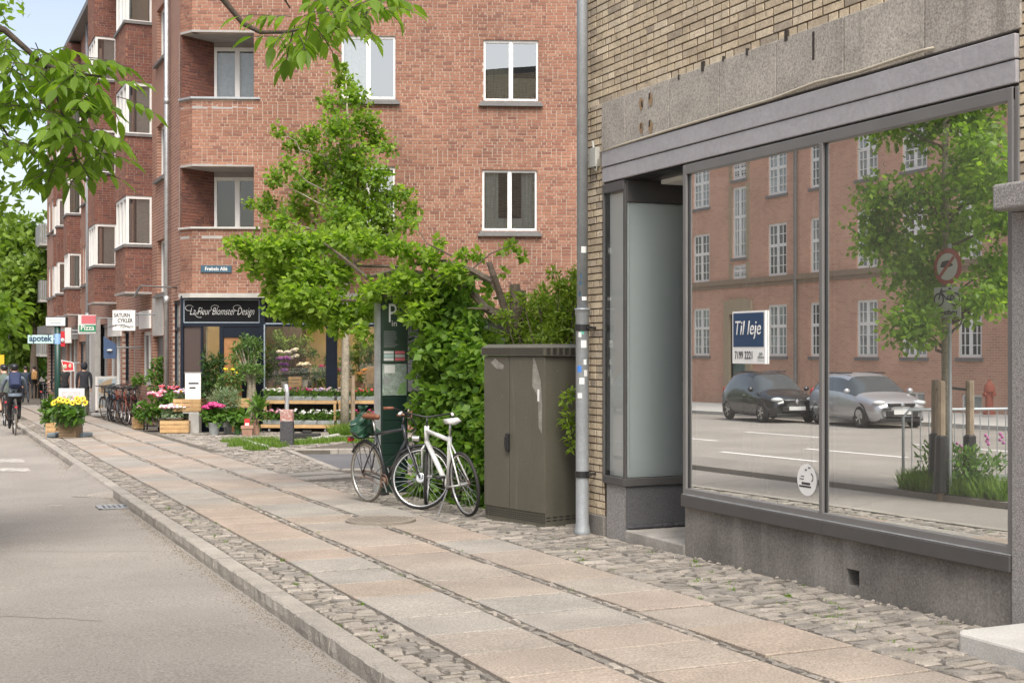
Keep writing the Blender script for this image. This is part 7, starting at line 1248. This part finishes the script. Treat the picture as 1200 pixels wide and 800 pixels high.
# racks and trays
for i, (px0, px1) in enumerate(((305.5, 392.3), (393.6, 443))):
    a, b = G(px0, 506), G(px1, 506); w = b - a; w.z = 0; FRk = Fr((a.x, a.y, 0), w); L = w.length; zz = lambda py: FRk.hit((px0 + px1) / 2, py)[1]; t = thing('flower_rack', ['long two tier wooden flower rack on casters', 'shorter two tier wooden flower rack right of the maple trunk'][i], 'rack', FRk(L / 2, .3, a.z), 'flower racks below the shop windows')
    for zy, dd in ((501.5, .0), (473.5, .18)): mb = MB(); mb.box((0, dd, zz(zy)), (L, dd + .5, zz(zy - 4)), 0, 0, FRk); mb.build('shelf', M['wood'], t, bevel=.008)
    for u in (0.02, L - .08):
        for d in (.02, .6): mb = MB(); mb.box((u, d + (.17 if d < .1 else 0), zz(497.4)), (u + .06, d + .06 + (.17 if d < .1 else 0), zz(473.6)), 0, 0, FRk); mb.build('leg', M['wood'], t)
    for u in (.2, L - .25): mb = MB(); mb.ring(FRk(u, .08, zz(504.3)), FRk.u, .045, .02, 14, 6); mb.tube([FRk(u, .08, zz(504)), FRk(u, .08, zz(501.6))], .02, 5); mb.build('caster', M['galvd'], t)
    mb = MB(); mb.box((0.05, .66, a.z), (L, .68, zz(476)), 0, 0, FRk); mb.build('back_board', M['dark'], t)
    Zr = dep(a)
    trays = [[(308, 331, 497.3, 'plant', 'rose', 'lower tray of tight green plants with rosy heads'), (343, 371, 497.3, 'plant', 'whitef', 'lower tray of green plants topped with white flowers'), (371.6, 391.5, 497.3, 'plant', 'whitef', 'lower tray of dense green plants beside the rack end'), (308.5, 333, 469.5, 'plant', 'whitef', 'upper tray with white and rose flowers behind the bollard'), (338, 365, 469.5, 'plant', 'maroonf', 'upper tray of low green plants with a few dark pink flowers'), (366, 391.5, 469.5, 'plant', 'mauve', 'upper tray of mauve and white balcony flowers')], [(394.6, 412, 497.3, 'plant', 'whitef', 'lower tray of white flowers behind the maple trunk'), (414, 441, 497.3, 'plant', 'magenta', 'lower tray of magenta flowers on the shorter rack'), (395, 415, 469.5, 'plant', 'rose', 'upper tray of small green plants right of the mullion'), (417, 441, 469.5, 'plant', 'scarlet', 'upper tray of red flowers on the shorter rack')]][i]
    for p0, p1, pb_, lm_, fm_, lb in trays:
        up = pb_ < 480; dd = .2 if up else .02; u0_, u1__ = FRk.hit(p0, pb_, dd)[0], FRk.hit(p1, pb_, dd)[0]; zb_ = zz(pb_) + .002; ty = thing('plant_tray', lb, 'plant tray', FRk((u0_ + u1__) / 2, dd + .2, zb_), 'trays of bedding plants on the flower racks'); mb = MB(); h = 4.6 * Zr / FOC; mb.box((u0_, dd, zb_), (u1__, dd + .42, zb_ + h), 0, 0, FRk); mb.build('tray', M['zincp'], ty, bevel=.008)
        hh = (9 if up else 12) * Zr / FOC; C = [FRk(u0_ + (u1__ - u0_) * (j + .5) / 6, dd + .05 + .3 * (j % 2), zb_ + h + hh * .42) for j in range(6)]; leafcloud('foliage', M[lm_], C, [((u1__ - u0_) / 8, .16, hh * .5)] * 6, 330, .09, ty, wid=.4, droop=-.5, shell=.1); blooms(ty, [(q + Vector((0, 0, hh * .2)), ((u1__ - u0_) / 9, .14, hh * .45)) for q in C], 26, .034, fm_)
        if fm_ in ('mauve', 'rose', 'maroonf'): blooms(ty, [(q + Vector((0, 0, hh * .25)), ((u1__ - u0_) / 9, .14, hh * .45)) for q in C], 16, .036, 'blush' if fm_ != 'maroonf' else 'magenta')
# plants seen through the shop window
for px, py, n, lm_ in ((318, 420, 9, 'plantd'), (372, 436, 8, 'plant'), (385, 420, 7, 'plantd'), (420, 400, 7, 'olive'), (325, 392, 7, 'olive')): plant({318: 'dark leafy plant at the left end of the flower shop window', 372: 'green plant low beside the shop window mullion', 385: 'dark plant behind the shop window mullion', 420: 'pale foliage high in the right hand shop window', 325: 'foliage bunch high in the left of the shop window'}[px], 'plant', px, 455, 34.6 + (px % 3) * .3, ('terra', 9, 9), [(px, py, n), (px + 4, py + 9, n), (px - 5, py + 16, n), (px + 2, py + 24, n)], lm_, 300, .14, .4)
zsh = lambda py, d: FF.hit(350, py, d)[1]
t = thing('display_table', 'pale display bench inside the flower shop window', 'bench', FF(us(350), .9, -.2)); mb = MB(); a, b = FF.hit(313, 455, .5)[0], FF.hit(440, 455, .5)[0]; mb.box((a, .5, zsh(458, .5)), (b, 1.1, zsh(455, .5)), 0, 0, FF); mb.build('top', M['pale'], t); mb = MB(); [mb.box((u, .55, -.2), (u + .06, 1.05, zsh(458, .5)), 0, 0, FF) for u in (a + .05, (a + b) / 2, b - .1)]; mb.build('legs', M['pale'], t)
Zi = 33.9
plant('purple orchid spray in the flower shop window', 'flowers', 333, 455, Zi, ('pale', 8, 8), [(331, 446, 4)], 'plantd', 40, .15, fl=[(332, 428, 5), (335, 421, 5), (329, 421, 4), (333, 434, 3)], fm='violet', nf=80, fs=.05, name='orchid'); plant('tall white orchid spray in the flower shop window', 'flowers', 342, 455, Zi + .2, ('pale', 8, 8), [(342, 446, 4), (344, 435, 3)], 'plantd', 50, .15, fl=[(328, 413, 3), (337, 414, 4), (345, 411, 4), (347, 418, 3), (340, 420, 3)], fm='whitef', nf=70, fs=.05, name='orchid'); plant('cream hydrangea low in the flower shop window', 'flowers', 357, 455, Zi, ('pale', 8, 10), [(356, 436, 5)], 'plantd', 60, .12, fl=[(353, 428, 4), (359, 428, 4)], fm='creamw', nf=70, fs=.045, name='hydrangea')
crate('slatted wooden crate on the bench in the flower shop window', 338, 352.5, 441.5, 453.5, Zi - .35, .3); plant('dried grasses and green foliage hanging at the back of the flower shop', 'plant', 340, 455, Zi + 1.5, ('terra', 9, 10), [(330, 402, 8), (342, 400, 9), (352, 404, 8), (360, 398, 6), (336, 410, 7), (368, 415, 6)], 'olive', 420, .14, .3); plant('dark round baskets of foliage in the shop window', 'plant', 362, 455, Zi + .3, ('black', 7, 7), [(352, 412, 5), (365, 412, 5), (358, 440, 6), (370, 440, 6), (378, 434, 4)], 'plantd', 300, .1, .5, fl=[(377, 430, 3)], fm='magenta', nf=20, fs=.035)
plant('green leafy plant in the right hand window of the flower shop', 'plant', 405, 455, Zi + .3, ('terra', 9, 9), [(403, 425, 7), (410, 415, 8), (408, 434, 7), (398, 434, 4)], 'olive', 340, .12, .4, fl=[(397, 434, 3)], fm='magenta', nf=24, fs=.035); plant('tall plant by the right end of the flower shop window', 'plant', 434, 455, Zi + .4, ('whited', 9, 9), [(430, 412, 7), (437, 408, 7), (433, 424, 7)], 'plant', 320, .13, .4); crate('brown box crate stacked in the right hand shop window', 430, 442, 429, 450, Zi - .2, .3); plant('small orange flowers by the stacked crate in the shop window', 'flowers', 425, 455, Zi, ('terra', 7, 6), [(424, 442, 5)], 'plant', 60, .1, fl=[(424, 438, 4), (428, 434, 3)], fm='orangef', nf=24, fs=.04, name='potted_flowers')
plant('yellow green plant behind the glass of the flower shop door', 'plant', 247, 500, Zi + 1, ('terra', 10, 12), [(246, 410, 8), (250, 420, 8), (244, 430, 8), (250, 440, 8)], 'olive', 420, .16, .3)
bn = G(49, 466); t = thing('street_bin', 'dark green litter bin on the pavement beyond the green sign post', 'litter bin', bn); mb = MB(); mb.lathe([(.25, 0), (.28, .75), (.29, .76), (.29, .82), (.2, .9)], 12, bn); mb.build('body', M['postg'], t); mb = MB(); mb.box((bn.x - .13, bn.y - .31, bn.z + .58), (bn.x + .13, bn.y - .27, bn.z + .72)); mb.build('slot', M['black'], t)
yb_ = P(3, 440, 70); t = thing('yellow_sign', 'yellow roadside sign board at the far left end of the street', 'sign', yb_); mb = MB(); mb.box((yb_.x - .7, yb_.y, yb_.z + .45), (yb_.x + .08, yb_.y + .05, yb_.z + 1.1)); mb.build('board', M['yellow'], t); mb = MB(); mb.tube([(yb_.x, yb_.y + .08, zg(yb_.y)), (yb_.x, yb_.y + .08, yb_.z + 1.1)], .04, 6); mb.build('post', M['galv'], t); pq = G(11, 452); t = thing('lamp_post', 'slim grey lamp post among the trees at the end of the street', 'lamp post', P(11, 455, 75)); q = P(11, 455, 75); mb = MB(); mb.tube([Vector((q.x, q.y, zg(q.y))), Vector((q.x, q.y, 6.2)), Vector((q.x - .5, q.y, 6.6))], [.08, .06, .04], 8); mb.build('pole', M['galv'], t); mb = MB(); mb.ball((q.x - .6, q.y, 6.55), .2, 8, 5, 0, 0, (1.4, .7, .4)); mb.build('lamp_head', M['grey'], t)
# ================================================================ PEOPLE
def person(label, loc, face, scale, jacket, trousers, pose='walk', skin=None, hairm='hair', helmet=None, hood=False, phase=1, shorts=False, group=None, beanie=None):
    J = dict(pel=(0, 0, .96, .135), spi=(0, 0, 1.12, .125), che=(0, .0, 1.34, .145), nek=(0, .01, 1.49, .058), hd1=(0, .02, 1.58, .078), hd2=(0, .025, 1.68, .088))
    for s, n in ((-1, 'L'), (1, 'R')):
        k = s * phase * (.6 if pose == 'walk' else .15)
        J['sh' + n] = (s * .19, 0, 1.42, .062); J['el' + n] = (s * .228, -.12 * k, 1.15, .047); J['wr' + n] = (s * .225, -.05 - .3 * k * .6 + .1, .92, .031); J['pa' + n] = (s * .222, -.04 - .32 * k * .6 + .12, .845, .034)
        J['hi' + n] = (s * .095, 0, .90, .094); J['kn' + n] = (s * .10, .16 * k + .05, .50, .062); J['an' + n] = (s * .10, .36 * k - (.06 if k < 0 else 0), .09 + (.06 if k < 0 else 0), .044); J['to' + n] = (s * .115, .36 * k + .15, .035 + (.0 if k > 0 else .02), .038)
    if pose == 'ride':
        J.update(pel=(0, .17, 1.05, .14), spi=(0, .24, 1.2, .13), che=(0, .34, 1.40, .145), nek=(0, .43, 1.53, .058), hd1=(0, .47, 1.61, .078), hd2=(0, .485, 1.71, .088))
        for s, n in ((-1, 'L'), (1, 'R')):
            up = s * phase > 0; J['sh' + n] = (s * .19, .38, 1.46, .062); J['el' + n] = (s * .28, .55, 1.24, .046); J['wr' + n] = (s * .29, .68, 1.11, .031); J['pa' + n] = (s * .29, .74, 1.085, .034)
            J['hi' + n] = (s * .10, .19, 1.0, .096); J['kn' + n] = (s * .12, .58 if up else .47, .84 if up else .60, .064); J['an' + n] = (s * .11, .34 if up else .50, .46 if up else .22, .044); J['to' + n] = (s * .115, .46 if up else .63, .40 if up else .15, .038)
    if pose == 'push':
        for s, n in ((-1, 'L'), (1, 'R')): J['el' + n] = (s * .24 - .12, .12, 1.2, .046); J['wr' + n] = (s * .2 - .3, .25, 1.08, .031); J['pa' + n] = (s * .2 - .37, .28, 1.06, .034)
    E_ = [('pel', 'spi'), ('spi', 'che'), ('che', 'nek'), ('nek', 'hd1'), ('hd1', 'hd2')]
    for n in 'LR': E_ += [('che', 'sh' + n), ('sh' + n, 'el' + n), ('el' + n, 'wr' + n), ('wr' + n, 'pa' + n), ('pel', 'hi' + n), ('hi' + n, 'kn' + n), ('kn' + n, 'an' + n), ('an' + n, 'to' + n)]
    for n, s in (('L', -1), ('R', 1)):
        p, w = Vector(J['pa' + n][:3]), Vector(J['wr' + n][:3]); d = (p - w).normalized(); sd_ = Vector((0, 1, 0)) - d * d.y; sd_.normalize(); cu = Vector((-s, 0, 0))
        for i in range(5):
            o = (i - 1.5) * .02; l = (.06, .07, .066, .052, .045)[i]
            if i == 4: a = p - d * .02 + sd_ * .035; b = a + sd_ * .02 + d * .035
            else: a = p + d * .025 - sd_ * o; b = a + d * l * .8 + cu * .02
            J['f%d%s' % (i, n)] = (*a, .010); J['g%d%s' % (i, n)] = (*b, .008); E_ += [('pa' + n, 'f%d%s' % (i, n)), ('f%d%s' % (i, n), 'g%d%s' % (i, n))]
    J['nos'] = (0, J['hd1'][1] + .105, J['hd1'][2] + .035, .014); E_.append(('hd1', 'nos'))
    ks = list(J); me = bpy.data.meshes.new('p'); me.from_pydata([J[k][:3] for k in ks], [(ks.index(a), ks.index(b)) for a, b in E_], []); o = bpy.data.objects.new('p', me); COL.objects.link(o); sk = o.modifiers.new('s', 'SKIN'); sk.use_smooth_shade = True
    for i, k in enumerate(ks): me.skin_vertices[0].data[i].radius = (J[k][3], J[k][3] * (.82 if k in ('che', 'spi', 'pel') else 1)); me.skin_vertices[0].data[i].use_root = (k == 'pel')
    sb = o.modifiers.new('d', 'SUBSURF'); sb.levels = 1; sb.render_levels = 1; dg = bpy.context.evaluated_depsgraph_get(); dg.update(); m2 = bpy.data.meshes.new_from_object(o.evaluated_get(dg)); bpy.data.objects.remove(o)
    seg = [(Vector(J[a][:3]), Vector(J[b][:3]), a, b) for a, b in E_]; mi = []
    for p in m2.polygons:
        c = p.center; best = min(seg, key=lambda s_: ((c - (s_[0] + (s_[1] - s_[0]) * max(0, min(1, (c - s_[0]).dot(s_[1] - s_[0]) / max(1e-9, (s_[1] - s_[0]).length_squared))))).length)); a, b = best[2], best[3]
        if a in ('nek', 'hd1') : k = 2
        elif b[:2] == 'pa' or a[:2] in ('pa',) or a[0] in 'f': k = 2
        elif b[:2] == 'to': k = 3
        elif b[:2] in ('hi', 'kn') : k = 1
        elif b[:2] == 'an': k = 2 if shorts else 1
        elif a == 'pel': k = 1 if c.z < J['pel'][2] - .02 else 0
        else: k = 0
        mi.append(k)
    t = thing('person', label, 'person', (0, 0, 0), group); m2.materials.clear(); b_ = finish(m2, 'body', [jacket, trousers, skin or M['skin'], M['black']], t, mi=mi)
    for p in b_.data.polygons: p.use_smooth = True
    hd = Vector(J['hd2'][:3]) - Vector((0, .012, .02)); mb = MB()
    if helmet: mb.ball(hd + Vector((0, -.0, .05)), .125, 12, 7, 0, 0, (.85, 1.12, .72)); mb.build('helmet', helmet, t, smooth=True)
    elif hood: mb.ball(hd + Vector((0, -.02, -.01)), .125, 12, 7, 0, 0, (.92, 1.0, 1.1)); mb.build('hood', jacket, t, smooth=True)
    mb = MB(); mb.ball(hd + Vector((0, -.02, .03)), .105, 12, 7, 0, 0, (.93, 1.0, .95)); mb.build('hair', M[hairm] if isinstance(hairm, str) else hairm, t, smooth=True)
    mb = MB(); [mb.ball(Vector(J['hd1'][:3]) + Vector((s * .033, .087, .055)), .010, 6, 4) for s in (-1, 1)]; mb.build('eyes', M['black'], t); mb = MB(); [mb.ball(Vector(J['hd1'][:3]) + Vector((s * .085, .0, .045)), .028, 6, 5, 0, 0, (.4, .8, 1.1)) for s in (-1, 1)]; mb.build('ears', M['skin'], t); mb = MB(); mb.ball(Vector(J['hd1'][:3]) + Vector((0, .083, -.005)), .022, 6, 4, 0, 0, (1.2, .4, .3)); mb.build('mouth', flat('lips', (.35, .13, .11)), t)
    mb = MB(); z = J['pel'][2]; y = J['pel'][1]; mb.lathe([(.165, z - .06), (.172, z - .03), (.168, z + .02)], 14, (0, y, 0), caps=False); mb.v = [(v[0], y + (v[1] - y) * .84, v[2]) for v in mb.v]; mb.build('jacket_hem', jacket, t, smooth=True)
    t.scale = (scale,) * 3; t.location = (loc[0], loc[1], zg(loc[1]) + (loc[2] if len(loc) > 2 else 0)); t.rotation_euler = (0, 0, face); return t, J
def backpack(label, t, J, mat, w=.30, h=.44, d=.17):
    b = thing('backpack', label, 'backpack', (0, 0, 0)); c = (Vector(J['che'][:3]) + Vector(J['spi'][:3])) / 2; up = (Vector(J['che'][:3]) - Vector(J['spi'][:3])).normalized(); bk = Vector((0, -1, 0)); bk = (bk - up * bk.dot(up)).normalized(); q = c + bk * (.105 + d / 2) + up * .02; X = Vector((1, 0, 0)); m = Matrix.Identity(4); m.col[0][:3] = X; m.col[1][:3] = bk; m.col[2][:3] = up; m.col[3][:3] = q
    mb = MB(); mb.M = m; mb.box((-w / 2, -d / 2, -h / 2), (w / 2, d / 2, h / 2)); o = mb.build('bag_body', mat, b); v = o.modifiers.new('r', 'BEVEL'); v.width = .07; v.segments = 3; mb = MB(); mb.M = m; mb.box((-w * .36, d / 2 - .02, -h * .42), (w * .36, d / 2 + .035, .02)); o = mb.build('front_pocket', mat, b); v = o.modifiers.new('r', 'BEVEL'); v.width = .03; v.segments = 2
    for s in (-1, 1): mb = MB(); S_ = Vector(J['shL' if s < 0 else 'shR'][:3]); S_ = Vector((s * .12, S_.y, S_.z + .045)); mb.tube([q - bk * d * .45 + X * s * .11 + up * h * .42, S_, S_ + Vector((0, .12, -.1)), S_ + Vector((0, .12, -.3)), q - bk * d * .4 + X * s * .12 - up * h * .35], .016, 5); mb.build('strap', mat, b)
    b.scale = t.scale; b.location = t.location; b.rotation_euler = t.rotation_euler; return b
fc = lambda n, c, r=.8: flat(n, c, r)
def rider(label, blabel, px, pyb, sc, jacket, trousers, helmet, phase, bp=None, shorts=False, k=0, ph=0):
    g0 = G(px, pyb, -.1); r = copytree(protos[k]); r['label'] = blabel; del r['group']; hd_ = (SK * 1.2, 1); place_bike(r, (g0.x, g0.y), hd_, 0); r.location.z = zg(g0.y) - .105; r.scale = (sc,) * 3; t, J = person(label, (g0.x, g0.y, -.105), -SK, sc, jacket, trousers, 'ride', helmet=helmet, phase=phase, shorts=shorts)
    for ch in list(r.children):
        if ch.name.startswith('kickstand'): bpy.data.objects.remove(ch)
    if bp: backpack(bp[0], t, J, bp[1])
    return r
rider('cyclist in a grey blue hoodie and dark helmet riding away along the kerb', 'black bicycle ridden by the cyclist with the navy backpack', 18, 509.5, 1.0, fc('grey_blue', (.16, .20, .25)), fc('black_cloth', (.018, .018, .02)), fc('helmet_black', (.02, .022, .025), .4), 1, ('navy backpack on the back of the hooded cyclist', fc('navy_cloth', (.018, .028, .075))), k=0)
rider('second cyclist in a green top and shorts at the left edge of the picture', 'dark bicycle ridden by the cyclist in shorts', 6, 499, 1.0, fc('dull_green', (.09, .12, .10)), fc('grey_shorts', (.10, .10, .11)), fc('helmet_black', (.02, .022, .025), .4), -1, None, True, k=2)
person('person in a dark hooded jacket and olive trousers walking away past the poster stand', (*G(98.5, 487.5)[:2],), -.05, 1.02, fc('dark_navy', (.022, .024, .032)), fc('olive_cloth', (.07, .075, .05)), 'stand', hood=True)
t, J = person('person in a black jacket with a tan backpack walking away down the pavement', (*G(40, 467.5)[:2],), 0, 1.0, fc('black_cloth', (.018, .018, .02)), fc('black_cloth', (.018, .018, .02)), 'walk'); backpack('tan backpack on the person walking far down the pavement', t, J, fc('tan_cloth', (.36, .20, .07)))
g0 = P(76, 470, 52); person('person in a dark coat and pale cap pushing a bicycle behind the green post', (g0.x, g0.y), .25, 1.0, fc('dark_coat', (.025, .025, .028)), fc('dark_jeans', (.03, .035, .05)), 'push', hairm=fc('pale_cap', (.5, .46, .42))); r = copytree(protos[2]); r['label'] = 'dark bicycle pushed along by the person in a pale cap'; del r['group']; g1 = P(58, 470, 51.5); place_bike(r, (g1.x - .3, g1.y - .5), (.25, 1), 0)
g0 = P(30, 462, 62); person('person in a dark blue jacket walking ahead of the two cyclists', (g0.x, g0.y), 0, .98, fc('dark_blue', (.03, .045, .07)), fc('dark_jeans', (.03, .035, .05)), 'walk', phase=-1)
g0 = P(26.5, 455, 78); person('person in a bright yellow jacket far down the street', (g0.x, g0.y), 0, 1.0, fc('hi_vis', (.55, .60, .03)), fc('dark_jeans', (.03, .035, .05)), 'walk')
g0 = P(3, 480, 50); person('person in a brown jacket at the left edge beyond the cyclists', (g0.x, g0.y), 0, 1.0, fc('brown_cloth', (.10, .065, .05)), fc('dark_jeans', (.03, .035, .05)), 'walk', phase=-1)
